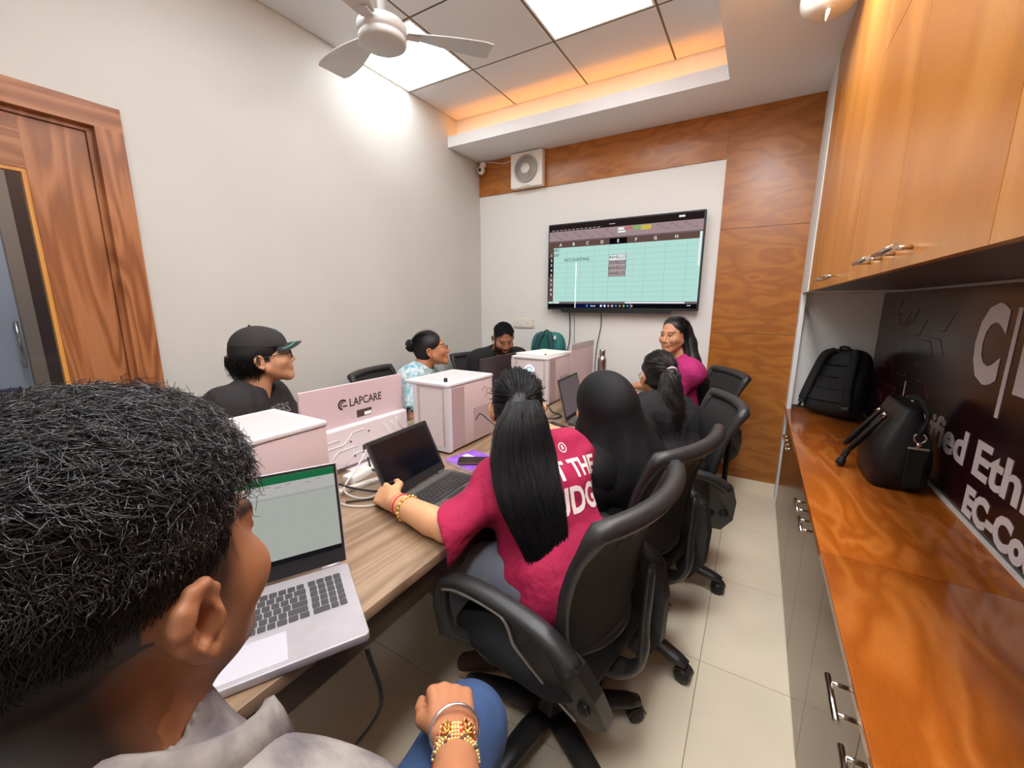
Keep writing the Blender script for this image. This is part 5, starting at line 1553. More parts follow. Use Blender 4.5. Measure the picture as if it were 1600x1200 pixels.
def hand_prims(S, w, fw, back, side, curl=0.3, sc=1.0, thumb=0.5, spread=0.12, fist=False):
    """w wrist, fw towards fingers, back = back-of-hand normal, side +1: thumb on the fw x back side"""
    f = nz(fw); b = nz(np.asarray(back, float) - f * np.dot(back, f)); t = nz(np.cross(f, b)) * side     # t points to the thumb side
    def bend(v, ang): return v * math.cos(ang) - b * math.sin(ang) if True else v
    S.cap(w - f * 0.02 * sc, w + f * 0.02 * sc, 0.026 * sc, 0.028 * sc, 0.015, flat=(b, 0.75))
    lens = (0.9, 1.0, 0.94, 0.76)
    for i in range(4):
        u = (1.5 - i) * 0.0195 * sc
        base = w + f * 0.012 * sc + t * u * 0.75
        kn = w + f * (0.088 - 0.004 * abs(i - 1)) * sc + t * u + b * (0.004 - 0.002 * abs(i - 1.3)) * sc
        S.cap(base, kn, 0.015 * sc, 0.0115 * sc, 0.012)
        d = nz(f + t * (1.5 - i) * spread)
        ang = 0.0; p = kn
        for j, (ln, r0, r1) in enumerate(((0.042, 0.0103, 0.0092), (0.026, 0.0092, 0.0083), (0.021, 0.0083, 0.0066))):
            ang += (curl * (1.25, 1.2, 0.9)[j]) if not fist else (1.35, 1.45, 1.0)[j]
            dv = d * math.cos(ang) - b * math.sin(ang)
            q = p + dv * ln * lens[i] * sc
            S.cap(p, q, r0 * sc, r1 * sc, 0.0035)
            p = q
    # thumb leaves the side of the palm near its base
    tb0 = w + f * 0.022 * sc + t * 0.024 * sc - b * 0.006 * sc
    d1 = nz(f * 0.72 + t * (0.75 * thumb + 0.15) - b * 0.35)
    tb1 = tb0 + d1 * 0.044 * sc
    d2 = nz(f * 0.95 + t * (0.25 * thumb) - b * 0.25); tb2 = tb1 + d2 * 0.032 * sc
    d3 = nz(f * 0.98 - t * 0.15 - b * 0.3); tb3 = tb2 + d3 * 0.025 * sc
    S.cap(tb0, tb1, 0.0155 * sc, 0.0118 * sc, 0.012); S.cap(tb1, tb2, 0.0112 * sc, 0.0098 * sc, 0.004); S.cap(tb2, tb3, 0.0098 * sc, 0.0078 * sc, 0.004)
    S.cap(w + f * 0.03 * sc + t * 0.012 * sc, tb1, 0.012 * sc, 0.010 * sc, 0.014)

class Pose: pass
def pose(hip, face, lean=0.12, height=0.50, female=False, sh_drop=0.0, twist=0.0, shw=None, side=0.0):
    """seated figure: hip centre on the seat, face = facing angle as a unit xy vector, lean forward (rad)"""
    p = Pose()
    f = nz(A(face[0], face[1], 0)); r = np.cross(f, A(0, 0, 1))
    p.f, p.r = f, r
    p.hip = np.asarray(hip, float); p.female = female
    up = nz(A(0, 0, 1) * math.cos(lean) + f * math.sin(lean) + r * side); p.up = up
    T = 0.46 if female else 0.50
    p.neck = p.hip + up * T
    p.chest = p.hip + up * T * 0.66
    ct, st = math.cos(twist), math.sin(twist)
    r2 = nz(r * ct + f * st); p.r2 = r2; p.f2 = nz(np.cross(up, r2))
    w = shw or (0.150 if female else 0.178)
    p.shR = p.neck + r2 * w - up * 0.055; p.shL = p.neck - r2 * w - up * 0.055
    p.l1, p.l2 = (0.27, 0.235) if female else (0.295, 0.26)
    return p

def torso(S, p, g=0.0, k=0.06, bust=True):
    fm = p.female
    rr = 0.094 if fm else 0.105
    hipw = 0.085 if fm else 0.075
    S.cap(p.hip - p.r * hipw, p.hip + p.r * hipw, 0.108 + g, None, k)
    for s in (-1, 1):
        S.cap(p.hip + p.r * s * 0.058, p.chest + p.r2 * s * (0.062 if fm else 0.078) - p.f2 * 0.005, rr * (0.97 if fm else 1) + g, rr + g, k)
    S.cap(p.shL + p.r2 * 0.03, p.shR - p.r2 * 0.03, 0.062 + g, None, k)
    for sh in (p.shL, p.shR):
        S.cap(sh, p.neck + p.up * 0.012, 0.056 + g, 0.048 + g, 0.05)
        S.cap(sh + (p.chest - p.neck) * 0.1, p.chest * 0.75 + sh * 0.25 + (p.chest - p.neck) * .1, 0.06 + g, 0.085 + g, k)
    if fm and bust:
        for s in (-1, 1): S.ell(p.chest + p.r2 * s * 0.065 + p.f2 * 0.08 - p.up * 0.01, A(0.062, 0.055, 0.06) + g, None, 0.04)

def arms(p, wr_R=None, wr_L=None, poleR=None, poleL=None):
    down = A(0, 0, -1.0)
    p.wrR = p.hip + p.f * 0.30 + p.r * 0.16 + A(0, 0, 0.14) if wr_R is None else np.asarray(wr_R, float)
    p.wrL = p.hip + p.f * 0.30 - p.r * 0.16 + A(0, 0, 0.14) if wr_L is None else np.asarray(wr_L, float)
    p.elR = ik(p.shR, p.wrR, p.l1, p.l2, down + p.r * 0.6 - p.f * 0.3 if poleR is None else poleR)
    p.elL = ik(p.shL, p.wrL, p.l1, p.l2, down - p.r * 0.6 - p.f * 0.3 if poleL is None else poleL)

def legs(p, spread=0.10, reach=0.42, shin=0.44, kneeR=None, kneeL=None, ankR=None, ankL=None):
    p.hR = p.hip + p.r * 0.085 - A(0, 0, 0.01); p.hL = p.hip - p.r * 0.085 - A(0, 0, 0.01)
    p.knR = p.hR + p.f * reach + p.r * spread * 0.5 + A(0, 0, 0.03) if kneeR is None else np.asarray(kneeR, float)
    p.knL = p.hL + p.f * reach - p.r * spread * 0.5 + A(0, 0, 0.03) if kneeL is None else np.asarray(kneeL, float)
    p.anR = A(p.knR[0], p.knR[1], 0.09) + p.f * 0.02 if ankR is None else np.asarray(ankR, float)
    p.anL = A(p.knL[0], p.knL[1], 0.09) + p.f * 0.02 if ankL is None else np.asarray(ankL, float)

def build_body(t, p, o, Rm, skin, colf, hh=0.0035, sc=1.0, neck_r=0.053, hands=None, hand_h=0.004, ears=True, arm_scale=1.0, head_kw={}):
    """one mesh: head+neck, torso, arms, hands, legs (overlapping regions meshed at their own resolution)"""
    S = Sdf(); head_prims(S, o, Rm, sc, ears, **head_kw)
    nb = o + Rm @ A(0, -0.022, -0.055) * sc
    S.cap(nb, p.neck + p.up * 0.015, neck_r * sc, (neck_r + 0.006), 0.02)
    S.cap(p.neck + p.up * 0.02, p.neck - p.up * 0.05, neck_r + 0.008, 0.075, 0.04)
    parts = [S.mesh(hh)]
    B = Sdf(); torso(B, p, -0.006)
    for sh, el, wr in ((p.shR, p.elR, p.wrR), (p.shL, p.elL, p.wrL)):
        B.cap(sh, el, 0.047 * arm_scale, 0.038 * arm_scale, 0.03)
    for h_, kn, an in ((p.hR, p.knR, p.anR), (p.hL, p.knL, p.anL)):
        B.cap(h_, kn, 0.080, 0.056, 0.04); B.cap(kn, an, 0.053, 0.036, 0.03)
        B.cap(an, an + p.f * 0.13 - A(0, 0, an[2] * 0.6), 0.034, 0.028, 0.02)
    parts.append(B.mesh(0.012))
    for i, (el, wr) in enumerate(((p.elR, p.wrR), (p.elL, p.wrL))):
        Hh = Sdf()
        Hh.cap(el, wr, 0.0395 * arm_scale, 0.0255 * arm_scale, 0.02)
        Hh.cap(el * 0.72 + wr * 0.28, wr, 0.0405 * arm_scale, 0.026 * arm_scale, 0.02)
        hd = (hands or {}).get('RL'[i], {})
        fw = nz(wr - el) if hd.get('fw') is None else nz(hd['fw'])
        hand_prims(Hh, wr + fw * 0.012, fw, hd.get('back', A(0, 0, 1)), (1 if i == 1 else -1) * hd.get('flip', 1), hd.get('curl', 0.3), hd.get('sc', 0.9 if p.female else 1.0), hd.get('thumb', 0.5), hd.get('spread', 0.08), hd.get('fist', False))
        parts.append(Hh.mesh(hd.get('h', hand_h)))
    Vs, Fs, off = [], [], 0
    for V, F in parts:
        V = smooth(V, F, 1)
        Vs.append(V); Fs.append(F + off); off += len(V)
    n0 = len(Vs[0])
    V = np.concatenate(Vs); F = np.concatenate(Fs)
    col = np.tile(np.array(skin), (len(V), 1)); col[:n0] = colf(Vs[0])
    me = np_mesh('body', V - np.array(t.location), F, True, col=col)
    return place('body', me, 'skin', t), (Vs[0], Fs[0])

def shirt(t, p, mat, o, Rm, g=0.014, sleeve=0.55, sl_r=0.062, h=0.008, seed=1, amp=0.0035, hem=-0.06, neck_r=0.066, name='shirt', neckpt=None, full=False, neck_tilt=0.0, extra=None, wr_r=0.038, el_r=None):
    """torso + sleeves; sleeve = fraction of the upper arm covered, full=True goes to the wrist"""
    S = Sdf(); torso(S, p, g)
    for sh, el, wr in ((p.shR, p.elR, p.wrR), (p.shL, p.elL, p.wrL)):
        if full:
            S.cap(sh, el, 0.058 + g * .4, 0.048 + g * .4, 0.04)
            e2 = wr - nz(wr - el) * 0.01
            S.cap(el, e2 + nz(wr - el) * .03, 0.048 + g * .4, wr_r, 0.02, cut=(e2, wr - el))
        else:
            d = nz(el - sh); e2 = sh + (el - sh) * sleeve
            S.cap(sh, e2 + d * 0.05, 0.058 + g * .4, sl_r, 0.035, cut=(e2, d))
            S.cap(e2 - d * 0.018, e2 + d * 0.1, sl_r - 0.007, sl_r - 0.006, 0, 's')
    if extra: extra(S)
    S.plane(p.hip + p.up * hem, -p.up)
    npnt = p.neck + p.up * 0.012 if neckpt is None else neckpt
    S.cap(npnt + p.up * 0.02 + p.f2 * (0.01), npnt + p.up * 0.16 + p.f2 * (0.05 + neck_tilt), neck_r, neck_r + 0.03, 0.006, 's')
    return sdf_part(name, S, h, mat, t, wrinkles(seed, amp, 44, 6, (1, 1, 0.7)), 1)

def trousers(t, p, mat, g=0.012, h=0.009, seed=3, amp=0.003, name='trousers', hem=True):
    S = Sdf()
    S.cap(p.hip - p.r * 0.08 - A(0, 0, 0.01), p.hip + p.r * 0.08 - A(0, 0, 0.01), 0.112 + g, None, 0.05)
    for h_, kn, an in ((p.hR, p.knR, p.anR), (p.hL, p.knL, p.anL)):
        S.cap(h_, kn, 0.085 + g, 0.062 + g, 0.04)
        e = an + A(0, 0, 0.0)
        S.cap(kn, e, 0.060 + g, 0.046 + g, 0.03, cut=(e, an - kn))
    return sdf_part(name, S, h, mat, t, wrinkles(seed, amp, 34, 6), 1)

def shoe(t, an, f, upper, sole, flatz=0.0, pitch=0.0):
    fr = frame(nz(A(f[0], f[1], -pitch)))
    b = A(an[0], an[1], flatz + 0.045 + 0.05 * pitch)
    L = lambda x, y, z: b + fr @ A(x, y, z)
    S = Sdf()
    S.cap(L(0, -0.045, 0.0), L(0, 0.14, -0.012), 0.040, 0.038, 0.02); S.cap(L(0, -0.04, 0.01), L(0, -0.03, 0.06), 0.038, 0.036, 0.02); S.cap(L(0, -.02, .05), L(0, .08, .01), .03, .03, .02)
    S.plane(L(0, 0, -0.022), -fr[:, 2])
    o1, _, _ = sdf_part('shoe', S, 0.006, upper, t)
    S2 = Sdf(); S2.cap(L(0, -0.045, -0.02), L(0, 0.145, -0.02), 0.045, 0.043, 0.0, cut=(L(0, 0, -0.012), fr[:, 2])); S2.plane(L(0, 0, -0.044), -fr[:, 2])
    me_o, _, _ = sdf_part('sole', S2, 0.006, sole, t)
    me_o.parent = o1
    for k in range(4):
        a, b_ = L(-0.02, 0.02 + 0.022 * k, 0.05 - 0.011 * k), L(0.02, 0.02 + 0.022 * k, 0.05 - 0.011 * k)
        MB().tube([tuple(a - np.array(t.location)), tuple(b_ - np.array(t.location))], 0.003, 5).build('lace', sole, o1)

def scalp_paths(o, Rm, sc, starts, target, n=10, lift=0.006, rad=(0.0755, 0.098, 0.088), cen=(0, -0.012, 0.035), jit=0.0, seed=0, bow=0.0):
    """hair combed over the skull: great-circle paths from unit directions to a target direction (head space)"""
    rs = np.random.RandomState(seed)
    s = starts / np.linalg.norm(starts, axis=1, keepdims=True)
    tg = np.asarray(target, float)
    if tg.ndim == 1: tg = np.tile(tg, (len(s), 1))
    tg = tg / np.linalg.norm(tg, axis=1, keepdims=True)
    om = np.arccos(np.clip(np.sum(s * tg, 1), -1, 1))[:, None]
    out = []
    lf = lift * (1 + 0.5 * rs.randn(len(s)))[:, None]
    for i in range(n):
        u = i / (n - 1)
        d = (np.sin((1 - u) * om) * s + np.sin(u * om) * tg) / (np.sin(om) + 1e-6)
        pt = np.array(cen) + d * (np.array(rad)) + d * (lf * min(1, 0.25 + 3 * u) + bow * math.sin(u * PI))
        if jit: pt = pt + rs.randn(*pt.shape) * jit * math.sin(u * PI)
        out.append(o + (pt * sc) @ Rm.T)
    return np.stack(out, 1)

def rand_dirs(n, fn, seed=0):
    rs = np.random.RandomState(seed); out = []
    while len(out) < n:
        d = rs.randn(n * 3, 3); d /= np.linalg.norm(d, axis=1, keepdims=True)
        out.extend(d[fn(d)])
    return np.array(out[:n])
def is_scalp(d):
    x, y, z = d[:, 0], d[:, 1], d[:, 2]
    return ((z > 0.45 * y + 0.25 - 0.12 * np.clip(np.abs(x) * 2 - .6, 0, 1)) & (y > -0.1)) | ((y <= -0.1) & (z > -0.75)) 

def hair_cap(S, o, Rm, sc, g=0.007, low=-0.06, k=0.02, ears_cut=True, open_z=0.112):
    """close-fitting hair mass over the skull"""
    L = lambda x, y, z: o + Rm @ (A(x, y, z) * sc)
    S.ell(L(0, -0.016, 0.042), A(0.0755 + g, 0.094 + g, 0.084 + g) * sc, Rm, k)
    S.ell(L(0, -0.045, -0.005), A(0.066 + g * .7, 0.062 + g, 0.075) * sc, Rm, 0.03)
    # open the face, ears and neck
    S.ell(L(0, 0.108, -0.030), A(0.068, 0.086, open_z) * sc, Rm, 0.010, 's')
    for s in ((-1, 1) if ears_cut else ()): S.ell(L(s * 0.085, 0.018, -0.035), A(0.03, 0.045, 0.045) * sc, Rm, 0.01, 's')
    S.plane(L(0, 0, low), -Rm[:, 2] + Rm[:, 1] * 0.5)

SK = [srgb(150, 98, 66), srgb(206, 152, 116), srgb(190, 128, 92), srgb(160, 106, 74), srgb(214, 160, 118), srgb(198, 140, 104)]
def pose_hn(hip, neck, face, female=False, twist=0.0, shw=None, l1=None, l2=None):
    hip, neck = np.asarray(hip, float), np.asarray(neck, float)
    p = pose(hip, face, 0.1, female=female)
    up = nz(neck - hip); T = np.linalg.norm(neck - hip)
    p.up = up; p.neck = neck; p.chest = hip + up * T * 0.66
    r = p.r - up * (p.r @ up); f = np.cross(up, nz(r))
    r2 = nz(nz(r) * math.cos(twist) + f * math.sin(twist)); p.r2 = r2; p.f2 = nz(np.cross(up, r2))
    w = shw or (0.150 if female else 0.178)
    p.shR = neck + r2 * w - up * 0.05; p.shL = neck - r2 * w - up * 0.05
    if l1: p.l1, p.l2 = l1, l2
    return p

def person(label, base):
    return thing('person', label, 'person', base)

def lens_ring(mb, c, Rm, w, h, r, loc):
    pts = []
    for i in range(20):
        a = 2 * PI * i / 20
        pts.append(tuple(c + Rm @ A(math.copysign(abs(math.cos(a)) ** 0.7, math.cos(a)) * w, 0, math.copysign(abs(math.sin(a)) ** 0.7, math.sin(a)) * h) - loc))
    mb.tube(pts, r, 6, closed=True)
def glasses(t, o, Rm, sc=1.0, r=0.0018, w=0.026, h=0.019):
    loc = np.array(t.location)
    g = MB()
    for s in (-1, 1):
        lens_ring(g, o + Rm @ (A(s * 0.032, 0.112, 0.0) * sc), Rm, w * sc, h * sc, r, loc)
        g.tube([tuple(o + Rm @ (A(*q) * sc) - loc) for q in ((s * 0.058, 0.108, 0.006), (s * 0.074, 0.085, 0.008), (s * 0.080, 0.02, 0.010), (s * 0.082, -0.012, 0.008), (s * 0.080, -0.03, -0.01))], r, 6)
    g.tube([tuple(o + Rm @ (A(*q) * sc) - loc) for q in ((-0.007, 0.114, 0.004), (0, 0.116, 0.006), (0.007, 0.114, 0.004))], r, 6)
    return g.build('eyeglasses', 'glasses_black', t)

def short_hair(t, o, Rm, sc, n, length, curl, mat, seed, fn, lift=0.5, r0=0.0009, r1=0.0004, seg=8, comb=(0, 1, 0), rad=(0.079, 0.10, 0.091), cen=(0, -0.014, 0.038), name='hair_strands', jitter=0.35):
    """short strands rooted on the skull; curl = (radius, turns)"""
    rs = np.random.RandomState(seed)
    d = rand_dirs(n, fn, seed)
    root = np.array(cen) + d * np.array(rad)
    nrm = d / np.array(rad); nrm /= np.linalg.norm(nrm, axis=1, keepdims=True)
    cb = np.tile(np.array(comb, float), (n, 1)) + jitter * rs.randn(n, 3)
    tan = cb - nrm * np.sum(cb * nrm, 1, keepdims=True); tan /= (np.linalg.norm(tan, axis=1, keepdims=True) + 1e-9)
    ln = length * rs.uniform(0.6, 1.25, n)
    dirv = nrm * lift + tan * (1 - lift); dirv /= np.linalg.norm(dirv, axis=1, keepdims=True)
    b = np.cross(dirv, nrm); b /= (np.linalg.norm(b, axis=1, keepdims=True) + 1e-9); c2 = np.cross(dirv, b)
    ph = rs.uniform(0, 2 * PI, n); trn = curl[1] * rs.uniform(0.6, 1.4, n); cr = curl[0] * rs.uniform(0.5, 1.4, n)
    P = []
    for i in range(seg):
        u = i / (seg - 1)
        ang = ph + trn * 2 * PI * u
        q = root + dirv * (ln * u)[:, None] + tan * (0.35 * ln * u * u)[:, None] - nrm * (0.28 * ln * u * u)[:, None]
        q = q + (b * np.cos(ang)[:, None] + c2 * np.sin(ang)[:, None]) * (cr * min(1, u * 2.5))[:, None]
        P.append(o + (q * sc) @ Rm.T)
    return hair_part(name, np.stack(P, 1), r0, r1, mat, t, 3, seed)

# =============================================================== nearest person, pale shirt
def build_near():
    t = person('person nearest the camera in a pale printed shirt and blue jeans, seen from behind', (2.02, -0.36, 0))
    loc = np.array(t.location)
    p = pose_hn((2.03, -0.36, 0.60), (2.047, -0.338, 1.068), (-0.5, 0.87), twist=0.1)
    arms(p)
    p.wrR = A(2.062, 0.052, 0.688); p.elR = A(2.215, -0.135, 0.80)
    p.shR = A(2.178, -0.245, 0.925); p.shL = A(1.89, -0.43, 0.945)
    p.wrL = A(1.70, -0.40, 0.70); p.elL = ik(p.shL, p.wrL, .295, .26, A(-.4, -.6, -.6))
    legs(p, kneeR=(1.985, 0.185, 0.535), kneeL=(1.60, -0.18, 0.54), ankR=(1.98, 0.20, 0.09), ankL=(1.60, -0.15, 0.09))
    o = A(2.033, -0.296, 1.195); Rm = frame((-0.39, 0.92, 0.0), (0.0, 0.02, 1)); sc = 1.0
    skin = SK[0]
    def fade(x, y, z):
        n = 0.004 * np.sin(x * 310) + 0.004 * np.sin(y * 270 + z * 190)
        line = np.where(y > 0.045, 0.058 + 0.6 * (y - 0.085), np.where(y > 0.012, 0.0, -0.075 - 1.3 * np.clip(-0.01 - y, 0, 0.1)))
        line = np.where((y <= 0.012) & (np.abs(x) > 0.066) & (y > -0.035), 0.012, line)
        m = np.clip((z + n - line + 0.02) / 0.06, 0, 1) * np.clip((0.088 - y) / 0.008, 0, 1)
        m = m * np.where((z < -0.01) & (y < 0.02), np.clip((-0.012 - y) / 0.045, 0, 1), 1.0)
        side = np.clip((z + 0.05) / 0.05, 0, 1) * np.clip((y - 0.008) / 0.01, 0, 1) * np.clip((0.048 - y + 0.2 * z) / 0.02, 0, 1) * (np.abs(x) > 0.05)
        return np.clip(np.maximum(m ** 1.2, side * 0.9), 0, 0.97)
    colf = face_color(o, Rm, sc, skin, fade, beard=0.35, beardcol=(0.05, 0.03, 0.02))
    hands = {'R': dict(fw=A(-0.70, 0.70, -0.10), back=A(0.25, 0.1, 1.0), fist=True, sc=1.08, h=0.0026, thumb=0.25)}
    build_body(t, p, o, Rm, srgb(186, 124, 88), colf, hh=0.0022, sc=sc, neck_r=0.058, hands=hands, head_kw=dict(ear_out=0.25, ear_y=-0.004, ear_base=0.0055))
    # hand skin is painted lighter than the head, as if lit from above
    S = Sdf()
    L = lambda x, y, z: o + Rm @ A(x, y, z)
    S.ell(L(0, -0.012, 0.055), A(0.080, 0.100, 0.086), Rm, 0.02); S.ell(L(0, 0.045, 0.088), A(0.060, 0.048, 0.036), Rm, 0.03)
    S.plane(L(0, -0.02, 0.078), -Rm[:, 2] + 0.25 * Rm[:, 1])
    def lump(X): return wrinkles(5, 0.004, 190, 8)(X)
    sdf_part('hair_base', S, 0.0035, 'hair_base', t, lump, 1)
    top = lambda d: (d[:, 2] > 0.30 - 0.12 * d[:, 1]) & (d[:, 1] < 0.93)
    short_hair(t, o, Rm, sc, 12000, 0.027, (0.0052, 1.5), 'hair_fg', 21, top, 0.42, 0.00055, 0.00022, 10, comb=(0.15, 0.9, 0.1), rad=(0.079, 0.099, 0.085), cen=(0, -0.012, 0.055), jitter=0.5)
    frontf = lambda d: (d[:, 2] > 0.25) & (d[:, 1] > 0.35)
    short_hair(t, o, Rm, sc, 3200, 0.030, (0.006, 1.5), 'hair_fg', 22, frontf, 0.62, 0.0006, 0.00022, 10, comb=(0.2, 1, 0.35), rad=(0.072, 0.092, 0.092), cen=(0, 0.0, 0.045), jitter=0.5, name='fringe_strands')
    midf = lambda d: (d[:, 2] > 0.0) & (d[:, 2] < 0.42) & (d[:, 1] < 0.55)
    short_hair(t, o, Rm, sc, 8000, 0.013, (0.0024, 0.9), 'hair_fg', 25, midf, 0.35, 0.0005, 0.00022, 7, comb=(0.1, 0.3, -0.6), rad=(0.0785, 0.1, 0.086), cen=(0, -0.012, 0.050), jitter=0.6, name='side_strands')
    sidef = lambda d: ((d[:, 2] > -0.30) & (d[:, 2] < 0.36) & (d[:, 1] < 0.52)) & ~((np.abs(d[:, 0]) > 0.72) & (d[:, 1] > -0.38) & (d[:, 2] < -0.2))
    short_hair(t, o, Rm, sc, 6500, 0.009, (0.0006, 0.5), 'hair_base', 23, sidef, 0.30, 0.00045, 0.0002, 4, comb=(0, -0.3, -1), rad=(0.0765, 0.0985, 0.0885), cen=(0, -0.012, 0.035), jitter=0.4, name='clipped_hair')
    # shirt: body, short sleeve, open collar
    S = Sdf(); torso(S, p, 0.018)
    for sh, el in ((p.shR, p.elR), (p.shL, p.elL)):
        d = nz(el - sh); e2 = sh + d * 0.17
        S.cap(sh, e2 + d * .05, 0.068, 0.078, 0.04, cut=(e2, d)); S.cap(e2 - d * .02, e2 + d * .1, 0.070, 0.072, 0, 's')
    S.plane(p.hip - p.up * 0.09, -p.up)
    nk = p.neck + p.up * 0.015
    S.cap(nk, nk + A(0, 0, 0.15) + p.f2 * .04, 0.07, 0.09, 0.006, 's')
    so, SV, SF = sdf_part('shirt', S, 0.0065, 'fg_shirt', t, wrinkles(8, 0.005, 30, 6), 1)
    # collar: stand and fold, open at the throat
    vs = []; fs = []
    n = 44; prof = [(0.0, -0.020), (0.0, 0.030), (0.004, 0.037), (0.011, 0.036), (0.017, 0.018), (0.024, -0.012), (0.0215, -0.014), (0.0125, 0.014), (0.006, 0.026), (0.003, 0.022), (0.003, -0.020)]
    cz = p.neck + A(0.0, 0.0, 0.036)
    fdir = nz(p.f * A(1, 1, 0)); rdir = p.r
    for i in range(n + 1):
        a = -PI * 0.74 + 2 * PI * 0.74 * i / n          # 0 = back of the neck
        d = -fdir * math.cos(a) + rdir * math.sin(a)
        fr = max(0, (0.35 - math.cos(a)) / 1.35)
        for (r_, z_) in prof:
            rr_ = 0.068 + r_ + 0.058 * fr + 0.002 * math.sin(a * 3)
            vs.append(tuple(cz + d * rr_ + A(0, 0, z_ - 0.105 * fr) - loc))
    m = len(prof)
    for i in range(n):
        for j in range(m):
            j2 = (j + 1) % m
            fs.append((i * m + j, (i + 1) * m + j, (i + 1) * m + j2, i * m + j2))
    fs += [tuple(range(m)), tuple(range(n * m, (n + 1) * m))[::-1]]
    MB().add(vs, fs, True).build('collar', 'fg_shirt', t)
    trousers(t, p, 'denim', 0.014, 0.007, seed=4, amp=0.0025, name='jeans')
    for an in (p.anR, p.anL): shoe(t, an, p.f, 'shoe_brown', 'shoe_sole')
    # steel bangle and festival wristbands on the right wrist
    ax_ = nz(p.wrR - p.elR); fw = nz(A(-0.70, 0.70, -0.10)); bk = nz(A(0.25, 0.1, 1.0) - fw * (A(0.25, 0.1, 1.0) @ fw)); sd = np.cross(fw, bk)
    def ring(c, n1, n2, ra, rb, r, nm, mat, par=None, k=40):
        pts = [tuple(c + n1 * ra * math.cos(2 * PI * i / k) + n2 * rb * math.sin(2 * PI * i / k) - loc) for i in range(k)]
        return MB().tube(pts, r, 8, closed=True).build(nm, mat, par or t)
    c0 = p.wrR + fw * 0.020 + bk * 0.004
    ring(c0, sd, nz(bk + fw * 0.55), 0.041, 0.036, 0.0034, 'steel_bangle', 'kara_steel')
    fa = ax_; b2 = nz(bk - fa * (bk @ fa)); s2 = np.cross(fa, b2)
    rr = random.Random(4)
    for k, (off, rad) in enumerate(((-0.008, 0.0305), (-0.024, 0.0315), (-0.048, 0.034))):
        c = p.wrR + fa * off
        band = ring(c, s2, b2, rad, rad * 0.95, 0.0028, 'festival_wristband', 'red_thread')
        nb_ = 22
        for i in range(nb_):
            a = PI * (0.02 + 0.96 * i / (nb_ - 1))
            for rowo in ((-0.0045, 0.0045) if k < 2 else (-0.004, 0.005)):
                q = c + s2 * math.cos(a) * (rad + 0.002) + b2 * math.sin(a) * (rad + 0.002) * .95 + fa * rowo - loc
                mat_ = 'gold_pale' if (i + (rowo > 0)) % 5 else ('red_thread' if k < 2 else 'shoe_brown')
                MB().ball(tuple(q), 0.0032 if k < 2 else 0.0028, 8, 5).build('bead', mat_, band)
        if k < 2:
            for aa, rd in ((PI * 0.36, 0.0125 - k * 0.0015), (PI * 0.72, 0.0095)):
                q = c + (s2 * math.cos(aa) + b2 * math.sin(aa)) * (rad + 0.0035)
                nrm = nz(s2 * math.cos(aa) + b2 * math.sin(aa))
                Mx = Matrix.Translation(Vector(q - loc)) @ Vector(nrm).to_track_quat('Z', 'Y').to_matrix().to_4x4()
                MB().lathe([(0, 0), (rd, 0), (rd * .95, 0.0025), (rd * 0.7, 0.0035), (rd * .6, 0.0025), (rd * 0.35, 0.003), (rd * .2, .006), (0, 0.0065)], 20, Mx, cap=False).build('medallion', 'gold', band)
                for i in range(12):
                    a = 2 * PI * i / 12
                    v = Mx @ Vector((rd * .83 * math.cos(a), rd * .83 * math.sin(a), 0.0035))
                    MB().ball(tuple(v), 0.0016, 6, 4).build('bead', 'gold_pale' if i % 3 else 'red_thread', band)
build_near()

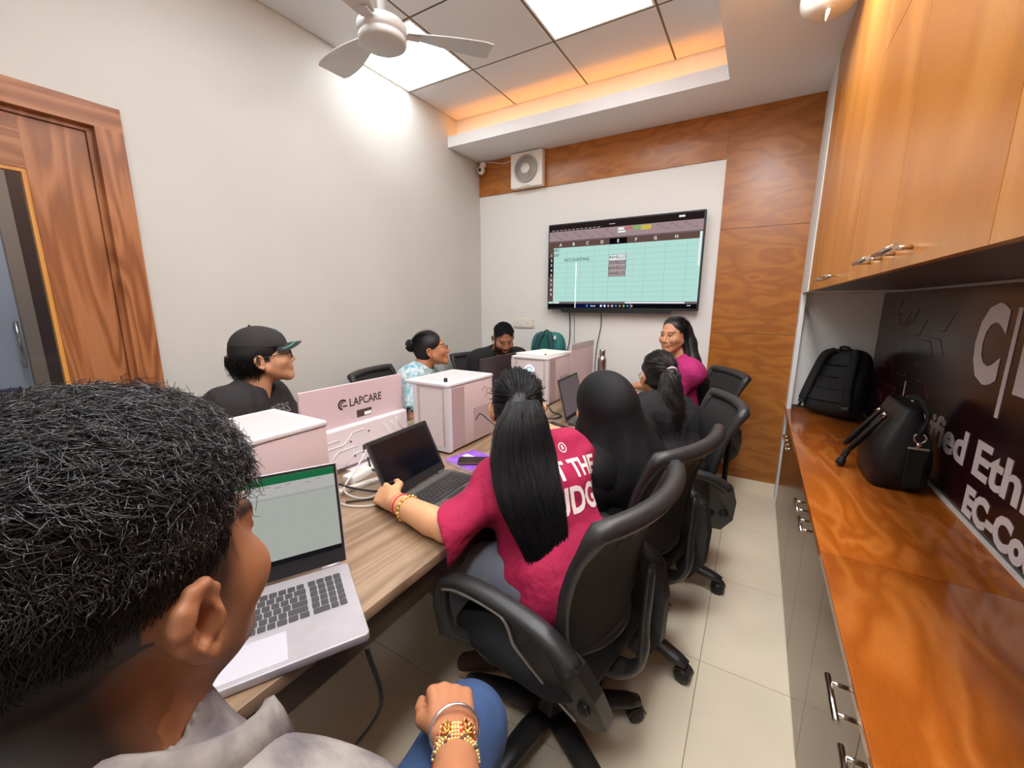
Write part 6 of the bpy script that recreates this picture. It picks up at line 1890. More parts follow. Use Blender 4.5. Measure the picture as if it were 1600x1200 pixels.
# =============================================================== person in the black cap
def build_cap():
    t = person('person in a black cap and black lettered T-shirt, seated by the left wall', (0.50, 0.50, 0))
    loc = np.array(t.location)
    p = pose_hn((0.46, 0.47, 0.60), (0.525, 0.565, 1.022), (0.80, 0.60), shw=0.18)
    arms(p, wr_R=(0.84, 0.60, 0.79), wr_L=(0.80, 0.84, 0.79)); legs(p)
    o = A(0.56, 0.605, 1.165); Rm = frame((0.44, 0.88, 0.16)); sc = 1.0
    sidebn = lambda x, y, z: np.maximum(hairline(x, y, z, low=-0.075), np.clip((z + 0.02) / 0.01, 0, 1) * np.clip((0.03 - y) / 0.008, 0, 1) * np.clip((y - 0.0) / 0.005, 0, 1) * (np.abs(x) > 0.05))
    colf = face_color(o, Rm, sc, SK[1], sidebn, beard=0.22, beardcol=(0.10, 0.055, 0.035))
    build_body(t, p, o, Rm, SK[1], colf, hh=0.0033, sc=sc)
    so, SV, SF = shirt(t, p, 'charcoal_cloth', o, Rm, sleeve=0.75, seed=2, amp=0.005, neck_r=0.070, name='t_shirt', neckpt=p.neck - p.up * 0.004)
    # lettering draped on the chest
    me = text_mesh('HACKERS', 0.060, 0.001, 0, 'CENTER')
    drape(me, SV, SF, p.chest + p.f2 * 0.35 + p.up * 0.075 - p.r2 * 0.015, -p.r2, p.up, -p.f2, so, t, 'chest_lettering', pmat('tee_print', srgb(128, 124, 126), 0.8))
    trousers(t, p, 'dark_trousers', h=0.011)
    L = lambda x, y, z: o + Rm @ A(x, y, z)
    S = Sdf(); hair_cap(S, o, Rm, sc, 0.010, -0.085); sdf_part('hair_base', S, 0.005, 'hair_base', t)
    # wavy hair below the cap
    rs = np.random.RandomState(5); n = 900
    d = rand_dirs(n, lambda d: (d[:, 1] < 0.05) & (d[:, 2] < 0.12) & (d[:, 2] > -0.8), 6)
    root = A(0, -0.014, 0.03) + d * A(0.080, 0.100, 0.085)
    P = []
    out = d.copy(); out[:, 2] = 0; out /= np.linalg.norm(out, axis=1, keepdims=True)
    ln = rs.uniform(0.04, 0.085, n); ph = rs.uniform(0, 6.28, n)
    for i in range(10):
        u = i / 9
        q = root + A(0, -0.3, -0.9) * (ln * u)[:, None] + out * (0.020 * np.sin(u * 4 + ph * 0.3) + 0.022 * u * u)[:, None] + A(1, 0, 0) * (0.004 * np.sin(8 * u + ph))[:, None]
        P.append(o + q @ Rm.T)
    hair_part('hair_strands', np.stack(P, 1), 0.0010, 0.0004, 'hair_black', t, 3, 3)
    # cap: crown, brim with teal trim, button, badge
    S = Sdf()
    S.ell(L(0, -0.012, 0.050), A(0.086, 0.108, 0.094), Rm, 0.02); S.ell(L(0, 0.055, 0.058), A(0.066, 0.05, 0.055), Rm, 0.03)
    S.plane(L(0, 0.09, 0.034), -Rm[:, 2] - 0.22 * Rm[:, 1])
    cap_o, _, _ = sdf_part('cap', S, 0.004, 'cap_cloth', t, wrinkles(4, 0.0016, 60, 5), 2)
    vs = []; fs = []; nn = 24
    rim = []
    for i in range(nn + 1):
        a = PI * i / nn
        for v in range(7):
            w = v / 6
            x = math.cos(a) * (0.070 + 0.008 * w); yy = 0.062 + math.sin(a) * (0.028 + 0.078 * w)
            zz = 0.047 - 0.004 * w * math.sin(a) - 0.020 * (math.cos(a) ** 2) * (0.4 + w * .9)
            vs.append((x, yy, zz))
    for lay in (0, -0.0035): pass
    base = [tuple(L(*v) - loc) for v in vs]; low = [tuple(L(v[0], v[1], v[2] - 0.0035) - loc) for v in vs]
    for i in range(nn):
        for v in range(6):
            q = i * 7 + v; N = len(vs)
            fs.append((q, q + 1, q + 8, q + 7)[::-1]); fs.append((N + q, N + q + 1, N + q + 8, N + q + 7))
    for i in range(nn):
        q = i * 7 + 6; N = len(vs)
        fs.append((q, q + 7, N + q + 7, N + q))
    br = MB().add(base + low, fs, True).build('cap_brim', 'cap_cloth', cap_o)
    MB().tube([tuple(L(math.cos(PI * i / nn) * 0.0745, 0.062 + math.sin(PI * i / nn) * 0.078, 0.0482 - 0.0024 * math.sin(PI * i / nn) - 0.020 * math.cos(PI * i / nn) ** 2 * 0.94) - loc) for i in range(2, nn - 1)], 0.0018, 6).build('brim_trim', 'cap_trim', cap_o)
    MB().ball(tuple(L(0, -0.012, 0.145) - loc), 0.006, 10, 6).build('cap_button', 'cap_cloth', cap_o)
    me = text_mesh('NW', 0.020, 0.001, 0.0006, 'CENTER')
    fr = frame(Rm[:, 1] * 0.75 + Rm[:, 2] * 0.65, Rm[:, 2])
    Mx = Matrix(((-fr[0, 0], fr[0, 2], fr[0, 1]), (-fr[1, 0], fr[1, 2], fr[1, 1]), (-fr[2, 0], fr[2, 2], fr[2, 1]))).to_4x4()
    Mx.translation = Vector(L(0, 0.090, 0.104) - loc); me.transform(Mx); place('cap_badge', me, 'cap_logo', cap_o)
    glasses(t, o, Rm, 1.0, 0.0022)

def drape(me, SV, SF, origin, xdir, ydir, ray, shirt_obj, t, name, mat, lift=0.0016):
    """lay flat text onto a cloth surface by casting each vertex along ray"""
    import bmesh
    bm = bmesh.new(); bm.from_mesh(me)
    bmesh.ops.triangulate(bm, faces=bm.faces[:])
    bmesh.ops.subdivide_edges(bm, edges=[e for e in bm.edges if e.calc_length() > 0.006], cuts=2)
    bmesh.ops.triangulate(bm, faces=bm.faces[:])
    tree = BVHTree.FromPolygons([Vector(v) for v in SV], [tuple(int(i) for i in f) for f in SF])
    dr = Vector(nz(ray)); dead = []
    for v in bm.verts:
        w = Vector(np.asarray(origin) + np.asarray(xdir) * v.co.x + np.asarray(ydir) * v.co.y)
        hit, nrm, idx, dist = tree.ray_cast(w, dr, 1.0)
        if hit is None: dead.append(v); continue
        v.co = hit - dr * lift - Vector(t.location)
    bmesh.ops.delete(bm, geom=dead, context='VERTS')
    m2 = bpy.data.meshes.new(name); bm.to_mesh(m2); bm.free()
    return place(name, m2, mat, shirt_obj)
build_cap()

# =============================================================== person with the bun
def build_bun():
    t = person('person with a dark hair bun and glasses in a white and turquoise top, looking up', (0.44, 1.60, 0))
    loc = np.array(t.location)
    p = pose_hn((0.42, 1.60, 0.60), (0.495, 1.665, 0.965), (0.9, 0.35), female=True)
    arms(p, wr_R=(0.86, 1.52, 0.79), wr_L=(0.84, 1.84, 0.79)); legs(p)
    o = A(0.545, 1.715, 1.095); Rm = frame((0.72, 0.68, 0.16)); sc = 0.97
    colf = face_color(o, Rm, sc, SK[2], hairline)
    build_body(t, p, o, Rm, SK[2], colf, hh=0.0038, sc=sc, neck_r=0.047)
    shirt(t, p, 'kurti_cloth', o, Rm, sleeve=0.95, seed=5, neck_r=0.07, name='kurti', hem=-0.1)
    trousers(t, p, 'dark_trousers', h=0.011)
    S = Sdf(); hair_cap(S, o, Rm, sc, 0.008, -0.07); sdf_part('hair_base', S, 0.0045, 'hair_base', t, None, 2)
    d = rand_dirs(1500, is_scalp, 9)
    hair_part('hair_strands', scalp_paths(o, Rm, sc, d, (0, -0.95, 0.30), 10, 0.009, seed=2), 0.0011, 0.0008, 'hair_black', t, 3, 2)
    S = Sdf(); c = o + Rm @ A(0, -0.128, 0.052)
    S.ell(c, A(0.034, 0.026, 0.040), Rm, 0.01)
    sdf_part('hair_bun', S, 0.004, 'hair_base', t, wrinkles(3, 0.003, 120, 5), 1)
    rs = np.random.RandomState(3); P = []
    n = 160; ph = rs.uniform(0, 6.28, n); tl = rs.uniform(-1, 1, n)
    for i in range(14):
        a = ph + i / 13 * 3.2
        q = np.stack([0.036 * np.cos(a), -0.128 + 0.026 * tl + 0.008 * np.sin(2 * a), 0.052 + 0.042 * np.sin(a)], 1) * A(1, 1, 1)
        rr_ = np.sqrt(np.maximum(0.15, 1 - tl ** 2))
        q[:, 0] *= rr_; q[:, 2] = 0.052 + (q[:, 2] - 0.052) * rr_
        P.append(o + q @ Rm.T * 1.0)
    hair_part('bun_strands', np.stack(P, 1), 0.0014, 0.0010, 'hair_black', t, 3, 4)
    glasses(t, o, Rm, 0.97, 0.0013, 0.024, 0.016)
    MB().ball(tuple(o + Rm @ A(0.080, -0.010, -0.042) - loc), 0.004, 8, 6).build('earring', 'gold', t)
build_bun()

# =============================================================== bearded person
def build_beard():
    t = person('bearded person in a black shirt with white earbuds, looking down at the far left', (0.46, 2.58, 0))
    loc = np.array(t.location)
    p = pose_hn((0.46, 2.60, 0.60), (0.585, 2.50, 0.995), (0.78, -0.62), shw=0.185)
    arms(p, wr_R=(0.80, 2.26, 0.79), wr_L=(0.96, 2.50, 0.79)); legs(p)
    o = A(0.655, 2.465, 1.118); Rm = frame((0.66, -0.66, -0.40)); sc = 0.98
    sb = lambda x, y, z: np.maximum(hairline(x, y, z, low=-0.06), np.clip((z + 0.05) / 0.01, 0, 1) * np.clip((0.034 - y) / 0.008, 0, 1) * np.clip((y + 0.0) / 0.005, 0, 1) * (np.abs(x) > 0.05))
    colf = face_color(o, Rm, sc, SK[3], sb, beard=0.95)
    build_body(t, p, o, Rm, SK[3], colf, hh=0.0038, sc=sc)
    shirt(t, p, 'black_cloth', o, Rm, full=True, seed=7, amp=0.005, neck_r=0.064, hem=-0.08)
    trousers(t, p, 'dark_trousers', h=0.011)
    # collar points
    for s in (-1, 1):
        q = [p.neck + p.r2 * s * 0.055 + p.f2 * 0.03 + p.up * 0.035, p.neck + p.r2 * s * 0.075 + p.f2 * 0.07 - p.up * 0.02, p.neck + p.r2 * s * 0.02 + p.f2 * 0.095 - p.up * 0.03, p.neck + p.r2 * s * 0.02 + p.f2 * 0.075 + p.up * 0.0]
        q2 = [x + p.f2 * 0.005 for x in q]
        vs = [tuple(x - loc) for x in q + q2]
        MB().add(vs, [(0, 1, 2, 3), (7, 6, 5, 4), (0, 4, 5, 1), (1, 5, 6, 2), (2, 6, 7, 3), (3, 7, 4, 0)]).build('collar', 'black_cloth', t)
    S = Sdf(); hair_cap(S, o, Rm, sc, 0.004, -0.05); sdf_part('hair_base', S, 0.0045, 'hair_base', t, None, 1)
    short_hair(t, o, Rm, sc, 2400, 0.020, (0.002, 0.6), 'hair_black', 31, lambda d: (d[:, 2] > 0.28) & (d[:, 1] < 0.8), 0.5, 0.0009, 0.0004, 6, comb=(0.3, 0.5, 0))
    jawf = lambda d: (d[:, 2] < -0.35) & (d[:, 1] > 0.15)
    short_hair(t, o, Rm, sc, 900, 0.008, (0.001, 0.4), 'hair_base', 33, jawf, 0.5, 0.0008, 0.0004, 4, comb=(0, 0.3, -1), rad=(0.062, 0.075, 0.086), cen=(0, 0.022, -0.024), name='beard_strands')
    for s in (-1, 1):
        MB().ball(tuple(o + Rm @ A(s * 0.080, 0.002, -0.018) - loc), 0.0065, 10, 6).tube([tuple(o + Rm @ A(s * 0.082, 0.004, -0.018) - loc), tuple(o + Rm @ A(s * 0.080, 0.012, -0.045) - loc)], 0.0032, 6).build('earbud', 'white_plastic', t)
build_beard()

# =============================================================== person in the lettered pink shirt
def build_pink():
    t = person('person with very long black hair in a crimson lettered T-shirt and grey jeans', (1.98, 0.65, 0))
    loc = np.array(t.location)
    p = pose_hn((1.985, 0.665, 0.60), (1.812, 0.752, 0.928), (-0.88, 0.46), female=True, shw=0.158)
    arms(p)
    p.shR = A(1.895, 0.905, 0.885); p.shL = A(1.780, 0.610, 0.838)
    p.wrL = A(1.500, 0.462, 0.792); p.elL = A(1.735, 0.425, 0.790)
    p.wrR = A(1.68, 0.86, 0.800); p.elR = A(1.86, 0.98, 0.77)
    legs(p, kneeL=(1.585, 0.525, 0.585), kneeR=(1.60, 0.78, 0.585), ankL=(1.72, 0.72, 0.135), ankR=(1.60, 0.86, 0.10))
    o = A(1.745, 0.800, 1.050); Rm = frame((-0.56, 0.82, -0.10)); sc = 0.98
    colf = face_color(o, Rm, sc, SK[4], hairline)
    hands = {'L': dict(fw=A(-0.90, 0.22, -0.02), back=A(-0.1, -0.75, 0.75), curl=0.55, sc=0.92, h=0.003, thumb=0.9), 'R': dict(fw=A(-1, 0, -.05), curl=0.25)}
    build_body(t, p, o, Rm, SK[4], colf, hh=0.0033, sc=sc, neck_r=0.046, hands=hands)
    def ex(S):
        d = nz(p.elL - p.shL); 
    S = Sdf(); torso(S, p, 0.016)
    for sh, el in ((p.shL, p.elL), (p.shR, p.elR)):
        d = nz(el - sh); e2 = sh + (el - sh) * 1.0
        tip = e2 + A(0, 0, -0.005)
        S.cap(sh, tip + d * .04, 0.060, 0.074, 0.03, cut=(tip, d * 0.75 + A(-0.7, 0.1, -0.1)))
    S.cap(p.elL + A(-0.02, 0.0, -0.0), p.elL + A(-0.2, 0.02, 0.0), 0.050, 0.06, 0.0, 's')
    S.plane(p.hip - p.up * 0.085 , -p.up * 0.6 - A(0, 0, 0.6))
    S.cap(p.neck + p.up * 0.03 + p.f2 * 0.01, p.neck + p.up * 0.16 + p.f2 * 0.05, 0.062, 0.09, 0.006, 's')
    so, SV, SF = sdf_part('t_shirt', S, 0.0065, 'pink_cloth', t, wrinkles(12, 0.0075, 46, 7, (1, 1, .8)), 1)
    bx = nz(p.r2); bu = nz(p.up)
    cback = p.chest - p.f2 * 0.4
    for body, size, dx, dy, bold in (('T THE', 0.082, -0.004, 0.030, 0.0025), ('UDGE', 0.106, -0.034, -0.062, 0.0034)):
        drape(text_mesh(body, size, bold, 0, 'LEFT', 0.90 if body[0] == 'T' else 0.78), SV, SF, cback + bu * dy + bx * dx, bx, bu, p.f2, so, t, 'back_lettering', 'shirt_print')
    # round badge below the collar
    me = text_mesh('B', 0.020, 0.0006, 0, 'CENTER')
    bo = cback + bu * 0.105 + bx * 0.078
    drape(me, SV, SF, bo, bx, bu, p.f2, so, t, 'badge_letter', 'shirt_print', 0.0022)
    rb = MB()
    for i in range(24):
        a0, a1 = 2 * PI * i / 24, 2 * PI * (i + 1) / 24
        rb.add([(math.cos(a) * r_, math.sin(a) * r_, 0) for a, r_ in ((a0, .0135), (a0, .017), (a1, .017), (a1, .0135))], [(0, 1, 2, 3)])
    drape(rb.mesh('ring'), SV, SF, bo, bx, bu, p.f2, so, t, 'badge_ring', 'shirt_print', 0.0018)
    trousers(t, p, 'grey_jeans', 0.012, 0.008, seed=6, name='jeans')
    shoe(t, p.anL, (-0.92, -0.25, 0), 'shoe_brown', 'shoe_sole', 0.04, pitch=0.28); shoe(t, p.anR, (-1, 0.1, 0), 'shoe_brown', 'shoe_sole')
    # bracelets on the left wrist
    fa = nz(p.wrL - p.elL); b2 = nz(A(0, 0, 1) - fa * fa[2]); s2 = np.cross(fa, b2)
    def ring(c, rad, r, nm, m):
        return MB().tube([tuple(c + s2 * rad * math.cos(2 * PI * i / 28) + b2 * rad * math.sin(2 * PI * i / 28) - loc) for i in range(28)], r, 6, closed=True).build(nm, m, t)
    ring(p.wrL - fa * 0.018, 0.0305, 0.0022, 'thread_bracelet', 'red_thread'); ring(p.wrL - fa * 0.034, 0.0335, 0.0030, 'thread_bracelet', 'red_thread')
    w = ring(p.wrL - fa * 0.066, 0.0355, 0.0045, 'gold_watch', 'gold')
    for i in range(18):
        a = 2 * PI * i / 18
        q = p.wrL - fa * 0.066 + (s2 * math.cos(a) + b2 * math.sin(a)) * 0.0375 - loc
        MB().ball(tuple(q), (0.006, 0.006, 0.006), 6, 4).build('link', 'gold_pale' if i % 2 else 'gold', w)
    # ---- hair
    L = lambda x, y, z: o + Rm @ (A(x, y, z) * sc)
    S = Sdf(); hair_cap(S, o, Rm, sc, 0.010, -0.10)
    tie = L(0, -0.112, 0.048)
    path = [tie, tie + A(0.02, -0.045, -0.06), A(1.855, 0.632, 0.955), A(1.908, 0.588, 0.86), A(1.955, 0.572, 0.77), A(1.985, 0.560, 0.675)]
    lat = nz(np.cross(p.up, p.f2)) * -1.0; lat = nz(A(0.5, 0.86, 0))
    ws = [0.026, 0.058, 0.076, 0.072, 0.052, 0.026]
    for s in (-0.55, 0, 0.55):
        S.chain([q + lat * s * w for q, w in zip(path[:-1], ws)], [0.022, 0.032, 0.034, 0.028, 0.012], 0.02)
    sdf_part('hair_base', S, 0.006, 'hair_base', t, wrinkles(2, 0.002, 90, 5, (1, 1, .2)), 2)
    d = rand_dirs(2600, is_scalp, 12)
    tg = np.tile(A(0, -0.9, 0.18), (len(d), 1)); tg[:, 0] = np.clip(d[:, 0], -0.5, 0.5) * 0.35
    lowm = d[:, 2] < -0.1; tg[lowm, 2] = -0.30; tg[lowm, 0] = np.clip(d[lowm, 0], -.6, .6) * 0.45
    hair_part('hair_strands', scalp_paths(o, Rm, sc, d, tg, 12, 0.0135, seed=4), 0.0013, 0.0010, 'hair_black', t, 3, 6)
    rs = np.random.RandomState(8); n = 2600
    sp_ = [np.array(x) for x in spline(path, 4)]; wsp = np.interp(np.linspace(0, len(ws) - 1, len(sp_)), range(len(ws)), ws)
    ctr = np.array(sp_); u = rs.uniform(-1, 1, n); lay = rs.uniform(-1, 1, n); ph = rs.uniform(0, 6.28, n); endk = 1.06 - 0.5 * rs.uniform(0, 1, n) ** 1.6 - 0.10 * np.abs(u)
    out = nz(A(0.86, -0.5, 0.1)); P = []
    m = 18
    for i in range(m):
        kk = np.clip(i / (m - 1) * endk, 0, 1.0) * (len(sp_) - 1); i0 = np.clip(kk.astype(int), 0, len(sp_) - 2); fr = (kk - i0)[:, None]
        cpt = ctr[i0] * (1 - fr) + ctr[i0 + 1] * fr
        wv = np.interp(kk, range(len(sp_)), wsp)
        th = np.interp(i / (m - 1), [0, .15, .6, 1], [0.030, 0.046, 0.042, 0.02])
        q = cpt + lat * (u * (wv * 1.15 + 0.02))[:, None] + out * (np.sqrt(np.maximum(0, 1 - (0.8 * u) ** 2)) * th * (0.75 + 0.35 * np.abs(lay)))[:, None]
        q = q + lat * (0.004 * np.sin(5 * i / m + ph))[:, None] + out * (0.003 * np.sin(4 * i / m + 1.7 * ph))[:, None]
        P.append(q)
    hair_part('long_hair_strands', np.stack(P, 1), 0.0012, 0.0007, 'hair_black', t, 3, 7)
    # clip
    MB().tube([tuple(L(x, -0.118 - 0.004 * (1 - (x / .03) ** 2), 0.066 - 0.018 * (x / 0.03) ** 2) - loc) for x in np.linspace(-0.03, 0.03, 9)], 0.0042, 8).build('hair_clip', 'hair_clip', t)
build_pink()

# =============================================================== person in the headscarf
def build_scarf():
    t = person('person in a black headscarf and robe, seen from behind', (2.03, 1.14, 0))
    p = pose_hn((2.045, 1.15, 0.60), (1.985, 1.085, 0.905), (-0.93, 0.30), female=True, shw=0.155)
    arms(p, wr_R=(1.66, 1.34, 0.80), wr_L=(1.66, 1.06, 0.80)); legs(p)
    o = A(1.957, 1.075, 1.025); Rm = frame((-0.93, 0.33, -0.16)); sc = 0.97
    colf = face_color(o, Rm, sc, SK[4])
    build_body(t, p, o, Rm, SK[4], colf, hh=0.004, sc=sc, neck_r=0.046)
    L = lambda x, y, z: o + Rm @ (A(x, y, z) * sc)
    S = Sdf(); torso(S, p, 0.022)
    for sh, el, wr in ((p.shR, p.elR, p.wrR), (p.shL, p.elL, p.wrL)):
        S.cap(sh, el, 0.064, 0.060, 0.04); S.cap(el, wr, 0.060, 0.045, 0.03, cut=(wr, wr - el))
    for h_, kn, an in ((p.hR, p.knR, p.anR), (p.hL, p.knL, p.anL)):
        S.cap(h_, kn, 0.12, 0.09, 0.08); S.cap(kn, an, 0.09, 0.11, 0.08, cut=(A(0, 0, 0.05), A(0, 0, -1)))
    sdf_part('robe', S, 0.010, 'hijab_cloth', t, wrinkles(9, 0.005, 24, 6, (1, 1, .4)), 1)
    S = Sdf()
    S.ell(L(0, -0.014, 0.036), A(0.087, 0.111, 0.103), Rm, 0.02)
    S.cap(L(0, -0.02, 0.0), p.neck - p.up * 0.02, 0.090, 0.10, 0.05)
    # cape over shoulders and back
    for s in (-1, 1):
        S.cap(p.neck + A(0, 0, 0.03), (p.neck + p.r2 * s * 0.165 - p.up * 0.08), 0.085, 0.078, 0.06)
        S.cap(p.neck + p.r2 * s * 0.155 - p.up * 0.08, p.hip + p.r * s * 0.17 + p.up * 0.16 - p.f * 0.01, 0.075, 0.085, 0.06)
    S.cap(L(0, -0.06, -0.02), p.chest - p.f2 * 0.075, 0.075, 0.12, 0.06)
    S.cap(p.chest - p.f2 * 0.05, p.hip - p.f * 0.05 + p.up * 0.06, 0.14, 0.15, 0.06)
    S.cap(p.neck + p.f2 * 0.03, p.chest + p.f2 * 0.07 + p.up * 0.04, 0.095, 0.10, 0.06)
    S.ell(L(0, 0.115, -0.028), A(0.056, 0.075, 0.080), Rm, 0.012, 's')
    S.plane(p.hip + p.up * 0.02, -p.up)
    def folds(X):
        a = np.arctan2(X[1] - 1.10, X[0] - 2.0)
        return (0.006 * np.sin(a * 7 + 5 * X[2]) + 0.003 * np.sin(a * 13 - 9 * X[2] + 1)) * np.clip((1.02 - X[2]) / 0.15, 0.1, 1)
    sdf_part('headscarf', S, 0.007, 'hijab_cloth', t, folds, 2)
build_scarf()

# =============================================================== person in black with ponytail
def build_pony():
    t = person('person in a loose black top with a wavy dark ponytail, seen from behind', (2.10, 1.72, 0))
    loc = np.array(t.location)
    p = pose_hn((2.115, 1.715, 0.60), (2.045, 1.800, 0.895), (-0.9, 0.25), female=True, shw=0.165)
    arms(p, wr_R=(1.72, 1.95, 0.80), wr_L=(1.74, 1.70, 0.80)); legs(p)
    o = A(2.000, 1.835, 1.030); Rm = frame((-0.58, 0.80, -0.16)); sc = 0.97
    colf = face_color(o, Rm, sc, SK[5], hairline)
    build_body(t, p, o, Rm, SK[5], colf, hh=0.004, sc=sc, neck_r=0.047)
    shirt(t, p, 'black_cloth', o, Rm, g=0.022, full=True, seed=14, amp=0.007, neck_r=0.066, hem=-0.12, name='loose_top', wr_r=0.05)
    trousers(t, p, 'dark_trousers', h=0.011)
    S = Sdf(); hair_cap(S, o, Rm, sc, 0.010, -0.08)
    L = lambda x, y, z: o + Rm @ (A(x, y, z) * sc)
    tie = L(0.01, -0.112, 0.035)
    path = [tie, tie + A(0.014, -0.03, -0.02), A(2.092, 1.695, 0.955), A(2.105, 1.665, 0.87), A(2.11, 1.645, 0.78)]
    S.chain(path, [0.016, 0.024, 0.026, 0.024, 0.008], 0.02)
    sdf_part('hair_base', S, 0.005, 'hair_base', t, wrinkles(6, 0.004, 90, 6), 1)
    d = rand_dirs(1800, is_scalp, 15)
    hair_part('hair_strands', scalp_paths(o, Rm, sc, d, (0.1, -0.95, 0.1), 10, 0.011, seed=6), 0.0012, 0.0009, 'hair_brown', t, 3, 9)
    rs = np.random.RandomState(18); n = 1100; m = 22
    sp_ = np.array(spline(path, 4)); rad = np.interp(np.linspace(0, 1, m), [0, .2, .6, .85, 1], [0.014, 0.032, 0.05, 0.05, 0.034])
    a = rs.uniform(0, 6.28, n); rr_ = np.sqrt(rs.uniform(0.2, 1, n)); ph = rs.uniform(0, 6.28, 12)[(a / 6.2832 * 12).astype(int) % 12] + rs.uniform(-.5, .5, n); ek = rs.uniform(.75, 1.08, n); P = []
    e1, e2 = nz(A(0.2, 0.9, 0)), nz(A(0.95, -0.2, 0.1))
    for i in range(m):
        kk = np.clip(i / (m - 1) * ek, 0, 1) * (len(sp_) - 1); i0 = np.clip(kk.astype(int), 0, len(sp_) - 2); fr = (kk - i0)[:, None]
        c_ = sp_[i0] * (1 - fr) + sp_[i0 + 1] * fr
        wv = 0.017 * min(1, 1.6 * i / m)
        q = c_ + e1 * (rad[i] * rr_ * np.cos(a) * 1.2 + wv * np.sin(ph + i * 0.75))[:, None] + e2 * (rad[i] * rr_ * np.sin(a) + wv * np.cos(ph + i * 0.7))[:, None]
        q[:, 2] -= 0.02 * (i / m) * np.maximum(0, ek - 1) * 3
        P.append(q)
    hair_part('ponytail_strands', np.stack(P, 1), 0.0013, 0.0006, 'hair_brown', t, 3, 10)
    c = tie + A(0.012, -0.008, -0.006); ax1 = nz(path[1] - path[0]); u1 = nz(np.cross(ax1, A(0, 0, 1))); u2 = np.cross(ax1, u1)
    MB().tube([tuple(c + (u1 * math.cos(2 * PI * i / 20) + u2 * math.sin(2 * PI * i / 20)) * 0.024 - loc) for i in range(20)], 0.006, 8, closed=True).build('scrunchie', 'scrunchie', t)
    glasses(t, o, Rm, 0.97, 0.0013, 0.025, 0.02)
build_pony()

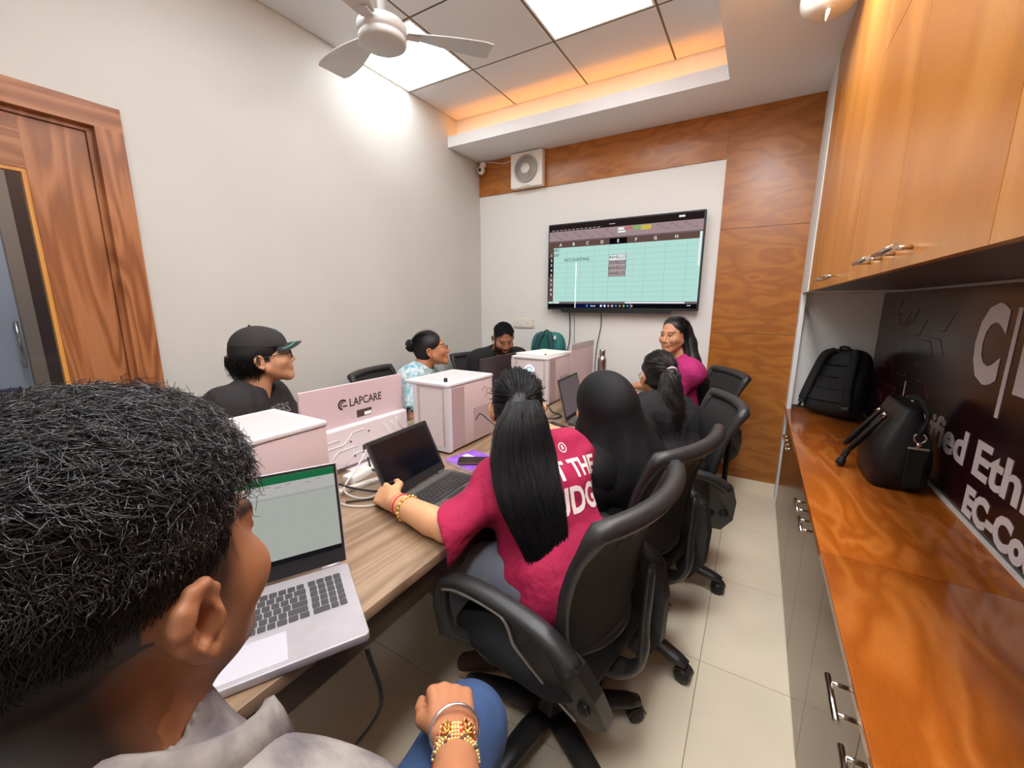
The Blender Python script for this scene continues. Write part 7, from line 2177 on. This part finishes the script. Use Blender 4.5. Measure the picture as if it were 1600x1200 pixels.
# =============================================================== far person in pink
def build_far():
    t = person('person in a magenta shirt with long straight hair, looking back at the camera', (2.05, 2.62, 0))
    loc = np.array(t.location)
    p = pose_hn((2.075, 2.635, 0.60), (2.005, 2.545, 1.040), (-0.88, -0.45), female=True, shw=0.165)
    arms(p, wr_R=(1.695, 2.725, 0.795), wr_L=(1.735, 2.425, 0.790)); legs(p)
    o = A(1.958, 2.500, 1.200); Rm = frame((-0.40, -0.90, -0.06)); sc = 0.95
    colf = face_color(o, Rm, sc, SK[5], hairline, lip=srgb(176, 92, 84))
    hands = {'R': dict(fw=A(-0.92, 0.25, -0.12), curl=0.3), 'L': dict(fw=A(-0.95, 0.2, -0.05), curl=0.3)}
    build_body(t, p, o, Rm, SK[5], colf, hh=0.0034, sc=sc, neck_r=0.048, hands=hands, ears=False)
    shirt(t, p, 'pink_cloth2', o, Rm, g=0.012, sleeve=1.05, sl_r=0.056, seed=16, amp=0.006, neck_r=0.066, hem=-0.12)
    trousers(t, p, 'dark_trousers', h=0.011)
    L = lambda x, y, z: o + Rm @ (A(x, y, z) * sc)
    S = Sdf(); hair_cap(S, o, Rm, sc, 0.004, -0.09, ears_cut=False, open_z=0.124)
    # her left side hangs behind the shoulder towards the chair back
    path = [L(-0.045, -0.07, 0.03), L(-0.068, -0.075, -0.06), A(2.085, 2.495, 1.03), A(2.150, 2.470, 0.91), A(2.180, 2.475, 0.76)]
    for s in (-0.5, 0.5):
        S.chain([q + A(-0.05, -0.5, 0) * s * 0.06 for q in path], [0.035, 0.04, 0.042, 0.038, 0.016], 0.03)
    sdf_part('hair_base', S, 0.005, 'hair_base', t, None, 2)
    d = rand_dirs(2200, is_scalp, 17)
    d = d[(np.abs(d[:, 0]) > 0.02) & ((d[:, 1] < 0.1) | (d[:, 2] > 0.45 * d[:, 1] + 0.42 - 0.25 * np.abs(d[:, 0])))]
    tg = np.stack([np.sign(d[:, 0]) * 0.62, np.full(len(d), -0.75), np.full(len(d), -0.12)], 1)
    sd_ = (d[:, 1] < 0.25) & (np.abs(d[:, 0]) > 0.15); tg[sd_] = np.stack([np.sign(d[sd_, 0]) * 0.88, np.full(sd_.sum(), -0.12), np.full(sd_.sum(), -0.62)], 1)
    hair_part('hair_strands', scalp_paths(o, Rm, sc, d, tg, 12, 0.008, seed=7), 0.0012, 0.0010, 'hair_black', t, 3, 11)
    rs = np.random.RandomState(28); n = 1500; m = 16
    sp_ = np.array(spline(path, 4)); u = rs.uniform(-1, 1, n); v = rs.uniform(-1, 1, n); ph = rs.uniform(0, 6.28, n); ek = rs.uniform(.85, 1.0, n); P = []
    lat = nz(A(0.25, 0.9, 0)); out = nz(A(0.6, -0.7, 0))
    for i in range(m):
        kk = np.clip(i / (m - 1) * ek, 0, 1) * (len(sp_) - 1); i0 = np.clip(kk.astype(int), 0, len(sp_) - 2); fr = (kk - i0)[:, None]
        c_ = sp_[i0] * (1 - fr) + sp_[i0 + 1] * fr
        P.append(c_ + lat * (u * 0.055)[:, None] + out * (v * 0.042 * np.sqrt(np.maximum(0, 1 - (.7 * u) ** 2)))[:, None] + lat * (0.004 * np.sin(ph + 4 * i / m))[:, None])
    hair_part('long_hair_strands', np.stack(P, 1), 0.0013, 0.0007, 'hair_black', t, 3, 12)
    # right-hand side strands in front of the far shoulder
    n = 350; P = []
    path2 = [L(0.060, -0.03, 0.05), L(0.078, -0.02, -0.03), L(0.082, -0.02, -0.11), L(0.09, -0.03, -0.20)]
    sp_ = np.array(spline(path2, 4)); u = rs.uniform(-1, 1, n)
    for i in range(10):
        kk = i / 9 * (len(sp_) - 1); i0 = min(int(kk), len(sp_) - 2); fr = kk - i0
        P.append((sp_[i0] * (1 - fr) + sp_[i0 + 1] * fr) + Rm[:, 1] * (u * 0.03)[:, None] + Rm[:, 0] * (rs.randn(n) * 0.002)[:, None])
    hair_part('side_hair_strands', np.stack(P, 1), 0.0012, 0.0007, 'hair_black', t, 3, 13)
    fa = nz(p.wrL - p.elL); b2 = nz(A(0, 0, 1) - fa * fa[2]); s2 = np.cross(fa, b2); c = p.wrL - fa * 0.02
    wt_ = MB().tube([tuple(c + (s2 * math.cos(2 * PI * i / 24) + b2 * math.sin(2 * PI * i / 24)) * 0.028 - loc) for i in range(24)], 0.0035, 6, closed=True).build('wristwatch', 'leather_black', t)
    Mx = Matrix.Translation(Vector(c + nz(b2 + A(.3, -.6, 0)) * 0.029 - loc)) @ Vector(nz(b2 + A(.3, -.6, 0))).to_track_quat('Z', 'Y').to_matrix().to_4x4()
    MB().lathe([(0, 0), (0.017, 0), (0.017, 0.005), (0.014, 0.007), (0, 0.007)], 20, Mx, cap=False).build('watch_face', 'chrome', wt_)
build_far()
